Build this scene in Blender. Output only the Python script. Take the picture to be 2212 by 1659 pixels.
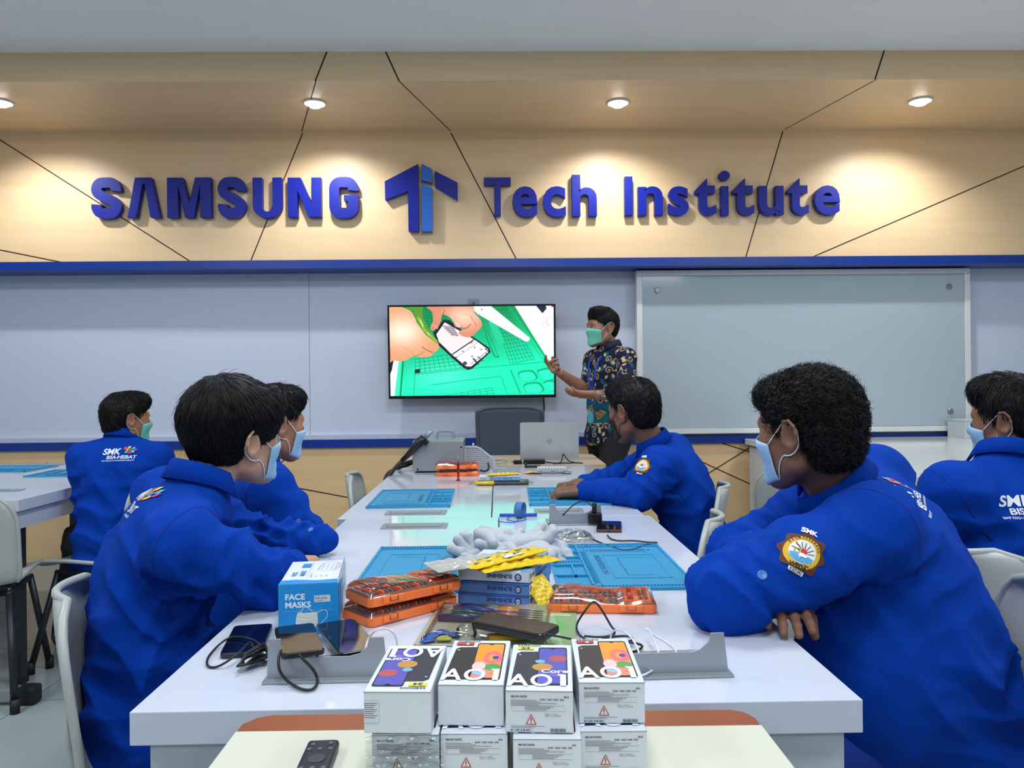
import bpy, bmesh, math, random
import numpy as np
from mathutils import Vector, Matrix, Euler
from mathutils.bvhtree import BVHTree

for o in list(bpy.data.objects): bpy.data.objects.remove(o)
scene = bpy.context.scene
COL = scene.collection
R = math.radians

# ---------------------------------------------------------------- camera
CAM_Z = 1.1885
FPX = 1680.0                                   # focal length in pixels of a 2212 x 1659 frame
cam_data = bpy.data.cameras.new('camera')
cam = bpy.data.objects.new('camera', cam_data)
COL.objects.link(cam)
cam_data.sensor_width = 36.0
cam_data.lens = 36.0 * FPX / 2212.0
cam_data.clip_start = 0.02
YAW, ROLL = math.atan(30 / FPX), 0.0100
CAM_M = Matrix.Rotation(-YAW, 4, 'Z') @ Matrix.Rotation(R(90), 4, 'X') @ Matrix.Rotation(-ROLL, 4, 'Z')
CAM_M.translation = (0, 0, CAM_Z)
cam.matrix_world = CAM_M
scene.camera = cam

# ---------------------------------------------------------------- light
scene.view_settings.view_transform = 'Standard'
scene.view_settings.look = 'None'
scene.view_settings.gamma = 1.0
scene.view_settings.use_curve_mapping = False
scene.view_settings.exposure = 0.0
world = bpy.data.worlds.new('world'); scene.world = world
world.use_nodes = True
world.node_tree.nodes['Background'].inputs[0].default_value = (0.56, 0.62, 0.72, 1)
world.node_tree.nodes['Background'].inputs[1].default_value = 0.30

def area_light(name, loc, size, size_y, power, color, rot=(0, 0, 0), spread=180):
    l = bpy.data.lights.new(name, 'AREA'); l.shape = 'RECTANGLE'
    l.size = size; l.size_y = size_y; l.energy = power; l.color = color; l.spread = R(spread)
    o = bpy.data.objects.new(name, l); COL.objects.link(o)
    o.location = loc; o.rotation_euler = rot
    return o
COOL = (0.90, 0.95, 1.0)
for lx in (-2.6, 0.0, 2.6):                    # rows of recessed ceiling panels over the classroom
    for ly in (0.3, 2.4):
        area_light('ceiling_panel_light', (lx, ly, 3.0), 0.6, 0.6, 30, COOL)
    area_light('ceiling_panel_light', (lx, -2.6, 3.0), 1.2, 1.2, 30, COOL)

# ---------------------------------------------------------------- pixel helpers (metres in the room)
def ray(px, py):
    d = CAM_M.to_3x3() @ Vector(((px - 1106.0) / FPX, -(py - 829.5) / FPX, -1.0))
    return Vector(CAM_M.translation), d
def at_y(px, py, Y):
    o, d = ray(px, py); return o + d * ((Y - o.y) / d.y)
def at_z(px, py, Z=0.75):
    o, d = ray(px, py); return o + d * ((Z - o.z) / d.z)

# ---------------------------------------------------------------- colours and materials
def s2l(c):
    c = c / 255.0
    return c / 12.92 if c <= 0.04045 else ((c + 0.055) / 1.055) ** 2.4
def rgb(r, g, b): return (s2l(r), s2l(g), s2l(b), 1.0)

MATS = {}
def mat(name, col=(200, 200, 200), rough=0.5, metal=0.0, spec=0.5, bump=None, emit=None, alpha=None, trans=0.0, coat=0.0, var=None, sheen=0.0):
    if name in MATS: return MATS[name]
    m = bpy.data.materials.new(name); m.use_nodes = True
    nt = m.node_tree; b = nt.nodes['Principled BSDF']
    c = rgb(*col)
    b.inputs['Base Color'].default_value = c
    b.inputs['Roughness'].default_value = rough
    b.inputs['Metallic'].default_value = metal
    b.inputs['Specular IOR Level'].default_value = spec
    b.inputs['Transmission Weight'].default_value = trans
    b.inputs['Coat Weight'].default_value = coat
    b.inputs['Sheen Weight'].default_value = sheen
    if alpha is not None: b.inputs['Alpha'].default_value = alpha
    if emit:
        b.inputs['Emission Color'].default_value = rgb(*emit[0]); b.inputs['Emission Strength'].default_value = emit[1]
    tc = nt.nodes.new('ShaderNodeTexCoord')
    if var:                                     # (scale, amount, stretch) soft colour variation
        n = nt.nodes.new('ShaderNodeTexNoise'); n.inputs['Scale'].default_value = var[0]; n.inputs['Detail'].default_value = 4
        mp = nt.nodes.new('ShaderNodeMapping'); mp.inputs['Scale'].default_value = var[2] if len(var) > 2 else (1, 1, 1)
        mx = nt.nodes.new('ShaderNodeMix'); mx.data_type = 'RGBA'
        mx.inputs[6].default_value = tuple(v * (1 - var[1]) for v in c[:3]) + (1,)
        mx.inputs[7].default_value = tuple(min(1, v * (1 + var[1])) for v in c[:3]) + (1,)
        nt.links.new(tc.outputs['Object'], mp.inputs[0]); nt.links.new(mp.outputs[0], n.inputs['Vector'])
        nt.links.new(n.outputs['Fac'], mx.inputs[0]); nt.links.new(mx.outputs[2], b.inputs['Base Color'])
    if bump:                                    # (scale, strength, distance)
        n = nt.nodes.new('ShaderNodeTexNoise'); n.inputs['Scale'].default_value = bump[0]; n.inputs['Detail'].default_value = 5
        bp = nt.nodes.new('ShaderNodeBump'); bp.inputs['Strength'].default_value = bump[1]; bp.inputs['Distance'].default_value = bump[2]
        nt.links.new(tc.outputs['Object'], n.inputs['Vector']); nt.links.new(n.outputs['Fac'], bp.inputs['Height'])
        nt.links.new(bp.outputs[0], b.inputs['Normal'])
    MATS[name] = m
    return m

def attr_mat(name, rough=0.5, spec=0.5, emit=0.0, coat=0.0, bump=None):
    if name in MATS: return MATS[name]
    m = mat(name, rough=rough, spec=spec, coat=coat, bump=bump); nt = m.node_tree; b = nt.nodes['Principled BSDF']
    a = nt.nodes.new('ShaderNodeAttribute'); a.attribute_name = 'Col'
    if emit:
        b.inputs['Base Color'].default_value = (0.01, 0.01, 0.01, 1)
        nt.links.new(a.outputs['Color'], b.inputs['Emission Color']); b.inputs['Emission Strength'].default_value = emit
    else:
        nt.links.new(a.outputs['Color'], b.inputs['Base Color'])
    return m

def wood_mat(name, c1, c2, scale=(0.5, 6, 9), rough=0.42):
    m = mat(name, c1, rough=rough); nt = m.node_tree; b = nt.nodes['Principled BSDF']
    tc = nt.nodes.new('ShaderNodeTexCoord'); mp = nt.nodes.new('ShaderNodeMapping'); mp.inputs['Scale'].default_value = scale
    n1 = nt.nodes.new('ShaderNodeTexNoise'); n1.inputs['Scale'].default_value = 2.2; n1.inputs['Detail'].default_value = 8; n1.inputs['Roughness'].default_value = 0.62; n1.inputs['Distortion'].default_value = 0.5
    n2 = nt.nodes.new('ShaderNodeTexNoise'); n2.inputs['Scale'].default_value = 16; n2.inputs['Detail'].default_value = 3
    ad = nt.nodes.new('ShaderNodeMath'); ad.operation = 'MULTIPLY_ADD'; ad.inputs[1].default_value = 0.35
    cr = nt.nodes.new('ShaderNodeValToRGB'); cr.color_ramp.elements[0].position = 0.42; cr.color_ramp.elements[1].position = 0.88
    cr.color_ramp.elements[0].color = rgb(*c2); cr.color_ramp.elements[1].color = rgb(*c1)
    L = nt.links.new
    L(tc.outputs['Object'], mp.inputs[0]); L(mp.outputs[0], n1.inputs['Vector']); L(mp.outputs[0], n2.inputs['Vector'])
    L(n2.outputs['Fac'], ad.inputs[0]); L(n1.outputs['Fac'], ad.inputs[2]); L(ad.outputs[0], cr.inputs[0]); L(cr.outputs[0], b.inputs['Base Color'])
    return m

def glass_mat(name, tint=(235, 240, 245), alpha=0.25, rough=0.08):
    if name in MATS: return MATS[name]
    m = bpy.data.materials.new(name); m.use_nodes = True; nt = m.node_tree; nt.nodes.clear()
    o = nt.nodes.new('ShaderNodeOutputMaterial'); mx = nt.nodes.new('ShaderNodeMixShader'); tr = nt.nodes.new('ShaderNodeBsdfTransparent')
    if alpha > .3:
        gl = nt.nodes.new('ShaderNodeBsdfPrincipled'); gl.inputs['Base Color'].default_value = rgb(*tint); gl.inputs['Roughness'].default_value = rough
    else:
        gl = nt.nodes.new('ShaderNodeBsdfGlossy'); gl.inputs['Color'].default_value = (1, 1, 1, 1); gl.inputs['Roughness'].default_value = rough
    tr.inputs[0].default_value = rgb(*tint)
    fr = nt.nodes.new('ShaderNodeFresnel'); fr.inputs[0].default_value = 1.45
    ad = nt.nodes.new('ShaderNodeMath'); ad.operation = 'ADD'; ad.inputs[1].default_value = alpha; ad.use_clamp = True
    nt.links.new(fr.outputs[0], ad.inputs[0]); nt.links.new(ad.outputs[0], mx.inputs[0])
    nt.links.new(tr.outputs[0], mx.inputs[1]); nt.links.new(gl.outputs[0], mx.inputs[2]); nt.links.new(mx.outputs[0], o.inputs[0])
    MATS[name] = m; return m

# ---------------------------------------------------------------- mesh builder
class MB:
    def __init__(s): s.v = []; s.f = []; s.m = []; s.c = None
    def add(s, vs, fs, mi=0):
        o = len(s.v); s.v += [tuple(p) for p in vs]; s.f += [tuple(i + o for i in f) for f in fs]; s.m += [mi] * len(fs); return s
    def box(s, c, d, rot=None, mi=0):
        hx, hy, hz = d[0] / 2, d[1] / 2, d[2] / 2
        vs = [Vector((x, y, z)) for x in (-hx, hx) for y in (-hy, hy) for z in (-hz, hz)]
        if rot is not None: vs = [rot @ v for v in vs]
        c = Vector(c)
        return s.add([v + c for v in vs], [(0, 1, 3, 2), (4, 6, 7, 5), (0, 4, 5, 1), (2, 3, 7, 6), (0, 2, 6, 4), (1, 5, 7, 3)], mi)
    def box2(s, a, b, mi=0):
        return s.box([(a[i] + b[i]) / 2 for i in range(3)], [abs(b[i] - a[i]) for i in range(3)], None, mi)
    def prism(s, poly, z0, z1, M=None, mi=0):
        n = len(poly); vs = [Vector((p[0], p[1], z0)) for p in poly] + [Vector((p[0], p[1], z1)) for p in poly]
        if M is not None: vs = [M @ v for v in vs]
        fs = [tuple(range(n - 1, -1, -1)), tuple(range(n, 2 * n))] + [(i, (i + 1) % n, n + (i + 1) % n, n + i) for i in range(n)]
        return s.add(vs, fs, mi)
    def tube(s, pts, r, seg=8, mi=0, caps=True, flat=None):
        pts = [Vector(p) for p in pts]; n = len(pts); rs = r if isinstance(r, (list, tuple)) else [r] * n
        T = [(pts[min(i + 1, n - 1)] - pts[max(i - 1, 0)]).normalized() for i in range(n)]
        a = Vector((0, 0, 1)) if abs(T[0].z) < 0.9 else Vector((1, 0, 0))
        U = (a - T[0] * a.dot(T[0])).normalized(); vs = []
        for i in range(n):
            U = (U - T[i] * U.dot(T[i])); U = U.normalized() if U.length > 1e-6 else T[i].orthogonal().normalized()
            Vv = T[i].cross(U)
            for k in range(seg):
                t = 2 * math.pi * k / seg
                vs.append(pts[i] + (U * math.cos(t) + Vv * math.sin(t) * (flat or 1)) * rs[i])
        fs = [(i * seg + k, i * seg + (k + 1) % seg, (i + 1) * seg + (k + 1) % seg, (i + 1) * seg + k) for i in range(n - 1) for k in range(seg)]
        if caps: fs += [tuple(range(seg - 1, -1, -1)), tuple(range((n - 1) * seg, n * seg))]
        return s.add(vs, fs, mi)
    def cyl(s, a, b, r, seg=20, mi=0, r2=None): return s.tube([a, b], [r, r if r2 is None else r2], seg, mi)
    def lathe(s, prof, seg=24, M=None, mi=0):
        vs = []; n = len(prof)
        for (r, z) in prof:
            for k in range(seg):
                t = 2 * math.pi * k / seg; vs.append(Vector((r * math.cos(t), r * math.sin(t), z)))
        if M is not None: vs = [M @ v for v in vs]
        fs = [(i * seg + k, i * seg + (k + 1) % seg, (i + 1) * seg + (k + 1) % seg, (i + 1) * seg + k) for i in range(n - 1) for k in range(seg)]
        fs += [tuple(range(seg - 1, -1, -1)), tuple(range((n - 1) * seg, n * seg))]
        return s.add(vs, fs, mi)
    def grid(s, fn, nu, nv, mi=0):
        vs = [fn(i / nu, j / nv) for j in range(nv + 1) for i in range(nu + 1)]
        return s.add(vs, [(j * (nu + 1) + i, j * (nu + 1) + i + 1, (j + 1) * (nu + 1) + i + 1, (j + 1) * (nu + 1) + i) for j in range(nv) for i in range(nu)], mi)
    def ball(s, c, r, seg=16, rings=10, mi=0, sc=(1, 1, 1), rot=None):
        prof = [(max(1e-5, r * math.sin(math.pi * i / rings)), -r * math.cos(math.pi * i / rings)) for i in range(rings + 1)]
        M = Matrix.Translation(Vector(c)) @ (rot.to_4x4() if rot is not None else Matrix.Identity(4)) @ Matrix.Diagonal((sc[0], sc[1], sc[2], 1))
        return s.lathe(prof, seg, M, mi)

def pmat(p):
    return Matrix.LocRotScale(p.location, p.rotation_euler, p.scale)
def obj(name, mb, mats, parent=None, world=False, smooth=False, bevel=0, bseg=2, subsurf=0, solid=0, loc=None, rot=None):
    me = bpy.data.meshes.new(name)
    vs = mb.v
    if world and parent is not None:
        I = pmat(parent).inverted(); vs = [tuple(I @ Vector(v)) for v in vs]
    me.from_pydata([tuple(v) for v in vs], [], mb.f)
    if not isinstance(mats, (list, tuple)): mats = [mats]
    for m in mats: me.materials.append(m)
    if len(mats) > 1: me.polygons.foreach_set('material_index', mb.m)
    if smooth: me.polygons.foreach_set('use_smooth', [True] * len(me.polygons))
    if mb.c is not None:
        ca = me.color_attributes.new('Col', 'FLOAT_COLOR', 'POINT')
        ca.data.foreach_set('color', np.asarray(mb.c, dtype=np.float32).ravel())
    me.update()
    o = bpy.data.objects.new(name, me); COL.objects.link(o)
    if parent is not None: o.parent = parent
    if loc is not None: o.location = loc
    if rot is not None: o.rotation_euler = rot
    if solid:
        md = o.modifiers.new('solid', 'SOLIDIFY'); md.thickness = solid; md.offset = 0
    if bevel:
        md = o.modifiers.new('bevel', 'BEVEL'); md.width = bevel; md.segments = bseg; md.limit_method = 'ANGLE'; md.angle_limit = R(40)
    if subsurf:
        md = o.modifiers.new('sub', 'SUBSURF'); md.levels = subsurf; md.render_levels = subsurf
    return o
def tag(o, label=None, cat=None, group=None, kind=None):
    if label: o['label'] = label
    if cat: o['category'] = cat
    if group: o['group'] = group
    if kind: o['kind'] = kind
    return o
def thing(name, label, cat, loc=(0, 0, 0), rz=0.0, group=None, rot=None):
    o = bpy.data.objects.new(name, None); COL.objects.link(o); o.empty_display_size = 0.05
    o.location = loc; o.rotation_euler = rot if rot is not None else (0, 0, rz)
    return tag(o, label, cat, group)
def struct(name, mb, mats, **k):
    o = obj(name, mb, mats, **k); o['kind'] = 'structure'; return o
def copy_tree(o, parent=None):
    kids = [c for c in bpy.data.objects if c.parent == o]
    c = o.copy(); COL.objects.link(c); c.parent = parent
    for k in kids: copy_tree(k, c)
    return c

def catmull(pts, n=8, closed=False):
    P = [Vector(p) for p in pts]; out = []; m = len(P)
    rng = range(m) if closed else range(m - 1)
    for i in rng:
        if closed: a, b, c, d = P[i - 1], P[i], P[(i + 1) % m], P[(i + 2) % m]
        else: a, b, c, d = P[max(i - 1, 0)], P[i], P[i + 1], P[min(i + 2, m - 1)]
        for k in range(n):
            t = k / n
            out.append(0.5 * ((2 * b) + (c - a) * t + (2 * a - 5 * b + 4 * c - d) * t * t + (3 * b - a - 3 * c + d) * t ** 3))
    if not closed: out.append(P[-1])
    return out
def stroke_poly(path, w, n=6):
    pts = catmull([(p[0], p[1], 0) for p in path], n); L = []; Rr = []
    for i, p in enumerate(pts):
        t = (pts[min(i + 1, len(pts) - 1)] - pts[max(i - 1, 0)]).normalized(); nn = Vector((-t.y, t.x, 0)) * w / 2
        L.append((p + nn)[:2]); Rr.append((p - nn)[:2])
    return L + Rr[::-1]

_txt = {}
def text_mesh(s, size=1.0, offset=0.0, align='LEFT', spacing=1.0):
    key = (s, offset, spacing)
    if key not in _txt:
        cu = bpy.data.curves.new('t', 'FONT'); cu.body = s; cu.size = 1.0; cu.offset = offset; cu.resolution_u = 4; cu.space_character = spacing
        o = bpy.data.objects.new('t', cu); COL.objects.link(o)
        me = bpy.data.meshes.new_from_object(o)
        vs = [(v.co.x, v.co.y) for v in me.vertices]; fs = [tuple(p.vertices) for p in me.polygons]
        bpy.data.objects.remove(o); bpy.data.meshes.remove(me); bpy.data.curves.remove(cu)
        _txt[key] = (vs, fs)
    vs, fs = _txt[key]
    if not vs: return [], []
    x0 = min(v[0] for v in vs); x1 = max(v[0] for v in vs)
    dx = {'LEFT': -x0, 'CENTER': -(x0 + x1) / 2, 'RIGHT': -x1}[align]
    return [((v[0] + dx) * size, v[1] * size) for v in vs], fs

class Art:
    """flat printed artwork: coloured polygons and lettering stacked in one mesh"""
    def __init__(s): s.L = []; s.k = 0
    def poly(s, pts, col, up=1):
        s.k += up; s.L.append(([tuple(p[:2]) for p in pts], [tuple(range(len(pts)))], rgb(*col), s.k)); return s
    def rect(s, x0, y0, x1, y1, col, up=1): return s.poly([(x0, y0), (x1, y0), (x1, y1), (x0, y1)], col, up)
    def disc(s, cx, cy, r, col, ry=None, n=20, up=1): return s.poly([(cx + r * math.cos(2 * math.pi * i / n), cy + (ry or r) * math.sin(2 * math.pi * i / n)) for i in range(n)], col, up)
    def rrect(s, x0, y0, x1, y1, r, col, up=1):
        pts = []
        for (cx, cy, a) in ((x1 - r, y1 - r, 0), (x0 + r, y1 - r, 90), (x0 + r, y0 + r, 180), (x1 - r, y0 + r, 270)):
            for k in range(5): t = R(a + k * 22.5); pts.append((cx + r * math.cos(t), cy + r * math.sin(t)))
        return s.poly(pts, col, up)
    def line(s, pts, w, col, up=1, n=1):
        P = [Vector((p[0], p[1], 0)) for p in pts]
        if n > 1: P = catmull(P, n)
        vs = []; fs = []
        for i, p in enumerate(P):
            t = (P[min(i + 1, len(P) - 1)] - P[max(i - 1, 0)]).normalized(); nn = Vector((-t.y, t.x, 0)) * w / 2
            vs += [(p + nn)[:2], (p - nn)[:2]]
        for i in range(len(P) - 1): fs.append((2 * i, 2 * i + 1, 2 * i + 3, 2 * i + 2))
        s.k += up; s.L.append((vs, fs, rgb(*col), s.k)); return s
    def text(s, t, x, y, size, col, rot=0, align='LEFT', bold=0.0, sx=1.0, shear=0.0, up=1, spacing=1.0):
        vs, fs = text_mesh(t, size, bold, align, spacing); c, q = math.cos(R(rot)), math.sin(R(rot))
        vs = [((a + shear * b) * sx, b) for a, b in vs]
        vs = [(x + a * c - b * q, y + a * q + b * c) for a, b in vs]
        s.k += up; s.L.append((vs, fs, rgb(*col), s.k)); return s
    def refine(s, L):
        """split large printed faces so that they can follow curved cloth"""
        out = []
        for vs, fs, col, k in s.L:
            bm = bmesh.new(); V = [bm.verts.new((v[0], v[1], 0)) for v in vs]
            for f in fs:
                try: bm.faces.new([V[i] for i in f])
                except ValueError: pass
            bmesh.ops.triangulate(bm, faces=bm.faces[:])
            for _ in range(4):
                ed = [q for q in bm.edges if q.calc_length() > L]
                if not ed: break
                bmesh.ops.subdivide_edges(bm, edges=ed, cuts=1); bmesh.ops.triangulate(bm, faces=bm.faces[:])
            bm.verts.index_update()
            out.append(([(v.co.x, v.co.y) for v in bm.verts], [tuple(v.index for v in f.verts) for f in bm.faces], col, k)); bm.free()
        s.L = out; return s
    def mb(s, place, step=0.00005):
        """place(x, y, h) -> 3d point"""
        m = MB(); cols = []
        for vs, fs, col, k in s.L:
            m.add([place(x, y, k * step) for x, y in vs], fs); cols += [col] * len(vs)
        m.c = cols; return m
    def build(s, name, parent, M=None, rough=0.45, place=None, world=False, step=0.00005):
        if place is None:
            MM = M if M is not None else Matrix.Identity(4)
            place = lambda x, y, h: MM @ Vector((x, y, h))
        return obj(name, s.mb(place, step), attr_mat('print_%d' % int(rough * 100), rough=rough), parent, world=world)

# ---------------------------------------------------------------- implicit surfaces (organic shapes)
def _A(v): return np.array(v, dtype=np.float32)
class SDF:
    def __init__(s): s.p = []
    def ell(s, c, r, rot=None, k=0.02, op='+'):
        s.p.append(('e', _A(c), _A(r), None if rot is None else np.array(rot, dtype=np.float32), k, op)); return s
    def cap(s, a, b, ra, rb=None, k=0.02, op='+', flat=None, ft=1.0):
        s.p.append(('c', _A(a), _A(b), ra, ra if rb is None else rb, k, op, None if flat is None else _A(Vector(flat).normalized()), ft)); return s
    def box(s, c, h, r, rot=None, k=0.02, op='+'):
        s.p.append(('b', _A(c), _A(h), r, None if rot is None else np.array(rot, dtype=np.float32), k, op)); return s
    def ev(s, P):
        D = None
        for q in s.p:
            if q[0] == 'e':
                X = P - q[1]
                if q[3] is not None: X = X @ q[3]
                k0 = np.sqrt(((X / q[2]) ** 2).sum(-1)); k1 = np.sqrt(((X / q[2] ** 2) ** 2).sum(-1)) + 1e-6
                d = k0 * (k0 - 1.0) / k1; k, op = q[4], q[5]
            elif q[0] == 'c':
                a, b = q[1], q[2]; ab = b - a
                X = P - a; t = np.clip((X @ ab) / max(float(ab @ ab), 1e-9), 0, 1)
                Y = X - t[..., None] * ab
                if q[7] is not None:
                    dn = Y @ q[7]; Y = Y + (dn * (1 / q[8] - 1))[..., None] * q[7]
                d = np.sqrt((Y ** 2).sum(-1)) - (q[3] + (q[4] - q[3]) * t); k, op = q[5], q[6]
                if q[7] is not None: d = d * min(1, q[8] * 1.3)
            else:
                X = P - q[1]
                if q[4] is not None: X = X @ q[4]
                Q = np.abs(X) - q[2] + q[3]
                d = np.sqrt((np.maximum(Q, 0) ** 2).sum(-1)) + np.minimum(Q.max(-1), 0) - q[3]; k, op = q[5], q[6]
            if D is None: D = d; continue
            if op == '+':
                h = np.maximum(k - np.abs(D - d), 0) / k; D = np.minimum(D, d) - h * h * k * 0.25
            else:
                d = -d; h = np.maximum(k - np.abs(D - d), 0) / k; D = np.maximum(D, d) + h * h * k * 0.25
        return D

def surface(fn, lo, hi, vox):
    """surface nets over fn(P) -> MB"""
    lo = np.array(lo, dtype=np.float32); hi = np.array(hi, dtype=np.float32)
    n = np.maximum(np.ceil((hi - lo) / vox).astype(int) + 1, 4)
    ax = [lo[i] + vox * np.arange(n[i], dtype=np.float32) for i in range(3)]
    B = 6; nb_ = -(-n // B)                        # coarse pass: only blocks near the surface are sampled finely
    cax = [lo[i] + vox * (np.arange(nb_[i], dtype=np.float32) * B + (B - 1) / 2) for i in range(3)]
    Dc = fn(np.stack(np.meshgrid(*cax, indexing='ij'), -1))
    D = np.repeat(np.repeat(np.repeat(Dc, B, 0), B, 1), B, 2).astype(np.float32)
    near = np.argwhere(np.abs(Dc) < vox * B * 1.9 + 0.012)
    g = np.arange(B); og = np.stack(np.meshgrid(g, g, g, indexing='ij'), -1).reshape(-1, 3)
    for i in range(0, len(near), 1500):
        I = (near[i:i + 1500, None] * B + og[None]).reshape(-1, 3)
        D[I[:, 0], I[:, 1], I[:, 2]] = fn((lo + I * vox).astype(np.float32))
    D = D[:n[0], :n[1], :n[2]]
    # close at the border
    D[0] = np.maximum(D[0], vox); D[-1] = np.maximum(D[-1], vox); D[:, 0] = np.maximum(D[:, 0], vox); D[:, -1] = np.maximum(D[:, -1], vox)
    D[:, :, 0] = np.maximum(D[:, :, 0], vox); D[:, :, -1] = np.maximum(D[:, :, -1], vox)
    S = D < 0
    c = [D[i:n[0] - 1 + i, j:n[1] - 1 + j, k:n[2] - 1 + k] for i in (0, 1) for j in (0, 1) for k in (0, 1)]
    sc = sum((x < 0).astype(np.int8) for x in c)
    cells = np.argwhere((sc > 0) & (sc < 8))
    vals = np.stack([x[cells[:, 0], cells[:, 1], cells[:, 2]] for x in c], 1)
    off = np.array([(i, j, k) for i in (0, 1) for j in (0, 1) for k in (0, 1)], dtype=np.float32)
    acc = np.zeros((len(cells), 3), dtype=np.float32); cnt = np.zeros(len(cells), dtype=np.float32)
    for a in range(8):
        for b in range(a + 1, 8):
            if np.abs(off[a] - off[b]).sum() != 1: continue
            va, vb = vals[:, a], vals[:, b]; m = (va < 0) != (vb < 0)
            t = np.where(m, va / np.where(m, va - vb, 1), 0)
            acc += np.where(m[:, None], off[a] + t[:, None] * (off[b] - off[a]), 0); cnt += m
    V = lo + (cells + acc / cnt[:, None]) * vox
    idx = -np.ones(tuple(n - 1), dtype=np.int64); idx[cells[:, 0], cells[:, 1], cells[:, 2]] = np.arange(len(cells))
    F = []
    for axis in range(3):
        sl0 = [slice(None)] * 3; sl1 = [slice(None)] * 3; sl0[axis] = slice(0, -1); sl1[axis] = slice(1, None)
        e = np.argwhere(S[tuple(sl0)] != S[tuple(sl1)])
        u, w = (axis + 1) % 3, (axis + 2) % 3
        ok = (e[:, u] > 0) & (e[:, w] > 0) & (e[:, u] < n[u] - 1) & (e[:, w] < n[w] - 1); e = e[ok]
        def g(du, dw):
            q = e.copy(); q[:, u] -= du; q[:, w] -= dw; return idx[q[:, 0], q[:, 1], q[:, 2]]
        q = np.stack([g(1, 1), g(0, 1), g(0, 0), g(1, 0)], 1)
        inside = S[e[:, 0], e[:, 1], e[:, 2]]
        q[~inside] = q[~inside][:, ::-1]
        F.append(q)
    F = np.concatenate(F)
    return V, F

def blob(sdf, vox, disp=None, pad=0.02, post=None):
    """mesh of an SDF, bounds found from its primitives; disp(P, D) may alter the field"""
    lo = np.full(3, 1e9); hi = np.full(3, -1e9)
    for q in sdf.p:
        if q[0] == 'c':
            if q[6] == '-': continue
            r = max(q[3], q[4]) ; lo = np.minimum(lo, np.minimum(q[1], q[2]) - r); hi = np.maximum(hi, np.maximum(q[1], q[2]) + r)
        elif q[0] == 'e':
            if q[5] == '-': continue
            r = float(max(q[2])) if q[3] is not None else q[2]; lo = np.minimum(lo, q[1] - r); hi = np.maximum(hi, q[1] + r)
        else:
            if q[6] == '-': continue
            r = float(np.linalg.norm(q[2])) if q[4] is not None else q[2]; lo = np.minimum(lo, q[1] - r); hi = np.maximum(hi, q[1] + r)
    fn = sdf.ev if disp is None else (lambda P: disp(P, sdf.ev(P)))
    V, F = surface(fn, lo - pad, hi + pad, vox)
    if post is not None: V = post(V)
    return V, F
def vf_mb(V, F, M=None):
    m = MB(); 
    if M is not None:
        A = np.array(M); V = V @ A[:3, :3].T + A[:3, 3]
    m.v = [tuple(map(float, v)) for v in V]; m.f = [tuple(map(int, f)) for f in F]; m.m = [0] * len(m.f); return m
def bvh_of(mb): return BVHTree.FromPolygons([Vector(v) for v in mb.v], mb.f)
def join(*ms):
    m = MB()
    for q in ms: m.add(q.v, q.f)
    return m
# ================================================================ the room
WALL_Y, FAS_Y, SOF_Y = 5.38, 5.15, 4.30
Z_FAS0, Z_FAS1, Z_CEIL = 2.018, 2.867, 3.028
XL, XR = -5.2, 5.2
M_white = mat('table_laminate', (202, 208, 220), rough=0.07, spec=0.5)
M_ceil = mat('ceiling_paint', (246, 249, 252), rough=0.7)
M_panel = mat('wall_laminate', (205, 214, 232), rough=0.38, spec=0.4)
M_blue = mat('blue_trim', (5, 52, 142), rough=0.35)
M_wood = wood_mat('oak_laminate', (238, 208, 164), (229, 197, 151), scale=(0.45, 5, 7))
M_groove = mat('dark_groove', (48, 30, 26), rough=0.8)
M_floor = mat('floor_tile', (178, 186, 184), rough=0.22, var=(1.5, 0.08))
def tiles(m, size):
    nt = m.node_tree; b = nt.nodes['Principled BSDF']
    tc = nt.nodes.new('ShaderNodeTexCoord'); br = nt.nodes.new('ShaderNodeTexBrick')
    br.offset = 0; br.inputs['Scale'].default_value = 1; br.inputs['Brick Width'].default_value = size; br.inputs['Row Height'].default_value = size
    br.inputs['Mortar Size'].default_value = 0.0025; br.inputs['Color1'].default_value = rgb(152, 164, 166); br.inputs['Color2'].default_value = rgb(145, 157, 160)
    br.inputs['Mortar'].default_value = rgb(96, 104, 108)
    nt.links.new(tc.outputs['Object'], br.inputs['Vector']); nt.links.new(br.outputs['Color'], b.inputs['Base Color'])
tiles(M_floor, 0.6)

struct('floor', MB().box2((XL, -4.0, -0.1), (XR, WALL_Y + 0.3, 0)), M_floor)
struct('ceiling', MB().box2((XL, -4.0, Z_CEIL), (XR, SOF_Y, Z_CEIL + 0.1)), M_ceil)
struct('wall_left', MB().box2((XL - 0.1, -4.0, 0), (XL, WALL_Y + 0.3, Z_CEIL)), mat('side_wall_paint', (200, 206, 214), rough=0.6))
struct('wall_right', MB().box2((XR, -4.0, 0), (XR + 0.1, WALL_Y + 0.3, Z_CEIL)), MATS['side_wall_paint'])
# wall: recessed pale panel, joint line and its own slab
wb = MB().box2((XL, WALL_Y, 0.80), (XR, WALL_Y + 0.12, 2.30))
jx = at_y(668, 700, WALL_Y).x
wb.box2((jx - 0.0015, WALL_Y - 0.0008, 0.85), (jx + 0.0015, WALL_Y, 1.97), mi=1)
struct('wall_back', wb, [M_panel, mat('panel_joint', (120, 130, 150), rough=0.7)])

def groove_strip(mb, a, b, w, n):
    """thin dark groove from a to b lying on a surface with normal n"""
    a, b, n = Vector(a), Vector(b), Vector(n); t = (b - a).normalized(); s = t.cross(n).normalized() * w / 2; u = n * 0.0012
    vs = [a - s, a + s, b + s, b - s, a - s + u, a + s + u, b + s + u, b - s + u]
    mb.add(vs, [(4, 5, 6, 7), (0, 1, 5, 4), (1, 2, 6, 5), (2, 3, 7, 6), (3, 0, 4, 7)], 1)
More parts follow.
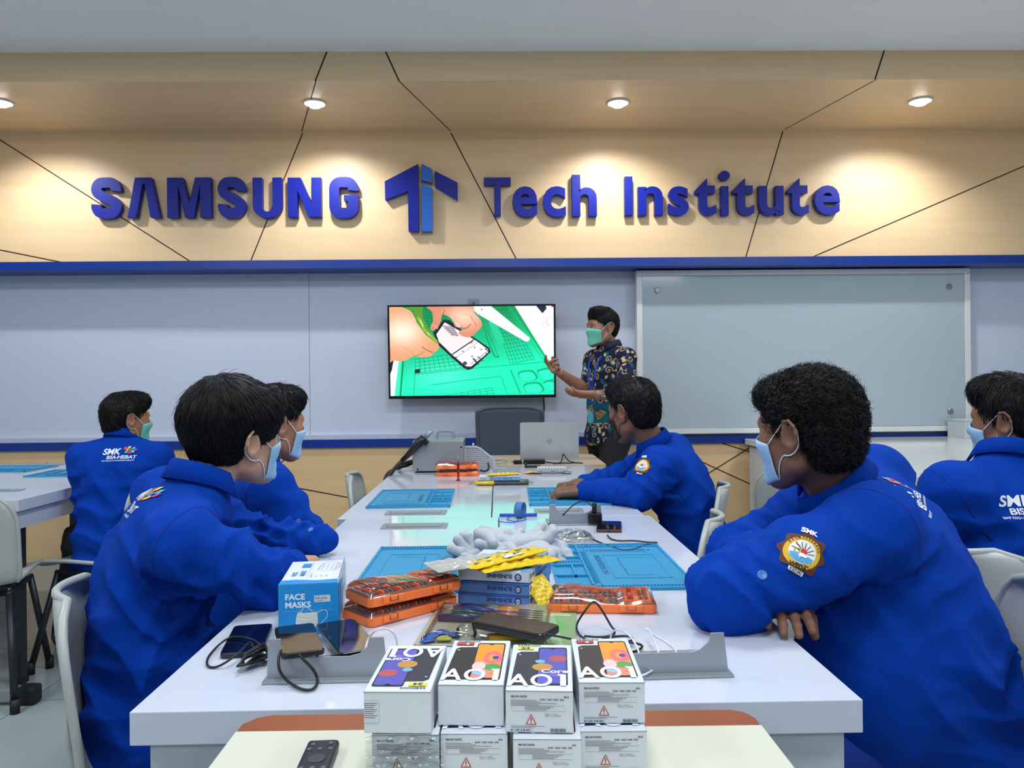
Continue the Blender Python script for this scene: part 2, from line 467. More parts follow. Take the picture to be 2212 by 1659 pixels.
# fascia carrying the lettering
fs = MB().box2((XL, FAS_Y, Z_FAS0), (XR, FAS_Y + 0.1, Z_FAS1))
for (x0, y0, x1, y1) in ((0, 302, 410, 566), (-160, 508, 130, 567), (654, 287, 542, 564), (974, 287, 1115, 563), (1691, 283, 1611, 557), (2400, 278, 1757, 555)):
    a, b = at_y(x0, y0, FAS_Y), at_y(x1, y1, FAS_Y)
    for q in (a, b): q.z = min(max(q.z, Z_FAS0), Z_FAS1)
    groove_strip(fs, a, b, 0.007, (0, -1, 0))
struct('trim_1', fs, [M_wood, M_groove])
# soffit and the front face of the dropped bulkhead
so = MB().box2((XL, SOF_Y, Z_FAS1), (XR, FAS_Y + 0.1, Z_CEIL + 0.1))
for (x0, y0, x1, y1) in ((683, 176, 654, 287), (862, 176, 974, 287), (1890, 174, 1691, 283)):
    a, b = at_z(x0, y0, Z_FAS1), at_z(x1, y1, Z_FAS1)
    a.y = SOF_Y; b.y = FAS_Y
    groove_strip(so, a, b, 0.006, (0, 0, -1))
for (x0, y0, x1, y1) in ((706, 113, 681, 175), (833, 113, 862, 175), (1910, 110, 1890, 174)):
    a, b = at_y(x0, y0, SOF_Y), at_y(x1, y1, SOF_Y); a.z = Z_CEIL; b.z = Z_FAS1
    groove_strip(so, a, b, 0.008, (0, -1, 0))
struct('trim_2', so, [M_wood, M_groove])
struct('trim_3', MB().box2((XL, FAS_Y - 0.012, 1.962), (XR, WALL_Y, Z_FAS0)), M_blue)
struct('trim_4', MB().box2((XL, 5.31, 0.768), (XR, WALL_Y + 0.1, 0.822)).box2((XL, 5.345, 0.822), (XR, WALL_Y + 0.1, 0.852), mi=1), [M_blue, mat('sill_laminate', (196, 204, 222), rough=0.4)])
wn = MB().box2((XL, 5.33, 0.0), (XR, WALL_Y + 0.1, 0.768))
for (x0, y0, x1, y1) in ((640, 945, 609, 998), (609, 998, 590, 1040), (560, 1030, 642, 1054), (642, 1054, 775, 1079), (600, 1165, 780, 1164), (1560, 950, 1680, 995), (1636, 950, 1480, 1054), (1480, 981, 1660, 1064), (1660, 1064, 1780, 1110), (300, 1120, 560, 1030), (775, 1079, 900, 1190), (1480, 1054, 1420, 1150), (100, 1000, 300, 1120)):
    a, b = at_y(x0, y0, 5.33), at_y(x1, y1, 5.33)
    for q in (a, b): q.z = min(max(q.z, 0.02), 0.766)
    groove_strip(wn, a, b, 0.007, (0, -1, 0))
struct('trim_5', wn, [wood_mat('oak_laminate_low', (234, 200, 152), (224, 187, 138), scale=(0.45, 5, 7)), M_groove])

# recessed downlights
M_lamp = mat('lamp_lens', (255, 255, 255), emit=((255, 252, 246), 18))
M_ring = mat('lamp_ring', (235, 235, 235), rough=0.35)
for i, (px, py) in enumerate(((2, 220), (680, 222), (1335, 221), (1988, 217))):
    p = at_z(px, py, Z_FAS1)
    t = thing('downlight', ['round white downlight at the far left of the wooden soffit', 'round white downlight over the left blue word', 'round white downlight over the right blue words', 'round white downlight nearest the right end of the soffit'][i], 'ceiling light', (p.x, p.y, Z_FAS1), group='downlights in the wooden soffit')
    obj('trim_ring', MB().lathe([(0.068, 0), (0.068, -0.006), (0.060, -0.010), (0.057, -0.002), (0.057, 0)], 32), M_ring, t, smooth=True)
    obj('lens', MB().lathe([(0.0001, -0.032), (0.03, -0.026), (0.0565, -0.003), (0.0565, 0)], 32), M_lamp, t, smooth=True)
    l = bpy.data.lights.new('downlight_beam', 'SPOT'); l.energy = 98; l.color = (0.98, 0.98, 1.0); l.spot_size = R(125); l.spot_blend = 0.8; l.shadow_soft_size = 0.05
    lo = bpy.data.objects.new('downlight_beam', l); COL.objects.link(lo); lo.location = (p.x, p.y, Z_FAS1 - 0.02); lo.rotation_euler = (R(20), 0, 0)

# ---------------------------------------------------------------- raised lettering
M_let = mat('letter_face', (8, 28, 146), rough=0.42, spec=.3)
M_letl = mat('emblem_face', (14, 96, 196), rough=0.32)
LET_T = 0.045
def letter(name, label, x0, y0, x1, y1, polys=None, glyph=None, bold=0.03, group='raised blue letters on the wooden wall', sxlim=None):
    Yf = FAS_Y - LET_T - 0.006
    a, b = at_y(x0, y1, Yf), at_y(x1, y0, Yf)          # lower left, upper right
    w, h = b.x - a.x, b.z - a.z
    mb = MB()
    if glyph:
        vs, fs = text_mesh(glyph, 1.0, bold)
        # outline loops of the flat glyph -> extruded solid
        X = [v[0] for v in vs]; Y = [v[1] for v in vs]; mx, my = min(X), min(Y); gw, gh = max(X) - mx, max(Y) - my
        P = [((v[0] - mx) / gw * w, (v[1] - my) / gh * h) for v in vs]; n = len(P)
        # weld
        key = {}; rem = []
        Q = []
        for p in P:
            k = (round(p[0], 5), round(p[1], 5))
            if k not in key: key[k] = len(Q); Q.append(p)
            rem.append(key[k])
        F = [tuple(rem[i] for i in f) for f in fs]; F = [f for f in F if len(set(f)) == len(f)]
        n = len(Q); ed = {}
        for f in F:
            for i in range(len(f)):
                e = (f[i], f[(i + 1) % len(f)]); ed[e] = 1
        side = [e for e in ed if (e[1], e[0]) not in ed]
        V = [(p[0], 0, p[1]) for p in Q] + [(p[0], LET_T, p[1]) for p in Q]
        mb.add(V, [f for f in F] + [tuple(i + n for i in f[::-1]) for f in F] + [(e[1], e[0], e[0] + n, e[1] + n) for e in side])
    else:
        for poly in polys:
            M = Matrix(((1, 0, 0, 0), (0, 0, 1, 0), (0, 1, 0, 0), (0, 0, 0, 1)))
            mb.prism([(p[0] * w, p[1] * h) for p in poly][::-1], 0, LET_T, M)
    t = obj(name, mb, M_let, loc=(a.x, Yf, a.z))
    md = t.modifiers.new('bevel', 'BEVEL'); md.width = 0.0015; md.segments = 1; md.limit_method = 'ANGLE'; md.angle_limit = R(50)
    return tag(t, label, 'letter', group)

def U_poly():
    o = [(0, 1), (0, .30)] + [(.5 - .5 * math.cos(R(a)), .30 - .30 * math.sin(R(a))) for a in range(15, 180, 15)] + [(1, .30), (1, 1), (.68, 1), (.68, .30)]
    o += [(.5 + .18 * math.cos(R(a)), .27 - .11 * math.sin(R(a))) for a in range(0, 181, 20)] + [(.32, .30), (.32, 1)]
    return [o]
def sp(path, w, asp):
    """stroke in a unit box whose real aspect is w/h=asp"""
    pl = stroke_poly([(p[0] * asp, p[1]) for p in path], w); return [(p[0] / asp, p[1]) for p in pl]
S_path = [(.82, .67), (.82, .74), (.72, .855), (.5, .875), (.28, .855), (.18, .75), (.20, .64), (.33, .56), (.66, .44), (.80, .35), (.82, .25), (.72, .145), (.5, .125), (.28, .145), (.18, .26), (.18, .34)]
G_path = [(.82, .67), (.82, .76), (.70, .86), (.5, .875), (.30, .86), (.18, .76), (.17, .5), (.18, .24), (.30, .14), (.5, .125), (.70, .14), (.82, .24), (.83, .42)]
lam = [[(0, 0), (.27, 0), (.47, .84), (.53, .84), (.70, 0), (1, 0), (.74, 1), (.24, 1)]]
Mp = [[(0, 0), (.25, 0), (.25, .80), (.40, 0), (.60, 0), (.75, .80), (.75, 0), (1, 0), (1, 1), (.64, 1), (.5, .36), (.36, 1), (0, 1)]]
Np = [[(0, 0), (.29, 0), (.29, .66), (.62, 0), (1, 0), (1, 1), (.71, 1), (.71, .36), (.38, 1), (0, 1)]]
ty, by = 383, 471
letter('sign_letter', 'raised blue capital S that begins the left word on the wood wall', 197, ty, 261, by + 1, [sp(S_path, .25, .74)])
letter('sign_letter', 'raised blue capital A without crossbar, second letter of the left word', 275, ty, 345, by - 1, lam)
letter('sign_letter', 'raised blue capital M between the crossbarless A and an S', 361, ty, 455, by - 1, Mp)
letter('sign_letter', 'raised blue capital S between the M and the U of the left word', 471, ty - 1, 529, by, [sp(S_path, .25, .69)])
letter('sign_letter', 'raised blue capital U in the left word', 546, ty, 608, by, U_poly())
letter('sign_letter', 'raised blue capital N just before the G', 622, ty, 693, by - 2, Np)
letter('sign_letter', 'raised blue capital G that ends the left word', 712, ty - 1, 773, by, [sp(G_path, .25, .70), [(.50, .42), (1, .42), (1, .56), (.50, .56)]])
wl = 'of the two right-hand words'
for g, lab, x0, y0, x1, y1 in (
    ('T', 'raised blue capital T that begins the word right of the emblem', 1046, 383, 1103, 466),
    ('e', 'raised blue letter e right after the capital T', 1107, 402, 1161, 469), ('c', 'raised blue letter c, third letter right of the emblem', 1173, 402, 1222, 469),
    ('h', 'raised blue letter h that ends the word right of the emblem', 1236, 377, 1289, 467), ('I', 'raised blue capital I that begins the last word', 1350, 381, 1366, 465),
    ('n', 'raised blue letter n after the capital I', 1379, 402, 1432, 465), ('s', 'raised blue letter s of the last word', 1445, 402, 1488, 465),
    ('t', 'raised blue letter t standing left of the dotted i', 1502, 384, 1547, 465), ('t', 'raised blue letter t standing between the dotted i and the u', 1584, 384, 1629, 465),
    ('u', 'raised blue letter u between two letters t', 1640, 401, 1693, 465), ('t', 'raised blue letter t just before the final e', 1702, 384, 1747, 464), ('e', 'raised blue letter e at the end of the last word', 1760, 400, 1815, 464)):
    letter('sign_letter', lab, x0, y0, x1, y1, glyph=g, bold=0.028)
ip = [[(.15, 0), (.85, 0), (.85, .66), (.15, .66)], [(.5 + .5 * math.cos(R(a)), .90 + .105 * math.sin(R(a))) for a in range(0, 360, 15)]]
letter('sign_letter', 'raised blue dotted letter i between two letters t', 1555, 369, 1577, 465, ip)
# emblem
em = thing('emblem', 'raised two-tone blue arrow-like emblem between the words on the wood wall', 'emblem', (at_y(917, 500, FAS_Y).x, FAS_Y, at_y(917, 500, FAS_Y).z))
def em_part(name, pts, m):
    Yf = FAS_Y - LET_T - 0.012
    P = [at_y(x / 2, y / 2 + 300, Yf) for x, y in pts]
    mb = MB(); n = len(P)
    mb.add([(p.x, Yf, p.z) for p in P] + [(p.x, Yf + LET_T + .006, p.z) for p in P], [tuple(range(n - 1, -1, -1)), tuple(range(n, 2 * n))] + [(i, (i + 1) % n, n + (i + 1) % n, n + i) for i in range(n)])
    return obj(name, mb, m, em, world=True)
em_part('left_wing', [(1662, 183), (1806, 108), (1809, 398), (1765, 398), (1762, 225), (1664, 263)], M_let)
em_part('stem_tip', [(1820, 107), (1866, 130), (1867, 190), (1820, 176)], M_letl)
em_part('stem', [(1820, 195), (1868, 212), (1868, 399), (1822, 399)], M_letl)
em_part('right_wing', [(1878, 138), (1976, 188), (1976, 263), (1880, 205)], M_let)

# ---------------------------------------------------------------- whiteboard
M_fr = mat('board_frame', (222, 226, 226), rough=0.35)
BY = 5.30
p0, p1 = at_y(1377, 938, BY), at_y(2092, 580, BY)
wbd = thing('whiteboard', 'large white glass writing board in a white frame on the wall', 'whiteboard', (p0.x, BY, p0.z))
w, h = p1.x - p0.x, p1.z - p0.z
bz0 = 0.044
fr = MB().box2((0, -0.02, 0), (w, 0.07, 0.036)).box2((0, -0.02, h - 0.036), (w, 0.07, h)).box2((0, -0.02, 0.036), (0.040, 0.07, h - 0.036)).box2((w - 0.040, -0.02, 0.036), (w, 0.07, h - 0.036))
obj('frame', fr, M_fr, wbd, bevel=0.002)
obj('backing', MB().box2((0.03, 0.0, 0.03), (w - 0.03, 0.06, h - 0.03)), mat('board_backing', (196, 210, 220), rough=0.5), wbd)
obj('glass_panel', MB().box2((0.042, -0.012, 0.038), (w - 0.042, -0.006, h - 0.038)), mat('board_glass', (174, 190, 199), rough=0.08), wbd)
for (px, py) in ((1420, 627), (2051, 619), (2054, 888), (1423, 892)):
    q = at_y(px, py, BY - 0.02)
    M = Matrix.Translation((q.x - p0.x, -0.012, q.z - p0.z)) @ Matrix.Rotation(R(90), 4, 'X')
    obj('mounting_bolt', MB().lathe([(0.019, 0), (0.019, 0.010), (0.016, 0.013), (0.0005, 0.013)], 24, M), mat('brushed_steel', (160, 160, 158), rough=0.3, metal=0.9), wbd, smooth=False)

# ---------------------------------------------------------------- television
TVY = 5.24
a, b = at_y(840, 862, TVY), at_y(1199, 657, TVY)
tw, th = b.x - a.x, b.z - a.z
tv = thing('television', 'black framed flat television on the wall showing hands repairing a phone', 'television', ((a.x + b.x) / 2, TVY, a.z), rot=(R(2.5), 0, R(0.0)))
M_tvb = mat('tv_black', (14, 14, 16), rough=0.25)
bz = 0.0125
obj('housing', MB().box2((-tw / 2 + .01, 0.0, 0.01), (tw / 2 - .01, 0.045, th - .01)).box2((-0.25, 0.045, 0.15), (0.25, 0.09, 0.5)), M_tvb, tv, bevel=0.004)
bzm = MB().box2((-tw / 2, -0.006, 0), (tw / 2, 0.01, 0.020)).box2((-tw / 2, -0.006, th - bz), (tw / 2, 0.01, th)).box2((-tw / 2, -0.006, 0.020), (-tw / 2 + bz, 0.01, th - bz)).box2((tw / 2 - bz, -0.006, 0.020), (tw / 2, 0.01, th - bz))
obj('bezel', bzm, M_tvb, tv, bevel=0.0015)
# picture on the screen
NU, NV = 500, 281
uu, vv = np.meshgrid((np.arange(NU + 1) / NU) * 1250 + 235, 148 + (1 - np.arange(NV + 1) / NV) * 700)
img = np.zeros((NV + 1, NU + 1, 3))
def blend(mask, col): 
    global img
    img = img * (1 - mask[..., None]) + np.array(col, dtype=float) * mask[..., None]
def inside(pts):
    m = np.zeros(uu.shape, bool); n = len(pts)
    for i in range(n):
        x0, y0 = pts[i]; x1, y1 = pts[(i + 1) % n]
        if y0 == y1: continue
        c = ((y0 > vv) != (y1 > vv)) & (uu < (x1 - x0) * (vv - y0) / (y1 - y0) + x0); m ^= c
    return m.astype(float)
def fillp(pts, col, smooth=0):
    if smooth: pts = [tuple(p)[:2] for p in catmull([(x, y, 0) for x, y in pts], 6, True)]
    blend(inside(pts), col)
def segd(x0, y0, x1, y1):
    dx, dy = x1 - x0, y1 - y0; t = np.clip(((uu - x0) * dx + (vv - y0) * dy) / max(dx * dx + dy * dy, 1e-6), 0, 1)
    return np.hypot(uu - x0 - t * dx, vv - y0 - t * dy)
def ln(pts, w, col, al=1.0):
    d = np.full(uu.shape, 1e9)
    for i in range(len(pts) - 1): d = np.minimum(d, segd(*pts[i], *pts[i + 1]))
    blend(np.clip((w / 2 + 1.2 - d) / 2.4, 0, 1) * al, col)
def gridq(q, nu, nv, w, col, al=1.0):
    (ax, ay), (bx, by_), (cx, cy), (dx, dy) = q
    for i in range(nu + 1):
        t = i / nu; ln([(ax + (bx - ax) * t, ay + (by_ - ay) * t), (dx + (cx - dx) * t, dy + (cy - dy) * t)], w, col, al)
    for i in range(nv + 1):
        t = i / nv; ln([(ax + (dx - ax) * t, ay + (dy - ay) * t), (bx + (cx - bx) * t, by_ + (cy - by_) * t)], w, col, al)
g = np.clip((vv - 250) / 450 + (uu - 700) / 2400, 0, 1)[..., None]
img = np.array([0, 150, 84.]) * (1 - g) + np.array([24, 236, 182.]) * g
g2 = np.exp(-(((uu - 620) / 260) ** 2 + ((vv - 690) / 130) ** 2))[..., None]; img = img * (1 - g2 * .5) + np.array([120, 252, 226.]) * g2 * .5
fillp([(225, 560), (300, 570), (262, 860), (225, 860)], (240, 250, 248)); fillp([(225, 560), (262, 565), (248, 640), (225, 700)], (30, 26, 34))
ln([(335, 560), (308, 860)], 9, (0, 120, 40)); fillp([(300, 570), (322, 570), (290, 860), (262, 860)], (60, 235, 190))
fillp([(1185, 140), (1500, 140), (1500, 640), (1458, 600)], (250, 252, 252)); ln([(1165, 140), (1450, 600)], 10, (0, 150, 70)); ln([(1140, 140), (1420, 600)], 4, (0, 190, 120))
ln([(405, 682), (900, 632), (1410, 590)], 3, (0, 120, 100)); ln([(425, 670), (410, 850)], 3, (0, 140, 110))
gridq([(425, 560), (800, 510), (850, 625), (425, 668)], 11, 4, 2.2, (0, 90, 70)); fillp([(422, 640), (462, 636), (462, 668), (422, 672)], (10, 50, 45))
gridq([(490, 150), (600, 150), (720, 330), (500, 300)], 6, 7, 2.2, (0, 70, 40))
gridq([(1010, 150), (1120, 148), (1335, 568), (1150, 600)], 7, 15, 2.2, (0, 100, 70)); 
gridq([(640, 850), (1008, 790), (1026, 850), (640, 900)], 8, 3, 2.2, (0, 110, 100))
fillp([(985, 270), (1040, 262), (1110, 440), (1060, 460)], (30, 205, 150))
ln([(925, 210), (975, 400), (1030, 540), (1060, 550)], 12, (0, 160, 90)); ln([(975, 330), (1062, 545)], 4, (0, 130, 70))
ln([(540, 766), (800, 730), (1080, 700), (1130, 850)], 4, (0, 165, 140))
ln([(1155, 655), (1225, 835)], 10, (0, 180, 120))
for q in ([(1210, 672), (1318, 655), (1358, 722), (1250, 742)], [(1360, 655), (1490, 640), (1490, 722), (1400, 726)], [(1252, 768), (1368, 750), (1405, 822), (1290, 838)], [(1405, 748), (1490, 738), (1490, 815), (1445, 820)]):
    fillp(q, (0, 175, 110), 1); cx = sum(p[0] for p in q) / 4; cy = sum(p[1] for p in q) / 4
    fillp([(cx + (x - cx) * .86 - 3, cy + (y - cy) * .84 + 6) for x, y in q], (40, 235, 195), 1)
ln([(870, 600), (640, 700)], 2, (60, 220, 190))
fillp([(845, 140), (1000, 140), (1305, 402), (1298, 420), (1272, 430), (900, 205)], (246, 250, 250)); ln([(845, 148), (905, 208), (1272, 430)], 4, (150, 190, 190)); blend(np.clip(6 - np.hypot(uu - 938, vv - 172), 0, 1), (60, 60, 60))
fillp([(1345, 140), (1425, 140), (1432, 170), (1400, 208)], (28, 36, 56)); fillp([(1455, 140), (1500, 140), (1500, 160), (1475, 158)], (230, 40, 30))
for i in range(60):
    rr = random.Random(i); x = 1385 + rr.random() * 90; y = 225 + rr.random() * 90; ln([(x, y), (x + rr.random() * 14 - 7, y + 8)], 2, (120, 125, 135), .7)
# the opened phone
fillp([(648, 250), (690, 255), (775, 325), (880, 395), (992, 475), (1002, 508), (860, 640), (825, 648), (795, 632), (700, 545), (595, 440), (565, 350)], (22, 28, 42))
fillp([(655, 272), (760, 335), (865, 402), (905, 428), (985, 490), (980, 515), (850, 622), (812, 618), (712, 530), (610, 425), (590, 365)], (238, 236, 242))
fillp([(650, 278), (755, 338), (862, 402), (705, 520), (590, 372)], (246, 226, 228)); ln([(872, 412), (712, 522)], 9, (40, 44, 60)); ln([(905, 432), (740, 548)], 4, (150, 150, 170)); ln([(862, 430), (842, 438)], 9, (230, 90, 40))
for i in range(14):
    t = i / 14; ln([(640 + 75 * t, 300 + 75 * t + i % 3 * 6), (720 + 40 * t, 308 + 78 * t)], 3 if i % 3 else 6, (70, 66, 84), .75)
blend(np.clip(16 - np.hypot(uu - 805, vv - 595), 0, 1), (70, 74, 90)); ln([(870, 560), (905, 600)], 12, (40, 44, 56)); ln([(905, 545), (940, 575)], 8, (60, 66, 80)); ln([(850, 600), (975, 505)], 4, (90, 96, 110)); ln([(960, 480), (985, 500)], 8, (50, 54, 66))
for (x, y) in ((740, 548), (790, 500), (880, 470), (930, 488), (860, 540), (825, 628), (970, 520)): blend(np.clip(6 - np.hypot(uu - x, vv - y), 0, 1), (60, 60, 76))
# hands
def shade_hand(pts, base, hi, cx, cy, r):
    pts = [tuple(p)[:2] for p in catmull([(x, y, 0) for x, y in pts], 6, True)]; m = inside(pts)
    g = np.exp(-(((uu - cx) / r) ** 2 + ((vv - cy) / (r * .7)) ** 2)); c = np.array(base, float) * (1 - g[..., None]) + np.array(hi, float) * g[..., None]
    global img; img = img * (1 - m[..., None]) + c * m[..., None]
shade_hand([(215, 140), (320, 148), (395, 180), (430, 240), (475, 320), (545, 385), (600, 435), (606, 480), (570, 508), (545, 535), (480, 545), (420, 535), (340, 572), (262, 568), (225, 545)], (228, 158, 116), (255, 236, 212), 330, 340, 170)
ln([(480, 465), (520, 490), (560, 508)], 5, (120, 60, 40)); ln([(545, 435), (585, 455)], 3, (190, 110, 80), .7); ln([(420, 535), (470, 520), (500, 500)], 4, (170, 96, 66), .8); ln([(330, 460), (400, 500), (420, 535)], 4, (205, 132, 98), .6); ln([(225, 150), (235, 560)], 8, (220, 70, 30))
fillp([(360, 140), (492, 140), (492, 235), (540, 330), (612, 440), (590, 436), (505, 365), (440, 270), (415, 180)], (84, 150, 44)); ln([(455, 235), (500, 330), (590, 420)], 20, (150, 190, 70), .8); ln([(470, 250), (490, 300)], 7, (225, 245, 190)); ln([(520, 350), (540, 370)], 5, (225, 245, 190))
shade_hand([(535, 140), (850, 140), (880, 195), (925, 250), (938, 300), (905, 340), (855, 385), (810, 388), (765, 368), (762, 345), (795, 325), (735, 305), (722, 270), (690, 230), (640, 210), (625, 260), (600, 315), (560, 335), (545, 312), (565, 260), (560, 190)], (214, 136, 104), (250, 204, 180), 800, 230, 130)
ln([(795, 325), (830, 312), (850, 290)], 5, (120, 60, 46)); ln([(640, 210), (655, 180)], 5, (150, 84, 62)); ln([(850, 220), (890, 290), (895, 310)], 4, (170, 100, 76)); ln([(730, 285), (790, 318)], 16, (196, 118, 96)); fillp([(728, 272), (760, 285), (776, 312), (745, 300)], (245, 200, 195), 1)
ln([(800, 205), (840, 215)], 3, (190, 120, 92), .7); ln([(590, 300), (610, 270)], 3, (190, 120, 92), .7)
ln([(550, 290), (585, 300), (600, 320)], 6, (236, 180, 150), .8)
img = np.clip(img, 0, 255)
lin = np.where(img / 255 <= 0.04045, img / 255 / 12.92, ((img / 255 + 0.055) / 1.055) ** 2.4)
sw, sh = tw - 2 * bz, th - bz - 0.020
scm = MB().grid(lambda u, v: (-sw / 2 + u * sw, -0.001, 0.020 + v * sh), NU, NV)
scm.c = np.concatenate([lin.reshape(-1, 3), np.ones(((NU + 1) * (NV + 1), 1))], 1)
obj('screen', scm, attr_mat('tv_picture', rough=0.2, emit=1.2), tv)
# webcam clip above and power cable below
q = at_y(1023, 652, WALL_Y)
t = thing('wall_socket_cover', 'small grey cover plate on the wall just above the television', 'socket', (q.x, WALL_Y, q.z))
obj('plate', MB().box2((-0.035, -0.012, -0.03), (0.035, 0.0, 0.02)), mat('pale_plastic', (170, 178, 192), rough=0.4), t, bevel=0.004)
obj('socket_hole', MB().lathe([(0.012, 0), (0.012, 0.004), (0.008, 0.005)], 16, Matrix.Translation((0, -0.011, -0.01)) @ Matrix.Rotation(R(90), 4, 'X')), mat('pale_plastic_dark', (120, 128, 140), rough=0.4), t)
M_cab = mat('black_cable', (18, 18, 20), rough=0.45)
pts = [at_y(x, y, Y) for x, y, Y in ((1174, 855, 5.30), (1175, 872, 5.345), (1175, 888, 5.35), (1172, 902, 5.35), (1168, 915, 5.35), (1166, 950, 5.325))]
tag(obj('power_cable', MB().tube(catmull(pts, 5), 0.005), M_cab, smooth=True), 'black power cable hanging from the television behind the office chair', 'cable')
# ================================================================ people
M_skin = mat('skin', (160, 112, 84), rough=0.5, spec=0.4, var=(14, 0.10), bump=(220, 0.12, 0.001))
M_skin2 = mat('skin_light', (196, 150, 124), rough=0.5, spec=0.4, var=(14, 0.08), bump=(220, 0.1, 0.001))
M_skin3 = mat('skin_deep', (126, 88, 68), rough=0.5, spec=0.4, var=(14, 0.10), bump=(220, 0.12, 0.001))
M_hair = mat('black_hair', (14, 14, 16), rough=0.5, spec=0.3)
M_jack = mat('royal_blue_cotton', (2, 58, 160), rough=0.9, spec=0.12, var=(5, 0.08), bump=(420, 0.25, 0.0008))
M_seam = mat('blue_stitching', (8, 40, 132), rough=0.9)
M_btn = mat('pale_blue_button', (70, 112, 184), rough=0.35)
M_trou = mat('black_trousers', (20, 22, 28), rough=0.85, var=(6, 0.2))
M_shoe = mat('black_shoe', (16, 16, 18), rough=0.4)
M_sole = mat('shoe_sole', (60, 60, 62), rough=0.7)
M_maskb = mat('mask_blue', (162, 202, 234), rough=0.75, bump=(300, 0.2, 0.0006))
M_maskg = mat('mask_mint', (118, 208, 184), rough=0.75, bump=(300, 0.2, 0.0006))
M_maskk = mat('mask_black', (24, 24, 28), rough=0.8)
M_loop = mat('ear_loop_white', (232, 236, 238), rough=0.7)
M_eyew = mat('eye_white', (225, 222, 218), rough=0.2)
M_iris = mat('eye_iris', (38, 24, 18), rough=0.15)

def V3(*a): return Vector(a)
def frame(f, u):
    """columns right, forward, up"""
    f = Vector(f).normalized(); u = Vector(u); r = f.cross(u).normalized(); u = r.cross(f).normalized()
    return Matrix(((r.x, f.x, u.x), (r.y, f.y, u.y), (r.z, f.z, u.z)))

def head_sdf(neck_local, nr=0.056):
    s = SDF()
    s.ell((0, -.012, .032), (.077, .095, .087), k=.03)
    s.ell((0, .030, -.025), (.062, .062, .082), k=.04)
    for q in (-1, 1):
        s.cap((q * .050, -.002, -.058), (q * .012, .066, -.094), .026, .020, k=.03)
        s.ell((q * .038, .058, -.024), (.026, .024, .026), k=.025)
    s.ell((0, .070, -.098), (.020, .018, .018), k=.02)
    s.cap((-.034, .078, .022), (.034, .078, .022), .010, k=.018)
    s.cap((0, .084, .012), (0, .104, -.026), .007, .0115, k=.012)
    for q in (-1, 1):
        s.ell((q * .012, .094, -.030), (.008, .009, .007), k=.006)
        s.ell((q * .031, .096, .003), (.017, .013, .011), k=.012, op='-')
    s.cap((-.018, .086, -.058), (.018, .086, -.058), .0065, k=.008)
    s.cap((-.016, .084, -.067), (.016, .084, -.067), .007, k=.008)
    s.cap((0, -.028, -.035), tuple(neck_local), .047, nr, k=.022)
    return s
def ears(s):
    for q in (-1, 1):
        Rm = frame((0.30 * q, 1, -.12), (0.10 * q, 0, 1))
        s.ell((q * .0815, -.012, -.004), (.010, .019, .032), rot=Rm, k=.008)
        s.ell((q * .0905, -.009, .002), (.007, .011, .020), rot=Rm, k=.006, op='-')
        s.ell((q * .079, -.003, -.032), (.006, .008, .010), k=.006)
        hx = [(.080, .006, .018), (.088, -.002, .029), (.093, -.016, .031), (.097, -.029, .020), (.096, -.033, .004), (.090, -.028, -.014), (.083, -.016, -.028)]
        for a_, b_ in zip(hx[:-1], hx[1:]): s.cap((q * a_[0], a_[1], a_[2]), (q * b_[0], b_[1], b_[2]), .0034, k=.003)
        s.ell((q * .0895, -.014, .002), (.006, .010, .017), rot=Rm, k=.004, op='-'); s.cap((q * .081, .004, -.006), (q * .084, .003, -.014), .004, k=.004)
    return s

def hand_prims(s, wrist, d, n, th, curl=(.3, .4, .3), size=1.0, spread=0.1, thumb=0.5):
    """wrist point, finger direction d, palm-facing normal n, thumb side th"""
    d = Vector(d).normalized(); n = Vector(n); n = (n - d * n.dot(d)).normalized(); th = Vector(th); th = (th - d * th.dot(d) - n * th.dot(n)).normalized()
    w = Vector(wrist); k = size
    Rm = Matrix(((th.x, d.x, n.x), (th.y, d.y, n.y), (th.z, d.z, n.z)))
    s.box(w + d * .050 * k, (.038 * k, .046 * k, .014 * k), .013 * k, rot=Rm, k=.015)
    s.cap(w - d * .03 * k, w + d * .02 * k, .025 * k, .025 * k, k=.02, flat=n, ft=.75)
    s.ell(w + d * .03 * k + th * .022 * k + n * .008 * k, (.018 * k, .028 * k, .015 * k), rot=Rm, k=.012)
    L = (.074, .082, .076, .060)
    for i in range(4):
        b = w + d * (.088 - (.004 if i == 0 else .010 * (i == 3))) * k + th * (.029 - .0193 * i) * k
        cu = curl[i] if isinstance(curl[0], (tuple, list)) else curl
        a = 0.0; p = b; dirn = (d + th * spread * (1.5 - i)).normalized(); r = (.0090 - .0006 * (i == 3)) * k
        for j, fr in enumerate((.46, .30, .24)):
            a += cu[j] * (1 + .12 * i)
            v = dirn * math.cos(a) + n * math.sin(a)
            q = p + v * L[i] * fr * k
            s.cap(p, q, r, r * .93, k=.0035 if j else .008); r *= .93; p = q
    tb = w + d * .022 * k + th * .030 * k + n * .004 * k
    t1 = tb + (th * .75 + d * .65 + n * thumb * .5).normalized() * .040 * k
    t2 = t1 + (th * .25 + d * .9 + n * thumb).normalized() * .030 * k
    s.cap(tb, t1, .0135 * k, .0105 * k, k=.012); s.cap(t1, t2, .0105 * k, .0085 * k, k=.004)

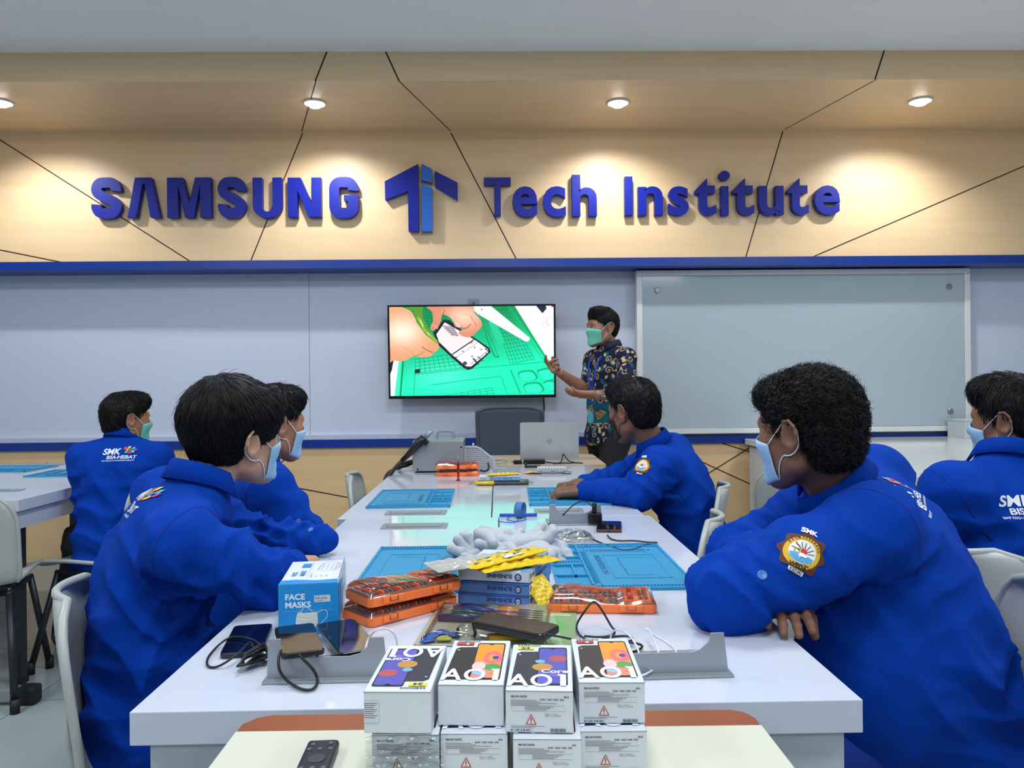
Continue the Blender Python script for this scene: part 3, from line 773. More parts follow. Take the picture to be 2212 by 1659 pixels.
def fold_field(groups):
    G = [(np.array(c, np.float32), r, np.array(Vector(d).normalized(), np.float32), np.array(Vector(d).orthogonal().normalized(), np.float32), f, a, ph) for c, r, d, f, a, ph in groups]
    def F(P, D):
        out = D
        for c, r, d, o, f, a, ph in G:
            X = P - c; m = np.exp(-(X ** 2).sum(-1) / (r * r))
            t = X @ d; s_ = X @ o
            w = np.sin(t * f * .5 + 1.6 * np.sin(s_ * f * .30 + ph) + .6 * np.sin(t * f * .23 - s_ * f * .41) + ph)
            out = out - a * m * (1.15 - 2.3 * np.abs(w) ** .75)
        if G:
            out = out - .0011 * np.sin(P[..., 0] * 61 + 2.4 * np.sin(P[..., 2] * 37 + 1) + 1.3 * np.sin(P[..., 1] * 29)) * np.sin(P[..., 2] * 53 + 2 * np.sin(P[..., 1] * 31))
        return out
    return F

def tubeobj(name, pts, r, m, parent, seg=6, smooth=True, n=5):
    return obj(name, MB().tube(catmull(pts, n), r, seg), m, parent, world=True, smooth=smooth)

def hair_strands(mb, bvh, base, N, L, steps, crown, wid, lift, seed, wild=0.15, zmin=-1, flow=None):
    rnd = random.Random(seed); V = base.v; F = base.f; A = []; tot = 0
    for f in F:
        a, b, c = Vector(V[f[0]]), Vector(V[f[1]]), Vector(V[f[2]]); tot += (b - a).cross(c - a).length; A.append(tot)
    import bisect
    for _ in range(N):
        f = F[min(bisect.bisect(A, rnd.random() * tot), len(F) - 1)]
        a, b, c = Vector(V[f[0]]), Vector(V[f[1]]), Vector(V[f[2]]); u, v = rnd.random(), rnd.random()
        p = a + (b - a) * u + (c - a) * v * .9
        hit = bvh.find_nearest(p)
        if hit[0] is None: continue
        p, n = hit[0], hit[1]
        dr = (p - Vector(crown)); dr = dr / max(dr.length, 1e-3)
        T = dr + Vector(flow(p) if flow else (0, 0, -.8)) + Vector((rnd.gauss(0, wild), rnd.gauss(0, wild), rnd.gauss(0, wild)))
        l = L * rnd.uniform(.6, 1.2) / steps; pts = [p - n * .001]; lf = lift * rnd.uniform(.3, 1.3)
        q = p.copy()
        for k in range(steps):
            T = (T - n * T.dot(n)).normalized()
            q = q + T * l
            h = bvh.find_nearest(q)
            if h[0] is None: break
            if (h[0] - q).length > l * 1.2:                 # past the edge of the hair: hang free
                q = q + Vector((0, 0, -l * .1)); pts.append(q + n * lf)
                continue
            q, n = h[0], h[1]; pts.append(q + n * lf * ((k + 1) / steps) ** 1.3)
        if len(pts) > 2:
            m = len(pts); mb.tube(pts, [wid * (1 - .8 * (i / (m - 1)) ** 2) for i in range(m)], 3, caps=False)

def make_head(parent, O, f, u, s, neck_w, skin, hair, mask, seed=1, vox=.003, extra_body=None, eyes=False, nr=.052):
    """builds body (head, neck, extra skin), hair, mask with loops. O = point between the ears"""
    Rf = frame(f, u); M = Matrix.Translation(O) @ Rf.to_4x4() @ Matrix.Diagonal((s, s, s, 1)); Mi = M.inverted()
    nl = Mi @ Vector(neck_w)
    hs = ears(head_sdf(nl, nr))
    V, F = blob(hs, vox); skin_l = vf_mb(V, F); bv = bvh_of(skin_l)
    body = vf_mb(V, F, M)
    for e in (extra_body or []): body.add(e.v, e.f)
    bo = obj('body', body, skin, parent, world=True, smooth=True)
    # hair
    hsdf = SDF()
    for (c, r) in hair['vol']: hsdf.ell(c, r, k=hair.get('k', .025))
    for q in hair.get('cut', [((0, .135, -.035), (.10, .075, .085))]): hsdf.box(q[0], q[1], .02, k=.012, op='-')
    for q in (-1, 1):
        hsdf.ell((q * .092, -.004, -.012), (.030, .024, .032), k=.012, op='-')
        hsdf.ell((q * .075, .050, -.055), (.030, .050, .040), k=.012, op='-')
    hsdf.box((0, -.02, -.135 + hair.get('nape', 0)), (.12, .12, .065), .01, k=.02, op='-')
    rf = hair.get('rough', .0015)
    def dsp(P, D):
        return D + rf * (np.sin(P[..., 0] * 210 + 3 * np.sin(P[..., 2] * 60)) * np.sin(P[..., 2] * 150 + 2 * np.sin(P[..., 1] * 90)))
    HV, HF = blob(hsdf, vox * 1.1, dsp); hb = vf_mb(HV, HF); hbv = bvh_of(hb)
    st = MB(); st.add(hb.v, hb.f)
    for q in hair['strands']: hair_strands(st, hbv, hb, seed=seed, **q); seed += 1
    st.v = [tuple(M @ Vector(v)) for v in st.v]
    obj('hair', st, M_hair, parent, world=True, smooth=True)
    # ears loops and mask
    if mask:
        nu, nv = 24, 12; G = []
        for j in range(nv + 1):
            v = j / nv; row = []
            for i in range(nu + 1):
                uu_ = -1 + 2 * i / nu; az = uu_ * R(64); zt = -.003 - .016 * abs(uu_) ** 1.5; zb = -.124 + .024 * abs(uu_) ** 1.6
                z = zt + (zb - zt) * v; oz = max(z, -.088)
                d = Vector((math.sin(az), math.cos(az), (z - oz) * 9)).normalized()
                o = Vector((0, .01, oz)); h = bv.ray_cast(o + d * .2, -d)
                r = (h[0] - o).length if h[0] is not None else .09
                row.append((o, d, min(r, .125)))
            pr = [Vector((math.sin(-R(64) + R(128) * i / nu), math.cos(-R(64) + R(128) * i / nu))) * row[i][2] for i in range(nu + 1)]
            nr_ = []
            for i in range(nu + 1):
                best = row[i][2]; e = Vector((math.sin(-R(64) + R(128) * i / nu), math.cos(-R(64) + R(128) * i / nu)))
                for a in range(0, i):
                    for b in range(i + 1, nu + 1):
                        A, B = pr[a], pr[b]; dd = B - A; den = e.x * dd.y - e.y * dd.x
                        if abs(den) > 1e-9:
                            t = (A.x * dd.y - A.y * dd.x) / den
                            if best < t < .13: best = t
                nr_.append(best)
            G.append((row, nr_))
        RR = np.array([g[1] for g in G])
        for _ in range(2):
            sm = RR.copy(); sm[1:-1] = (RR[:-2] + 2 * RR[1:-1] + RR[2:]) / 4; RR = np.maximum(sm, RR - .001)
        mm = MB(); pts = []
        for j in range(nv + 1):
            pl = .0022 * abs(((j / nv) * 4 + .5) % 1 - .5) * 2
            for i in range(nu + 1):
                o, d, _ = G[j][0][i]; edge = min(1, 4 * min(i, nu - i) / nu)
                pts.append(M @ (o + d * (RR[j][i] + .0035 + pl * edge)))
        mm.add(pts, [(j * (nu + 1) + i, j * (nu + 1) + i + 1, (j + 1) * (nu + 1) + i + 1, (j + 1) * (nu + 1) + i) for j in range(nv) for i in range(nu)])
        mo = obj('face_mask', mm, mask, parent, world=True, smooth=True, solid=.0012)
        for q, i in ((-1, 0), (1, nu)):
            a, b = Mi @ pts[i], Mi @ pts[nv * (nu + 1) + i]
            lp = [a, V3(q * .079, .018, .010), V3(q * .0835, -.006, .027), V3(q * .086, -.026, .018), V3(q * .086, -.030, -.008), V3(q * .082, -.018, -.032), V3(q * .074, .012, -.044), b]
            lp = [p.copy() for p in catmull(lp, 5)]
            for i_ in range(1, len(lp) - 1):
                h_ = bv.find_nearest(lp[i_])
                if h_[0] is not None and (lp[i_] - h_[0]).dot(h_[1]) < .0022: lp[i_] = h_[0] + h_[1] * .0022
            lo_ = obj('ear_loop', MB().tube([M @ p for p in lp], .0013 * s, 6), M_maskk if mask is M_maskk else M_loop, mo, smooth=True)
            lo_.data.transform(pmat(parent).inverted())
    if eyes:
        for q in (-1, 1):
            c = M @ V3(q * .031, .0765, .004)
            e = MB().ball(c, .0115 * s, 16, 10); e.ball(M @ V3(q * .0315, .0862, .0035), .0035 * s, 10, 6, mi=1)
            obj('eye', e, [M_eyew, M_iris], parent, world=True, smooth=True)
            obj('eyebrow', MB().tube([M @ V3(q * .014, .091, .0205), M @ V3(q * .031, .089, .0265), M @ V3(q * .047, .078, .022)], [.0032, .0034, .0012], 6), M_hair, parent, world=True, smooth=True)
            lid = [M @ V3(q * x, y, z) for x, y, z in ((.018, .0865, .004), (.025, .0885, .0095), (.034, .0885, .0098), (.042, .083, .005))]
            obj('eyelid', MB().tube(catmull(lid, 4), .0021 * s, 6), skin, parent, world=True, smooth=True)
    return M, bo

H_SHORT = dict(vol=[((0, -.016, .040), (.084, .101, .090)), ((0, -.055, -.010), (.064, .050, .070)), ((0, .055, .085), (.06, .045, .032))],
               strands=[dict(N=2600, L=.035, steps=4, crown=(0, -.02, .14), wid=.0009, lift=.004, wild=.18)], rough=.002)

def collar(parent, c, axis, fwd, m, r0=.062, h=.036, drop=.034, gap=38, flare=.016, name='collar'):
    """stand-and-fall shirt collar: open by gap degrees at the front"""
    Rf = frame(fwd, axis); M = Matrix.Translation(c) @ Rf.to_4x4()
    prof = [(r0 - .004, -.012), (r0 - .006, h * .6), (r0 - .002, h), (r0 + .004, h + .004), (r0 + .009, h * .85), (r0 + flare, h - drop), (r0 + flare - .004, h - drop - .001), (r0 + .004, h * .6), (r0 + .002, -.012)]
    nu = 36; vs = []; fs = []; n = len(prof)
    for i in range(nu + 1):
        t = i / nu; a = R(90 + gap) + (2 * math.pi - 2 * R(gap)) * t
        edge = max(0, 1 - min(i, nu - i) / 5.0)
        for k, (r, z) in enumerate(prof):
            zz = z - edge * (.012 if k in (5, 6) else .004) + .010 * (-math.sin(a)) ; rr = r + edge * .008 * (k in (5, 6))
            vs.append(M @ V3(math.cos(a) * rr * 1.0, math.sin(a) * rr * 1.0, zz))
    fs = [(i * n + k, i * n + (k + 1) % n, (i + 1) * n + (k + 1) % n, (i + 1) * n + k) for i in range(nu) for k in range(n)]
    fs += [tuple(range(n - 1, -1, -1)), tuple(nu * n + k for k in range(n))]
    return obj(name, MB().add(vs, fs), m, parent, world=True, smooth=True)

def torso_frame(J):
    up = (J['nb'] - J['pv']).normalized(); rt = (J['sR'] - J['sL']); rt = (rt - up * rt.dot(up)).normalized(); fw = up.cross(rt)
    return rt, fw, up, Matrix(((rt.x, fw.x, up.x), (rt.y, fw.y, up.y), (rt.z, fw.z, up.z)))

def jacket_sdf(J, bulk=1.0, hem=.10, hunch=.03, sl=(.072, .060, .052)):
    rt, fw, up, Rm = torso_frame(J); pv, nb = J['pv'], J['nb']; L = (nb - pv).length
    s = SDF(); b = bulk
    def sp(t): return pv + up * L * t - fw * hunch * math.sin(math.pi * t)
    s.ell(sp(.02), (.180 * b, .140 * b, .12), rot=Rm, k=.05)
    s.ell(sp(.18) , (.165 * b, .130 * b, .13), rot=Rm, k=.06)
    s.ell(sp(.42), (.158 * b, .118 * b, .15), rot=Rm, k=.06)
    s.ell(sp(.68), (.168 * b, .116 * b, .14), rot=Rm, k=.06)
    for S, E, W, q in ((J['sL'], J['eL'], J['wL'], -1), (J['sR'], J['eR'], J['wR'], 1)):
        s.cap(sp(.84) + rt * q * .04, S - rt * q * .01, .068 * b, sl[0] * .92, k=.06)
        s.cap(nb + rt * q * .035 - up * .03, S + up * .004, .036, .045, k=.05)
        s.cap(S, S.lerp(E, .55), sl[0], (sl[0] + sl[1]) / 2, k=.035)
        s.cap(S.lerp(E, .5), E, (sl[0] + sl[1]) / 2, sl[1], k=.03)
        mid = E.lerp(W, .6)
        s.cap(E, mid, sl[1], sl[2] * 1.02, k=.02)
        s.cap(mid, W, sl[2] * 1.02, sl[2] * .86, k=.015)
    s.cap(nb - up * .04, nb + up * .005, .075, .058, k=.04)
    s.ell(pv - up * hem * .5 + fw * .01, (.190 * b, .150 * b, .10), rot=Rm, k=.04)
    if J.get('lap'): s.ell(pv - up * .03 + fw * .12, (.16, .15, .08), rot=Rm, k=.05)
    return s

def sleeve_folds(J, amp=1.0, seed=0):
    rnd = random.Random(seed); rt, fw, up, _ = torso_frame(J); g = []
    for S, E, W, q in ((J['sL'], J['eL'], J['wL'], -1), (J['sR'], J['eR'], J['wR'], 1)):
        d1 = (E - S); d2 = (W - E)
        g += [(E, .085, d2 + up * .1, 120, .0048 * amp, rnd.random() * 6), (S.lerp(E, .75), .09, d1 + rt * .1, 85, .0042 * amp, rnd.random() * 6),
              (E.lerp(W, .6), .08, d2, 105, .0038 * amp, rnd.random() * 6), (S.lerp(E, .35) , .09, d1 + fw * .12, 60, .0038 * amp, rnd.random() * 6)]
        g += [(S - rt * q * .06 - up * .08, .11, rt * .7 * q + up * .9, 75, .0052 * amp, rnd.random() * 6)]
    pv, nb = J['pv'], J['nb']
    g += [(pv.lerp(nb, .25), .16, up + rt * .25, 58, .0065 * amp, 1 + rnd.random()), (pv.lerp(nb, .05) , .18, up - rt * .4, 48, .008 * amp, rnd.random() * 6),
          (pv.lerp(nb, .6) - fw * .1, .13, rt + up * .3, 42, .004 * amp, rnd.random() * 6), (pv.lerp(nb, .55) + fw * .1, .14, rt - up * .5, 60, .005 * amp, rnd.random() * 6)]
    return g

def ring_on(bv, c, axis, r, w, parent, m, name='seam', a0=0, a1=360, n=48, closed=True):
    """thin stitched line where a ring of rays around c meets the cloth"""
    a = Vector(axis).normalized(); u = a.orthogonal().normalized(); v = a.cross(u); pts = []
    for i in range(n + 1):
        t = R(a0 + (a1 - a0) * i / n); d = u * math.cos(t) + v * math.sin(t)
        h = bv.ray_cast(c + d * r, -d)
        if h[0] is not None and (h[0] - c).length < r * .98: pts.append(h[0] + h[1] * w * .1)
        else:
            if len(pts) > 4: obj(name, MB().tube(pts, w, 5), m, parent, world=True, smooth=True)
            pts = []
    if len(pts) > 4: obj(name, MB().tube(pts, w, 5), m, parent, world=True, smooth=True)

def project_place(bv, O, U, Vv, N, off=.0012):
    """artwork laid on cloth: O origin, U/V unit axes, N outward direction"""
    O, U, Vv, N = Vector(O), Vector(U).normalized(), Vector(Vv).normalized(), Vector(N).normalized()
    def place(x, y, h):
        p = O + U * x + Vv * y; hit = bv.ray_cast(p + N * .25, -N)
        q = hit[0] if hit[0] is not None else p
        n = hit[1] if hit[0] is not None else N
        return q + (n * .7 + N * .3) * (off + h * 3)
    return place
def fit_text(A, t, x, y, w, h, col, bold, shear=0.0):
    """lettering squeezed to width w with capital height h"""
    vs, fs = text_mesh(t, 1.0, bold); W_ = max(v[0] for v in vs) - min(v[0] for v in vs); H_ = max(v[1] for v in vs)
    size = h / H_; A.text(t, x, y, size, col, bold=bold, sx=w / (W_ * size + abs(shear) * h), shear=shear)
def back_print(W=.17):
    A = Art(); w = (232, 236, 242)
    fit_text(A, 'SMK', -.067, .0, .078, .026, w, .028, .18)
    fit_text(A, 'BISA-HEBAT', -.049, -.020, .117, .0150, w, .024, .12)
    fit_text(A, 'SIAP KERJA-SANTUN-MANDIRI-KREATIF', -.067, -.030, .128, .0052, (206, 214, 232), .03)
    for (x, y, c) in ((.022, .004, (120, 196, 40)), (.034, .002, (232, 30, 90)), (.024, .014, (250, 150, 20)), (.036, .013, (40, 140, 220)), (.016, .020, (240, 80, 40)), (.046, .006, (250, 200, 30)), (.046, .020, (60, 190, 210)), (.030, .024, (250, 210, 40)), (.054, .013, (200, 40, 140))):
        A.poly([(x, y), ((x + .010), (y + .002)), ((x + .011), (y + .011)), ((x + .001), (y + .009))], c)
    return A
def patch_art(r=.034):
    A = Art(); 
    A.poly([((r * (1.0 + .10 * math.cos(8 * t))) * math.cos(t), (r * (1.0 + .10 * math.cos(8 * t))) * math.sin(t)) for t in [2 * math.pi * i / 64 for i in range(64)]], (92, 44, 30))
    A.disc(0, -.01 * r, r * .80, (222, 176, 40), n=32); A.disc(0, 0, r * .60, (240, 240, 236), n=28)
    A.poly([(-.55 * r, -.15 * r), (.55 * r, -.15 * r), (.48 * r, -.38 * r), (.2 * r, -.55 * r), (-.2 * r, -.55 * r), (-.48 * r, -.38 * r)], (90, 170, 216))
    for i in range(7):
        a = R(20 + i * 23.3); A.line([(.22 * r * math.cos(a), -.1 * r + .22 * r * math.sin(a)), (.56 * r * math.cos(a), -.1 * r + .56 * r * math.sin(a))], .035 * r, (60, 50, 40))
    A.disc(0, -.02 * r, r * .16, (210, 60, 40)); A.disc(0, -.22 * r, r * .2, (250, 250, 250), ry=r * .1)
    A.text('SMK', 0, .98 * r, .36 * r, (240, 240, 240), align='CENTER', bold=.04)
    A.text('WEDA', 0, -.80 * r, .26 * r, (60, 30, 20), align='CENTER', bold=.04)
    A.rect(-.36 * r, -1.04 * r, .36 * r, -.86 * r, (235, 232, 226)); A.text('KEDIRI', 0, -1.02 * r, .2 * r, (60, 30, 30), align='CENTER', bold=.03)
    for i in range(12):
        a = R(28 + i * 11.3); A.line([(.66 * r * math.cos(a), .66 * r * math.sin(a)), (.76 * r * math.cos(a), .76 * r * math.sin(a))], .05 * r, (90, 50, 20), up=0 if i else 1)
    return A

def legs(parent, J, kneeL, kneeR, footL, footR, fdir, m=M_trou, r=(.088, .062, .055), top=None, vox=.011):
    s = SDF(); rt, fw, up, Rm = torso_frame(J); pv = top or J['pv']; hz = Vector((rt.x, rt.y, 0)).normalized()
    s.ell(pv - V3(0, 0, .03), (.150, .11, .07), rot=Rm, k=.05)
    for q, K, Ft in ((-1, kneeL, footL), (1, kneeR, footR)):
        h = pv + hz * q * .09
        s.cap(h, K, r[0], r[1] + .008, k=.05); s.cap(K, Ft + V3(0, 0, .05), r[1] + .004, r[2], k=.03)
    V, F = blob(s, vox, fold_field([(kneeL, .12, (0, 0, 1), 60, .006, 1), (kneeR, .12, (0, 0, 1), 60, .006, 2)])); obj('trousers', vf_mb(V, F), m, parent, world=True, smooth=True)
    for Ft in (footL, footR):
        f = Vector(fdir).normalized(); s = SDF()
        s.cap(Ft + V3(0, 0, .042) - f * .03, Ft + V3(0, 0, .036) + f * .15, .040, .032, k=.02); s.cap(Ft + V3(0, 0, .05), Ft + V3(0, 0, .09), .044, .042, k=.03)
        s.box(Ft + V3(0, 0, -.05), (.3, .3, .05), .005, k=.004, op='-')
        V, F = blob(s, .007); obj('shoe', vf_mb(V, F), M_shoe, parent, world=True, smooth=True)
def arm_core(J, extra=()):
    """skin of the arms and trunk under the clothes, so head, trunk and hands are one body"""
    s = SDF(); rt, fw, up, Rm = torso_frame(J); pv, nb = J['pv'], J['nb']
    s.cap(pv - fw * .02, pv.lerp(nb, .5) - fw * .05, .06, .06, k=.05); s.cap(pv.lerp(nb, .5) - fw * .05, nb, .06, .042, k=.05)
    for S, E, W in ((J['sL'], J['eL'], J['wL']), (J['sR'], J['eR'], J['wR'])):
        s.cap(pv.lerp(nb, .85), S, .05, .038, k=.03); s.cap(S, E, .036, .030, k=.02); s.cap(E, W, .030, .024, k=.02)
    V, F = blob(s, .014); return vf_mb(V, F)
# ---------------------------------------------------------------- the people themselves
def student(label, base, J, head, hair, mask, skin, vox=.007, hvox=.0035, seed=0, amp=1.0, bulk=1.0, hem=.10, hunch=.03, knees=None, hands=None, sl=(.072, .060, .052), creases=(), col_gap=36, col_tilt=.25, col_r=.058, hs=.96, nr=.056, extra=()):
    P = thing('person', label, 'person', base)
    J = {k: Vector(v) if isinstance(v, (tuple, list)) else v for k, v in J.items()}
    rt, fw, up, Rm = torso_frame(J)
    hb = [arm_core(J)]
    for spec in (hands or []):
        s = SDF(); hand_prims(s, **spec); V, F = blob(s, spec.get('size', 1) * .0024); hb.append(vf_mb(V, F))
    O, f, u = head
    make_head(P, Vector(O), f, u, hs, J['nb'], skin, hair, mask, seed=seed, vox=hvox, extra_body=hb, nr=nr)
    js = jacket_sdf(J, bulk, hem, hunch, sl)
    nd = (Vector(O) - J['nb']).normalized()
    for c_, r_ in extra: js.ell(c_, r_, k=.06)
    fields = sleeve_folds(J, amp * 2.1, seed) + list(creases)
    V, F = blob(js, vox, fold_field(fields)); jm = vf_mb(V, F)
    jo = obj('jacket', jm, M_jack, P, world=True, smooth=True)
    bv = bvh_of(jm)
    collar(P, J['nb'] + up * .006 + nd * .004, (up * .8 + nd * .8 + fw * col_tilt).normalized(), fw, M_jack, r0=col_r, h=.036, drop=.038, flare=.020, gap=col_gap)
    for S, E, q in ((J['sL'], J['eL'], -1), (J['sR'], J['eR'], 1)):
        d = (E - S).normalized(); c = S + d * .012 ; ax = (rt * q + d * .9).normalized()
        ring_on(bv, c, ax, .16, .0013, P, M_seam)
    for E, W in ((J['eL'], J['wL']), (J['eR'], J['wR'])):
        d = (W - E).normalized()
        s = MB(); c = W - d * .035; a = d.orthogonal().normalized(); b = d.cross(a); pts = []
        ring_on(bv, W - d * .045, d, .1, .0011, P, M_seam, name='cuff_seam')
    return P, J, jm, bv
def button_on(P, bv, p, N, r=.0075):
    h = bv.ray_cast(Vector(p) + Vector(N) * .2, -Vector(N))
    if h[0] is None: return
    n = h[1]; M = Matrix.Translation(h[0] - n * .0005) @ n.to_track_quat('Z', 'Y').to_matrix().to_4x4()
    obj('button', MB().lathe([(r, 0), (r, .0022), (r * .85, .0030), (r * .7, .0022), (.0004, .0022)], 20, M), M_btn, P, world=True, smooth=True)

cy = at_y                                       # short name: pixel and room depth to a point
# ---- foreground left, seen from behind his right shoulder
H_FULL = dict(vol=[((0, -.020, .052), (.091, .110, .102)), ((0, -.052, -.010), (.064, .050, .062)), ((0, .050, .072), (.070, .048, .048)), ((.040, .02, .048), (.050, .072, .054)), ((-.040, .02, .048), (.050, .072, .054))],
              cut=[((0, .150, -.050), (.11, .075, .085))], nape=.018,
              strands=[dict(N=6500, L=.085, steps=6, crown=(.0, -.045, .150), wid=.0012, lift=.005, wild=.05), dict(N=260, L=.06, steps=6, crown=(0, -.045, .15), wid=.0007, lift=.014, wild=.22)], rough=.0022)
JB = dict(nb=(-.638, 1.665, .972), sR=(-.600, 1.475, .892), sL=(-.765, 1.800, .93), eR=(-.463, 1.560, .800), wR=(-.470, 1.745, .785), eL=(-.62, 1.98, .80), wL=(-.46, 2.02, .79), pv=(-.705, 1.620, .500))
P, J, jm, bv = student('person with full black hair, blue jacket and mask, leaning on the near left table side', (-.72, 1.62, 0), JB,
    ((-.582, 1.730, 1.074), (.62, .78, .10), (.08, -.06, 1)), H_FULL, M_maskb, M_skin2, vox=.0058, hvox=.003, seed=3, amp=1.25, bulk=1.0, hunch=.055, hem=.10, sl=(.071, .061, .048), hs=.945, col_r=.060, col_tilt=.60,
    hands=[dict(wrist=(-.470, 1.755, .785), d=(.08, 1, -.1), n=(0, 0, -1), th=(-1, .2, 0), curl=(.3, .3, .2))],
    creases=[((-.66, 1.50, .66), .13, (.8, -.2, -1), 44, .008, 2.0), ((-.70, 1.52, .56), .13, (.5, 0, -1), 58, .008, 0), ((-.60, 1.52, .72), .10, (1, 0, -.9), 50, .009, 1)])
back_n = Vector((-.80, -.55, .28)); rt, fw, up, _ = torso_frame(J)
back_print().refine(.012).build('back_print', P, rough=.6, world=True, place=project_place(bv, J['nb'] - up * .035 - fw * .1, rt, up, -fw))
q = cy(583, 1167, 1.45); button_on(P, bv, q, (.1, -1, .15))
legs(P, J, V3(-.33, 1.50, .47), V3(-.33, 1.78, .47), V3(-.40, 1.44, 0), V3(-.36, 1.82, 0), (1, .2, 0))

# ---- foreground right, arms folded on the table
H_CURL = dict(vol=[((0, -.017, .042), (.086, .103, .092)), ((0, -.056, -.012), (.072, .056, .076)), ((0, .056, .078), (.064, .042, .036))], nape=-.006,
              strands=[dict(N=9500, L=.017, steps=3, crown=(0, .02, .0), wid=.0010, lift=.009, wild=.75, flow=lambda p: (0, 0, 0)), dict(N=900, L=.022, steps=3, crown=(0, 0, 0), wid=.0006, lift=.016, wild=.9, flow=lambda p: (0, 0, 0))], rough=.0032)
JE = dict(nb=(.685, 1.575, .962), sL=(.700, 1.440, .910), sR=(.862, 1.775, .955), eL=(.405, 1.375, .812), wL=(.54, 1.61, .835), eR=(.535, 1.715, .805), wR=(.565, 1.46, .792), pv=(.930, 1.610, .490))
P, J, jm, bv = student('person with short curly black hair, arms folded on the near right table edge', (.93, 1.61, 0), JE,
    ((.612, 1.535, 1.088), (-.62, .78, -.04), (-.05, -.02, 1)), H_CURL, M_maskb, M_skin3, vox=.0058, hvox=.003, seed=5, amp=1.0, bulk=1.06, hunch=.06, hem=.13, extra=[((.77, 1.53, .62), (.19, .15, .21))], sl=(.082, .072, .055), hs=.96, nr=.058, col_tilt=.75, col_r=.074,
    hands=[dict(wrist=(.525, 1.462, .786), d=(-.22, -1, -.03), n=(0, 0, -1), th=(1, -.2, 0), curl=(.08, .15, .22), spread=.06, thumb=1.8), dict(wrist=(.545, 1.615, .838), d=(.5, .8, .2), n=(.5, .4, -1), th=(.6, -.6, .4))],
    creases=[((.98, 1.45, .56), .15, (.25, 0, 1), 46, .010, 0), ((.86, 1.42, .62), .12, (.6, 0, 1), 48, .008, 1), ((1.02, 1.55, .70), .14, (.1, .1, 1), 40, .006, 2), ((.60, 1.70, .88), .09, (1, .2, .5), 80, .006, 1)])
rt, fw, up, _ = torso_frame(J)
back_print().refine(.012).build('back_print', P, rough=.6, world=True, place=project_place(bv, J['nb'] - up * .055 - fw * .1, rt, up, -fw))
arm = (J['eL'] - J['sL']).normalized(); N = Vector((-.35, -.80, .45)); Vv = -arm; U = Vv.cross(N).normalized()
pc = J['sL'].lerp(J['eL'], .46)
hit = bv.ray_cast(cy(1735, 1193, .6), (cy(1735, 1193, 1.2) - cy(1735, 1193, .6)).normalized())
if hit[0] is not None:
    N = hit[1]; Vv = (Vector((.50, 0.05, .86)) - N * N.dot(Vector((.50, .05, .86)))).normalized(); U = Vv.cross(N)
    patch_art(.036).refine(.006).build('sleeve_badge', P, rough=.7, world=True, place=project_place(bv, hit[0], U, Vv, N, off=.002))
q = cy(1650, 1240, 1.30); button_on(P, bv, q, (-.2, -1, .35), .0085)
legs(P, J, V3(.42, 1.50, .47), V3(.44, 1.75, .47), V3(.50, 1.44, 0), V3(.52, 1.80, 0), (-1, .2, 0), m=mat('blue_work_trousers', (12, 50, 150), rough=.85))

# ---- left middle, behind the first one
H_NEAT = dict(vol=[((0, -.016, .041), (.084, .101, .090)), ((0, -.054, -.010), (.067, .053, .074)), ((0, .052, .083), (.060, .044, .034)), ((.0, .03, .096), (.056, .066, .033))],
              strands=[dict(N=3200, L=.035, steps=4, crown=(0, -.03, .14), wid=.0012, lift=.006, wild=.25), dict(N=300, L=.035, steps=4, crown=(0, -.03, .14), wid=.0009, lift=.014, wild=.5)], rough=.003)
JC = dict(nb=(-.745, 2.42, .945), sR=(-.665, 2.25, .895), sL=(-.82, 2.58, .91), eR=(-.575, 2.28, .76), wR=(-.57, 2.44, .66), eL=(-.70, 2.62, .72), wL=(-.60, 2.55, .64), pv=(-.83, 2.43, .50))
P, J, jm, bv = student('person in blue jacket and mask, mostly hidden behind the full-haired person on the left', (-.83, 2.43, 0), JC,
    ((-.708, 2.46, 1.068), (.74, .66, -.06), (.06, 0, 1)), H_NEAT, M_maskb, M_skin, vox=.008, hvox=.0042, seed=9, amp=.6, hunch=.04, sl=(.072, .060, .052),
    hands=[dict(wrist=(-.57, 2.46, .655), d=(.3, 1, -.5), n=(.3, 0, -1), th=(-1, .2, 0))])
q = cy(646, 1127, 2.2); button_on(P, bv, q, (.4, -1, .1))
legs(P, J, V3(-.44, 2.30, .47), V3(-.44, 2.55, .47), V3(-.48, 2.28, 0), V3(-.48, 2.58, 0), (1, .2, 0))

# ---- far left, back to the camera
JA = dict(nb=(-1.680, 3.50, .955), sL=(-1.835, 3.46, .880), sR=(-1.515, 3.49, .875), eL=(-1.815, 3.47, .64), wL=(-1.80, 3.64, .50), eR=(-1.50, 3.55, .63), wR=(-1.57, 3.75, .54), pv=(-1.67, 3.44, .49))
P, J, jm, bv = student('person seen from behind at the left table, blue jacket and mint green mask', (-1.67, 3.44, 0), JA,
    ((-1.666, 3.52, 1.045), (.72, .70, -.04), (0, 0, 1)), H_NEAT, M_maskg, M_skin, vox=.009, hvox=.0048, seed=11, amp=1.0, hunch=.02, hem=.15, bulk=1.06, sl=(.062, .060, .054),
    hands=[dict(wrist=(-1.80, 3.65, .50), d=(.3, 1, 0), n=(0, 0, -1), th=(1, 0, 0))])
rt, fw, up, _ = torso_frame(J)
back_print().refine(.012).build('back_print', P, rough=.6, world=True, place=project_place(bv, J['nb'] - up * .068 - fw * .1 + rt * .03, rt, up, -fw))
legs(P, J, V3(-1.98, 3.70, .48), V3(-1.68, 3.85, .48), V3(-2.02, 3.64, 0), V3(-1.66, 3.88, 0), (-.3, 1, 0))

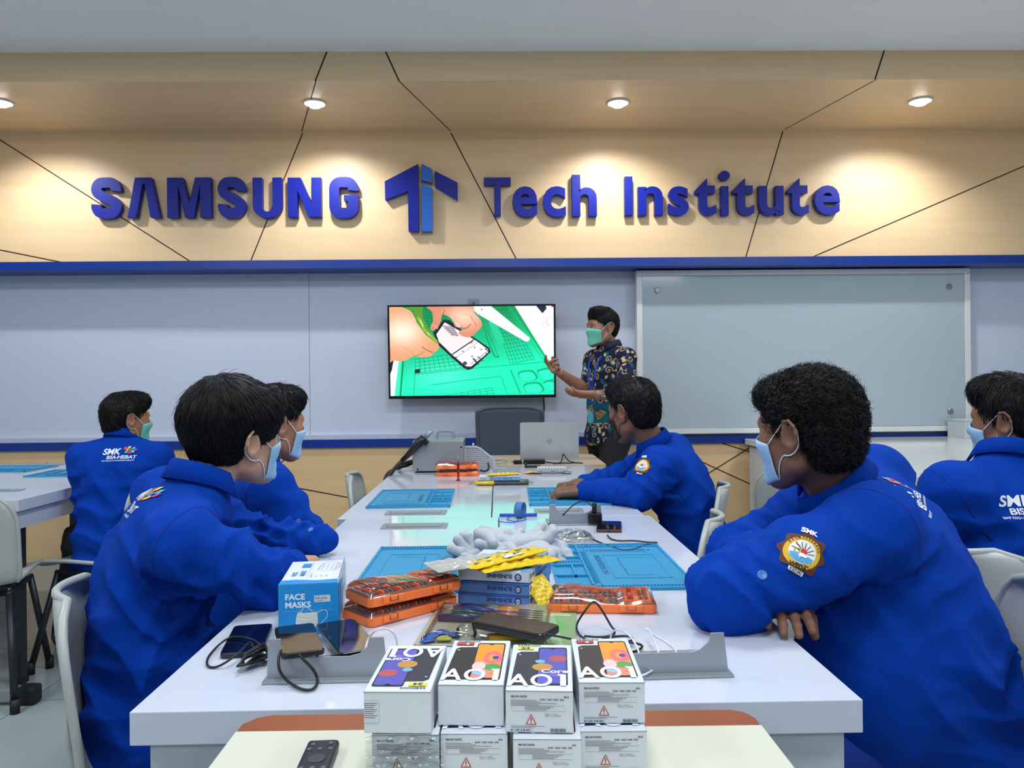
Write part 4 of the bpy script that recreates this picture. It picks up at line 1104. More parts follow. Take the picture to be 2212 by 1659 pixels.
# ---- right middle, hands on the blue mat
JD = dict(nb=(.585, 2.92, .945), sL=(.570, 2.765, .880), sR=(.690, 3.08, .905), eL=(.555, 2.735, .795), wL=(.325, 2.90, .785), eR=(.52, 3.20, .800), wR=(.345, 3.07, .790), pv=(.735, 2.95, .500))
JD['eL'] = (.50, 2.74, .800)
P, J, jm, bv = student('person in a blue jacket and black mask with both hands on a blue mat', (.735, 2.95, 0), JD,
    ((.505, 2.905, 1.082), (-.66, .74, -.12), (-.08, 0, 1)), H_NEAT, M_maskk, M_skin3, vox=.0075, hvox=.004, seed=14, amp=.8, hunch=.05, bulk=.98, sl=(.078, .066, .048),
    hands=[dict(wrist=(.312, 2.91, .788), d=(-1, .28, -.12), n=(.1, .1, -1), th=(.2, 1, .2), curl=(.5, .7, .5), size=1.05), dict(wrist=(.330, 3.06, .795), d=(-1, -.35, -.1), n=(.1, -.1, -1), th=(.2, -1, .3), curl=(.5, .7, .5), size=1.05)],
    creases=[((.56, 2.78, .80), .10, (1, .4, .6), 70, .006, 0)])
hit = bv.ray_cast(cy(1387, 1006, 1.6), (cy(1387, 1006, 2.6) - cy(1387, 1006, 1.6)).normalized())
if hit[0] is not None:
    N = hit[1]; Vv = (Vector((.05, 0, 1)) - N * N.z).normalized(); U = Vv.cross(N)
    patch_art(.032).refine(.006).build('sleeve_badge', P, rough=.7, world=True, place=project_place(bv, hit[0], U, Vv, N, off=.002))
legs(P, J, V3(.42, 2.80, .47), V3(.42, 3.06, .47), V3(.46, 2.78, 0), V3(.46, 3.08, 0), (-1, .2, 0))

# ---- far right, cut by the frame
JF = dict(nb=(1.305, 1.99, .972), sL=(1.140, 1.94, .900), sR=(1.47, 2.02, .900), eL=(1.095, 2.03, .68), wL=(1.16, 2.26, .60), eR=(1.55, 2.16, .68), wR=(1.42, 2.34, .62), pv=(1.315, 1.93, .490))
P, J, jm, bv = student('person with tousled black hair and printed blue jacket, cut off by the right edge', (1.315, 1.93, 0), JF,
    ((1.355, 2.03, 1.075), (-.60, .80, -.03), (-.03, 0, 1)), dict(H_NEAT, strands=[dict(N=4200, L=.05, steps=5, crown=(0, -.03, .14), wid=.0011, lift=.010, wild=.40)]), M_maskb, M_skin3, vox=.0075, hvox=.0042, seed=21, amp=1.1, hunch=.02, hem=.12,
    hands=[dict(wrist=(1.16, 2.27, .60), d=(.2, 1, 0), n=(0, 0, -1), th=(1, 0, 0))], sl=(.078, .066, .054),
    creases=[((1.20, 1.85, .76), .12, (1, 0, .8), 60, .006, 0)])
rt, fw, up, _ = torso_frame(J)
back_print().refine(.012).build('back_print', P, rough=.6, world=True, place=project_place(bv, J['nb'] - up * .105 - fw * .1 - rt * .055, rt, up, -fw))
legs(P, J, V3(1.20, 2.30, .48), V3(1.45, 2.32, .48), V3(1.20, 2.24, 0), V3(1.45, 2.28, 0), (0, 1, 0))

# ---------------------------------------------------------------- the instructor, standing
TY = 4.95
P = thing('person', 'standing person in a dark leaf-patterned shirt and mint mask, pointing at the television', 'person', (.70, TY, 0))
J = dict(nb=cy(1316, 750, TY + .01), pv=Vector((.700, TY + .02, .88)))
nb = J['nb']; ft = Vector((-.83, -.55, 0)).normalized(); rt_ = Vector((-.55, .83, 0)).normalized()
J['sR'] = nb + V3(0, 0, -.075) + rt_ * .160; J['sL'] = nb + V3(0, 0, -.075) - rt_ * .165
J['eR'] = cy(1270, 846, TY + .06); J['wR'] = cy(1210, 806, TY - .12); J['eL'] = cy(1352, 852, TY - .28); J['wL'] = cy(1290, 853, TY - .40)
s = SDF()
S_, E, W = J['sR'], J['eR'], J['wR']
core = arm_core(J)
arms = SDF()
for S_, E, W in ((J['sL'], J['eL'], J['wL']), (J['sR'], J['eR'], J['wR'])):
    arms.cap(S_, E, .044, .040, k=.02); arms.cap(E, E.lerp(W, .35), .040, .040, k=.02); arms.cap(E.lerp(W, .35), W, .040, .027, k=.02)
V, F = blob(arms, .006); am = vf_mb(V, F)
hm = []
dR = (cy(1178, 789, TY - .22) - J['wR']).normalized()
s = SDF(); hand_prims(s, J['wR'], dR, Vector((.2, -.55, .75)), Vector((-.1, .5, .8)), curl=((.25, .45, .3), (.8, 1.0, .6), (1.0, 1.1, .7), (1.1, 1.1, .7)), size=1.08, thumb=.9); V, F = blob(s, .0028); hm.append(vf_mb(V, F))
s = SDF(); fx = cy(1196, 796, TY - .17)
dL = Vector((-1, .05, .05))
s2 = SDF(); hand_prims(s2, J['wL'] + V3(-.01, 0, 0), dL, Vector((0, .35, 1)), Vector((-.1, .9, .2)), curl=(.15, .25, .2), size=1.08); V, F = blob(s2, .0028); hm.append(vf_mb(V, F))
H_SIDE = dict(vol=[((0, -.016, .040), (.085, .103, .090)), ((0, -.055, -.008), (.064, .050, .062)), ((0, .050, .088), (.056, .034, .026)), ((-.012, .02, .112), (.054, .068, .024))],
              strands=[dict(N=2600, L=.05, steps=5, crown=(.03, -.05, .13), wid=.0013, lift=.005, wild=.14)], rough=.002)
make_head(P, cy(1300, 709, TY), (-.90, -.40, .0), (0, 0, 1), 1.0, nb, mat('skin_instructor', (158, 112, 88), rough=.5, var=(14, .1)), H_SIDE, M_maskg, seed=31, vox=.0038, extra_body=[core, am] + hm, eyes=True)
rt, fw, up, Rm = torso_frame(J)
js = SDF(); pv = J['pv']; L = (nb - pv).length
js.ell(pv - V3(0, 0, .03), (.175, .130, .14), rot=Rm, k=.06); js.ell(pv + up * L * .3, (.160, .122, .18), rot=Rm, k=.06); js.ell(pv + up * L * .66, (.168, .118, .16), rot=Rm, k=.06)
for S_, E, q in ((J['sL'], J['eL'], -1), (J['sR'], J['eR'], 1)):
    js.cap(pv + up * L * .82 + rt * q * .04, S_ - rt * q * .02, .072, .060, k=.06); js.cap(nb + rt * q * .03 - up * .03, S_, .036, .040, k=.05)
    js.cap(S_, S_.lerp(E, .84), .057, .062, k=.03)
js.cap(nb - up * .03, nb, .070, .056, k=.04)
js.box(pv - V3(0, 0, .09 + .25), (.4, .4, .25), .004, k=.004, op='-')
V, F = blob(js, .0045, fold_field([(pv + up * .15, .15, up + rt * .3, 60, .005, 1), (pv - up * .02, .16, rt, 60, .006, 0), (J['sL'] - V3(0, 0, .12), .09, up + rt, 80, .004, 1)]))
m = vf_mb(V, F)
# batik colouring of the cloth
a = (V - np.array(pv)) @ np.array(rt); b_ = (V - np.array(pv)) @ np.array(fw); z = V[:, 2] - .78
Fa = np.array([f if len(f) == 4 else (*f, f[-1]) for f in m.f]); fn_ = np.cross(V[Fa[:, 2]] - V[Fa[:, 0]], V[Fa[:, 3]] - V[Fa[:, 1]]); vn = np.zeros_like(V)
for k in range(4): np.add.at(vn, Fa[:, k], fn_)
side = np.abs(vn @ np.array(rt)) > np.abs(vn @ np.array(fw)) * 1.15
s_ = np.where(side, b_ + .20, np.where(b_ > 0, a, a + .37))                     # unrolled cloth coordinate
base = np.array(rgb(20, 26, 58)[:3]); tan = np.array(rgb(206, 180, 130)[:3]); teal = np.array(rgb(24, 92, 112)[:3]); rust = np.array(rgb(150, 88, 40)[:3])
colr = np.tile(base, (len(V), 1))
rnd = random.Random(4); pts = []; rad = []
for gx in np.arange(-.42, .75, .082):
    for gz in np.arange(.0, .72, .088):
        x0, z0 = gx + rnd.uniform(-.012, .012), gz + rnd.uniform(-.012, .012) + (.04 if int(round(gx / .082)) % 2 else 0); sg = rnd.choice((-1, 1)); ph = rnd.uniform(0, 6.28)
        for k in range(70):
            t = k / 70; r = .023 * (1 - t) ** .8; an = ph + sg * 8.5 * t; pts.append((x0 + r * math.cos(an), z0 + r * math.sin(an))); rad.append(.0012)
        ex, ez = x0 + .027 * math.cos(ph), z0 + .027 * math.sin(ph)
        for k in range(14):
            t = k / 14; pts.append((ex + (.045 * t) * math.cos(ph + 1.3 * sg * t), ez + .045 * t * math.sin(ph + 1.2 * sg * t))); rad.append(.0012)
        for l in range(3):
            an = ph + rnd.uniform(-1.4, 1.4) + l; lx, lz = x0 + .038 * math.cos(an), z0 + .038 * math.sin(an)
            for k in range(7):
                t = k / 6; pts.append((lx + .020 * t * math.cos(an + .5), lz + .020 * t * math.sin(an + .5))); rad.append(.0052 * math.sin(math.pi * min(t + .14, 1)) + .001)
pts = np.array(pts); rad = np.array(rad); best = np.full(len(V), 1e3)
SZ = np.stack([s_, z], 1)
for i in range(0, len(V), 4000):
    d = np.sqrt(((SZ[i:i + 4000, None] - pts[None]) ** 2).sum(-1)) - rad; best[i:i + 4000] = d.min(1)
fl = np.sin(s_ * 52 + 1.7 * np.sin(z * 40)) * np.sin(z * 37 + 1.3 * np.sin(s_ * 31)); colr = np.where((fl > .72)[:, None], teal * .8, colr)
k_ = np.clip(1 - best / .0018, 0, 1)[:, None]; colr = colr * (1 - k_) + tan * k_
zb = V[:, 2]; band = ((zb > .945 + .008 * np.sin(s_ * 30)) & (zb < 1.075 + .01 * np.sin(s_ * 24)))
dl = np.abs(((s_ * 11 + (zb - 1.0) * 6) % 1) - .5) + np.abs((zb - 1.008 - .02 * np.sin(s_ * 34)) * 14)
bc = np.where((dl < .45)[:, None], rust, teal * .9); bc = np.where(((dl > .38) & (dl < .45))[:, None], tan * .9, bc); gl = np.abs(np.sin(s_ * 260)) * (dl < .25) * (np.abs(np.sin(zb * 190)) < .8); bc = np.where((gl > .8)[:, None], tan, bc)
colr = np.where(band[:, None], bc, colr)
m.c = np.concatenate([colr, np.ones((len(V), 1))], 1)
M_bat = attr_mat('batik_cloth', rough=.8, spec=.25)
obj('shirt', m, M_bat, P, world=True, smooth=True); bvs = bvh_of(m)
cm = collar(P, nb + up * .004, (up + V3(-.1, -.05, .3)).normalized(), fw, mat('batik_collar', (30, 34, 64), rough=.8, var=(60, .8)), r0=.062, h=.034, drop=.036, flare=.022, gap=30)
# lanyard, badge, watch
M_lan = mat('lanyard_blue', (30, 70, 200), rough=.6)
def on_shirt(x, zz, off=.003):
    o = pv + rt * x; o = V3(o.x, o.y, zz) + fw * .4; h = bvs.ray_cast(o, -fw)
    return (h[0] + h[1] * off) if h[0] is not None else o - fw * .28
zn = nb.z
for q in (-1, 1):
    pl = [on_shirt(q * .055 + .015, zn - .06), on_shirt(q * .045 + .02, zn - .12), on_shirt(q * .035 + .025, zn - .18), on_shirt(q * .015 + .028, zn - .24), on_shirt(.03, zn - .30), on_shirt(.03, zn - .36)]
    tag(obj('lanyard', MB().tube(catmull(pl, 4), .007, 8, flat=.25), M_lan, P, world=True, smooth=True))
c = on_shirt(.03, zn - .44, .006); Mc = Matrix.Translation(c) @ frame(fw, (0, 0, 1)).to_4x4()
obj('name_card', MB().box((0, 0, 0), (.054, .004, .088)), mat('card_teal', (90, 170, 190), rough=.3), P, world=False, bevel=.001).matrix_local = pmat(P).inverted() @ Mc
c = on_shirt(.115, zn - .135, .003); Mc = Matrix.Translation(c) @ frame(fw, (0, 0, 1)).to_4x4() @ Matrix.Rotation(R(-90), 4, 'X')
Art().disc(0, 0, .017, (40, 130, 200), ry=.021).disc(0, .002, .010, (200, 226, 240)).build('chest_badge', P, M=Mc, world=True)
E, W = J['eL'], J['wL']; d = (W - E).normalized(); c = E.lerp(W, .93)
wt = MB().tube([c - d * .010, c + d * .010], .0315, 20)
wo = obj('wristwatch', wt, mat('watch_metal', (150, 140, 134), rough=.3, metal=.8), P, world=True, smooth=False, bevel=.002)
n = Vector((.1, -1, .15)); n = (n - d * n.dot(d)).normalized(); M = Matrix.Translation(c + n * .029) @ n.to_track_quat('Z', 'Y').to_matrix().to_4x4()
wf = obj('watch_face', MB().lathe([(.021, 0), (.021, .009), (.018, .011), (.0165, .009), (.0005, .009)], 28, M), mat('watch_case', (176, 168, 160), rough=.25, metal=.8), wo, smooth=False)
wf.data.transform(pmat(P).inverted())
legs(P, dict(J, pv=pv), V3(.66, TY - .10, .47), V3(.72, TY + .14, .47), V3(.66, TY - .12, 0), V3(.72, TY + .14, 0), (-.8, -.5, 0), r=(.092, .066, .060), top=pv - V3(0, 0, .02), vox=.010)
# ================================================================ furniture
M_leg = mat('dark_steel', (54, 58, 64), rough=0.4, metal=0.6)
M_capk = mat('black_rubber', (20, 20, 22), rough=0.6)
M_plast = mat('grey_plastic', (176, 180, 176), rough=0.42)
M_apron = mat('table_apron', (196, 202, 214), rough=0.35)
M_slot = mat('slot_dark', (26, 26, 30), rough=0.6)
M_silver = mat('silver_anodised', (158, 165, 172), rough=0.35, metal=0.4)

def desk(label, x0, x1, y0, y1, z=0.75, slots=(), cat='table', group='white desks joined into the long table'):
    t = thing('desk', label, cat, ((x0 + x1) / 2, (y0 + y1) / 2, 0), group=group)
    hx, hy = (x1 - x0) / 2, (y1 - y0) / 2
    obj('tabletop', MB().box2((-hx, -hy, z - .046), (hx, hy, z)), M_white, t, bevel=.0015)
    ap = MB().box2((-hx + .02, -hy + .02, z - .12), (hx - .02, -hy + .04, z - .046)).box2((-hx + .02, hy - .04, z - .12), (hx - .02, hy - .02, z - .046))
    ap.box2((-hx + .02, -hy + .04, z - .12), (-hx + .04, hy - .04, z - .046)).box2((hx - .04, -hy + .04, z - .12), (hx - .02, hy - .04, z - .046))
    obj('apron', ap, M_apron, t)
    for q in (-1, 1):
        for w in (-1, 1):
            l = obj('leg', MB().box2((q * (hx - .05) - .02, w * (hy - .08) - .02, .02), (q * (hx - .05) + .02, w * (hy - .08) + .02, z - .12)), M_leg, t, bevel=.004)
            obj('foot_cap', MB().box2((q * (hx - .05) - .023, w * (hy - .08) - .023, 0), (q * (hx - .05) + .023, w * (hy - .08) + .023, .022)), M_capk, l)
    return t
G = .0015
t1 = desk('near left quarter of the long white table, face mask box on it', -.503, -.002 - G, 1.06, 2.562)
t2 = desk('near right quarter of the long white table, under the folded arms', -.002 + G, .497, 1.06, 2.562)
t3 = desk('far left quarter of the long white table, under the soldering machine', -.533, -.026 - G, 2.568, 4.13)
t4 = desk('far right quarter of the long white table, under the clasped hands', -.026 + G, .480, 2.568, 4.13)
# front panel of the near pair (visible below the tops)
for t, x0, x1 in ((t1, -.483, -.004), (t2, .0, .478)):
    c = t.location; obj('front_panel', MB().box2((x0 - c.x, 1.078 - c.y, .16), (x1 - c.x, 1.096 - c.y, .704)), M_apron, t)

def power_slot(label, cx, cyy, w=.225, d=.075, z=.75, closed=True):
    t = thing('cable_port', label, 'cable port', (cx, cyy, z), group='aluminium cable ports set in the table')
    fr = MB().box2((-w / 2, -d / 2, .0002), (w / 2, -d / 2 + .014, .003)).box2((-w / 2, d / 2 - .014, .0002), (w / 2, d / 2, .003)).box2((-w / 2, -d / 2 + .014, .0002), (-w / 2 + .016, d / 2 - .014, .003)).box2((w / 2 - .016, -d / 2 + .014, .0002), (w / 2, d / 2 - .014, .003))
    obj('frame', fr, M_silver, t, bevel=.0008)
    obj('flap', MB().box2((-w / 2 + .017, -d / 2 + .026, .0006), (w / 2 - .017, d / 2 - .015, .0026)), M_silver, t)
    obj('slot_gap', MB().box2((-w / 2 + .017, -d / 2 + .0145, .0004), (w / 2 - .017, -d / 2 + .0255, .0012)), M_slot, t)
    return t
for lab, px0, px1, py in (('closed aluminium cable port, front one of the two left of the seam', 826, 966, 1137), ('closed aluminium cable port, rear one of the two left of the seam', 834, 964, 1108), ('closed aluminium cable port just beside the far right blue mat', 1154, 1260, 1104)):
    a, b = at_z(px0, py), at_z(px1, py); power_slot(lab, (a.x + b.x) / 2, (a.y + b.y) / 2, w=b.x - a.x, d=.085)

def power_box(label, a, b, hgt, d=.12, lean=0.0, mirror=False, hornl=True, hornr=True, plate_ext=(0, 0)):
    """raised aluminium power tray: base plate, upright flap with two horns"""
    a, b = Vector(a), Vector(b); w = (b - a).length; ang = math.atan2(b.y - a.y, b.x - a.x)
    t = thing('power_tray', label, 'power tray', (a.x, a.y, .75), ang, group='raised aluminium power trays on the table')
    obj('base_plate', MB().box2((-plate_ext[0], -.004, .0002), (w + plate_ext[1], d, .004)), M_silver, t, bevel=.001)
    hh = hgt * .55; hw = .020; r = .016
    pts = [(0.004, .004), (w - .004, .004)]
    if hornr: pts += [(w - .004 - hgt * .10, hgt), (w - .004 - hw - hgt * .10, hgt), (w - .006 - hw - hgt * .10, hh + r), (w - .01 - hw - r, hh + r * .25), (w - .02 - hw - r * 1.4, hh)]
    else: pts += [(w - .004, hh)]
    if hornl: pts += [(.02 + hw + r, hh), (.006 + hw + r * .5, hh + r * .3), (.006 + hw, hh + r), (.004 + hw, hgt), (.006, hgt)]
    else: pts += [(.004, hh)]
    M = Matrix.Translation((0, .012, 0)) @ Matrix.Rotation(-lean, 4, 'X') @ Matrix(((1, 0, 0, 0), (0, 0, 1, 0), (0, 1, 0, 0), (0, 0, 0, 1)))
    obj('flap', MB().prism(pts[::-1], 0, .003, M), M_silver, t, bevel=.0006)
    obj('socket_strip', MB().box2((.03, .030, .003), (w - .03, .075, .012)), M_slot, t, bevel=.001)
    return t
power_box('aluminium power tray with phones lying on it, near left of the table', at_z(566, 1478), at_z(842, 1472), .062, d=.11)
power_box('aluminium power tray with white cables, near right of the table', at_z(1310, 1470), at_z(1585, 1462), .062, d=.11, hornl=False)
power_box('aluminium power tray with a black plug in it, middle right of the table', at_z(1184, 1136), at_z(1306, 1134), .064, d=.11)

# side tables
def side_desk(label, x0, x1, y0, y1): return desk(label, x0, x1, y0, y1, group='white desks at the side tables')
side_desk('white desk left of the person seen from behind, blue mats on it', -2.40, -1.895, 3.10, 4.62)
side_desk('white desk cut off by the left edge of the picture', -2.92, -2.405, 3.10, 4.62)
power_slot('closed aluminium cable port at the back of the left table', -2.62, 4.50, w=.22, d=.085)
power_slot('closed aluminium cable port at the near left picture edge', at_z(-5, 1060).x, at_z(-5, 1060).y, w=.2, d=.07)

# long counter on the right
ct = thing('counter', 'long glossy white counter on the right behind the folded-arms person', 'counter', (2.3, 4.0, 0))
obj('countertop', MB().box2((-.62, -1.6, .762), (.9, 1.28, .800)), mat('glossy_counter', (232, 234, 230), rough=.1), ct, bevel=.003)
obj('cabinet_body', MB().box2((-.58, -1.57, .08), (.88, 1.27, .762)), mat('cabinet_white', (216, 220, 224), rough=.35), ct)
for i in range(4):
    y = -1.55 + i * .705
    d_ = obj('cabinet_door', MB().box2((-.598, y, .10), (-.581, y + .69, .745)), mat('cabinet_white', (216, 220, 224)), ct, bevel=.002)
    obj('handle', MB().box2((-.612, y + .27, .706), (-.599, y + .42, .716)), M_leg, d_)
q = at_y(2100, 935, 5.2)
bx = thing('white_box', 'pale grey box standing on the counter by the whiteboard corner', 'box', (q.x, 5.15, .80))
obj('carton', MB().box2((-.14, -.10, 0), (.18, .10, .115)), mat('pale_carton', (198, 208, 210), rough=.5), bx, bevel=.003)
obj('lid', MB().box2((-.143, -.103, .115), (.183, .103, .122)), mat('pale_carton_lid', (206, 214, 216), rough=.5), bx)

# chairs
def make_chair(label, group=None):
    t = thing('classroom_chair', label, 'chair', group=group)
    prof = catmull([V3(0, .215, .425), V3(0, .190, .447), V3(0, .08, .448), V3(0, -.08, .440), V3(0, -.165, .452), V3(0, -.200, .500), V3(0, -.212, .58), V3(0, -.228, .70), V3(0, -.245, .800)], 4)
    n = len(prof) - 1
    def fn(u, v):
        i = min(int(v * n), n - 1); f = v * n - i; p = prof[i].lerp(prof[i + 1], f); q = (u - .5) * 2
        hw = .215 - .02 * math.sin(math.pi * min(v * 1.6, 1)) 
        if v > .80: hw *= math.sqrt(max(0, 1 - ((v - .80) / .215) ** 3.2))
        if v < .14: hw *= .82 + .18 * math.sin(v / .14 * math.pi / 2)
        cup = q * q * (.028 if v < .4 else .030)
        k = min(1, max(0, (v - .42) / .2))
        return (q * hw, p.y + cup * k * 1.1, p.z + cup * (1 - k) * .7)
    obj('shell', MB().grid(fn, 16, 36), M_plast, t, smooth=True, solid=.010, bevel=0)
    # rolled rim
    rim = [fn(0, j / 30) for j in range(2, 31)] + [fn(u / 12, 1) for u in range(1, 12)] + [fn(1, j / 30) for j in range(30, 1, -1)]
    obj('rim', MB().tube(rim, .0085, 8), M_plast, t, smooth=True)
    rb = MB()
    for i in range(-4, 5):
        x = i * .032; pts = [V3(x, fn(.5 + x / .40, v)[1] - .010, fn(.5 + x / .40, v)[2]) for v in (.52, .56, .62, .70, .76)]
        rb.tube(pts, [.002, .006, .0065, .006, .002], 8)
    obj('back_ribs', rb, M_plast, t, smooth=True)
    obj('under_frame', MB().tube([(-.17, .15, .415), (-.17, -.15, .415)], .011, 10).tube([(.17, .15, .415), (.17, -.15, .415)], .011, 10).tube([(-.17, 0, .415), (.17, 0, .415)], .011, 10), M_leg, t, smooth=True)
    for q in (-1, 1):
        for w in (-1, 1):
            a, b = V3(q * .17, w * .14, .415), V3(q * .215, w * (.235 if w > 0 else .25), .02)
            l = obj('leg', MB().tube([a, b], .0135, 10), M_leg, t, smooth=True)
            obj('foot_cap', MB().tube([b + V3(0, 0, .03), V3(b.x, b.y, 0)], .017, 12), M_capk, l, smooth=True)
    return t
chair0 = make_chair('grey plastic chair under the full-haired person in the left foreground')
def face(dx, dy): return math.atan2(-dx, dy)
chair0.location = (-.625, 1.60, 0); chair0.rotation_euler = (0, 0, face(.943, .33))
for loc, d, lab in (
    ((.83, 1.44), (-1, .12), 'grey plastic chair under the curly-haired person in the right foreground'),
    ((1.10, 1.97), (.36, .93), 'grey plastic chair under the person at the right edge, curved back showing'),
    ((.625, 2.97), (-.96, .28), 'grey plastic chair under the person in the black mask'),
    ((.41, 2.31), (-1, .35), 'empty grey plastic chair between the two people on the right side'),
    ((-1.70, 3.46), (-1, .12), 'grey plastic chair under the person seen from behind'),
    ((-.42, 3.42), (1, .05), 'empty grey plastic chair pushed in at the far left of the long table'),
    ((-.82, 2.46), (1, .1), 'grey plastic chair under the half-hidden person on the left'),
    ((-2.06, 3.06), (-.30, 1), 'grey ribbed plastic chair cut off by the left edge of the picture'),
    ((1.42, 3.40), (.75, .66), 'empty grey chair with ribbed back seen beside the folded-arms person\'s mask'),
    ((1.46, 2.72), (.9, .3), 'grey plastic chair tucked at the counter behind the back of the curly-haired person')):
    c = copy_tree(chair0); c.location = (loc[0], loc[1], 0); c.rotation_euler = (0, 0, face(*d)); c['label'] = lab
for o in bpy.data.objects:
    if o.get('category') == 'chair': o['group'] = 'grey plastic classroom chairs'
# a stray table foot at the left edge
p = at_z(0, 1500, .035); q_ = at_z(75, 1497, .035)
t = thing('table_base', 'pale steel table base with a black end cap on the floor at the left', 'table base', (p.x - .35, p.y, 0))
obj('floor_bar', MB().box2((-.1, -.025, .012), (q_.x - p.x + .32, .025, .062)), mat('pale_steel', (150, 156, 156), rough=.4, metal=.3), t, bevel=.006)
obj('end_cap', MB().box2((q_.x - p.x + .30, -.030, .0), (q_.x - p.x + .37, .030, .070)), M_capk, t, bevel=.012)
obj('upright', MB().box((0, 0, .37), (.05, .05, .62)), mat('pale_steel', (150, 156, 156)), t)

# teacher's desk, laptop, office chair
dk = thing('teacher_desk', 'oak topped desk at the head of the long table, laptop on it', 'desk', (.06, 4.50, 0))
M_dk = wood_mat('desk_oak', (206, 186, 160), (176, 152, 124), scale=(.8, 7, 7), rough=.4)
obj('tabletop', MB().box2((-.62, -.30, .718), (.52, .30, .750)), M_dk, dk, bevel=.002)
for x in (-.58, .46): obj('side_panel', MB().box2((x, -.27, 0), (x + .03, .27, .718)), M_dk, dk)
obj('modesty_panel', MB().box2((-.55, .20, .25), (.46, .22, .718)), M_dk, dk)
lp = thing('laptop', 'silver laptop seen from behind, open on the teacher desk', 'laptop', (0, 0, .7502))
a, b = at_y(1124, 990, 4.28), at_y(1250, 990, 4.28); cx = (a.x + b.x) / 2; lw = b.x - a.x
lp.location = (cx, 4.28, .7504); lp.rotation_euler = (0, 0, R(-1))
M_lap = mat('laptop_silver', (188, 190, 192), rough=.35, metal=.4)
obj('base', MB().box2((-lw / 2, 0, 0), (lw / 2, .225, .016)), M_lap, lp, bevel=.004)
lidM = Matrix.Translation((0, .004, .010)) @ Matrix.Rotation(R(0 + 8), 4, 'X')
m = MB(); poly = []
for (cx_, cz_, a0) in ((lw / 2 - .010, .208, 0), (-lw / 2 + .010, .208, 90)):
    for k in range(5): t_ = R(a0 + k * 22.5); poly.append((cx_ + .010 * math.cos(t_), cz_ + .010 * math.sin(t_)))
poly += [(-lw / 2, 0), (lw / 2, 0)]
XZ = Matrix(((1, 0, 0, 0), (0, 0, -1, 0), (0, 1, 0, 0), (0, 0, 0, 1)))
m.prism(poly, -.003, .003, lidM @ XZ)
obj('lid', m, M_lap, lp)
A = Art(); A.disc(0, .115, .0150, (120, 122, 120), n=32); A.disc(0, .115, .0128, (176, 178, 178), n=32); A.line([(-.004, .125), (-.008, .104)], .0020, (140, 142, 140)); A.line([(-.006, .115), (-.0035, .117), (-.002, .114), (-.004, .107)], .0018, (140, 142, 140)); A.line([(.003, .119), (-.001, .101)], .0020, (140, 142, 140)); A.line([(.002, .118), (.006, .118), (.007, .114), (.004, .109), (.001, .109)], .0018, (140, 142, 140))
A.build('maker_mark', lp, M=lidM @ XZ @ Matrix.Translation((0, 0, .0032)), rough=.3)
obj('keyboard_deck', MB().box2((-lw / 2 + .02, .05, .0162), (lw / 2 - .02, .15, .0175)), M_slot, lp)
# office chair behind the desk
oc = thing('office_chair', 'dark grey mesh-backed office chair behind the laptop', 'chair', (0, 0, 0))
a, b = at_y(1031, 950, 4.98), at_y(1172, 950, 4.98); oc.location = ((a.x + b.x) / 2, 5.0 - .16, 0); ow = (b.x - a.x) / 2
zt = at_y(1100, 880, 4.98).z
M_mesh = mat('chair_mesh', (70, 84, 98), rough=.75, bump=(500, .5, .001)); M_mf = mat('chair_frame', (62, 74, 86), rough=.5)
def bfn(u, v):
    q = (u - .5) * 2; hw = ow * (.93 + .07 * v); z = .48 + (zt - .50) * v
    z -= (1 - math.sqrt(max(0, 1 - q ** 4 * .75))) * .055 * (v > .8) * (v - .8) / .2
    return (q * hw, .14 + .03 * math.sin(v * math.pi) - .05 * q * q, z + .02)
obj('backrest', MB().grid(bfn, 16, 16), M_mesh, oc, smooth=True, solid=.018)
rim = [bfn(0, j / 12) for j in range(13)] + [bfn(i / 12, 1) for i in range(1, 12)] + [bfn(1, j / 12) for j in range(12, -1, -1)]
obj('back_frame', MB().tube(rim, .013, 8), M_mf, oc, smooth=True)
obj('lumbar_pad', MB().box((0, .125, .69), (ow * 1.55, .016, .055)), mat('chair_lumbar', (92, 108, 126), rough=.6), oc, bevel=.007)
s = SDF(); s.box((0, -.05, .46), (.24, .23, .035), .03); V, F = blob(s, .012); obj('seat', vf_mb(V, F), M_mesh, oc, smooth=True)
obj('gas_column', MB().cyl((0, -.03, .08), (0, -.03, .44), .028), M_capk, oc, smooth=True)
for k in range(5):
    t_ = R(72 * k + 20); e = V3(.27 * math.cos(t_), .27 * math.sin(t_) - .03, .065)
    l = obj('base_arm', MB().tube([(0, -.03, .09), e], [.022, .014], 8), M_capk, oc, smooth=True)
    obj('caster', MB().ball(e - V3(0, 0, .038), .027, 12, 8, sc=(1, .8, 1)), M_capk, l, smooth=True)
# ================================================================ things on the tables
M_mat = mat('blue_silicone', (46, 146, 192), rough=0.45)
M_matd = mat('blue_silicone_print', (18, 84, 138), rough=0.5)
M_clear = glass_mat('clear_plastic', (246, 247, 248), 0.02, 0.06)
M_film = glass_mat('clear_film', (240, 244, 246), 0.07, 0.10)
M_orange = mat('orange_plastic', (255, 126, 58), rough=0.35)
M_yel = mat('yellow_plastic', (236, 196, 20), rough=0.3)
M_blk = mat('black_plastic', (18, 19, 22), rough=0.3)
M_card = mat('white_card', (216, 222, 230), rough=0.4)
ZT = 0.75

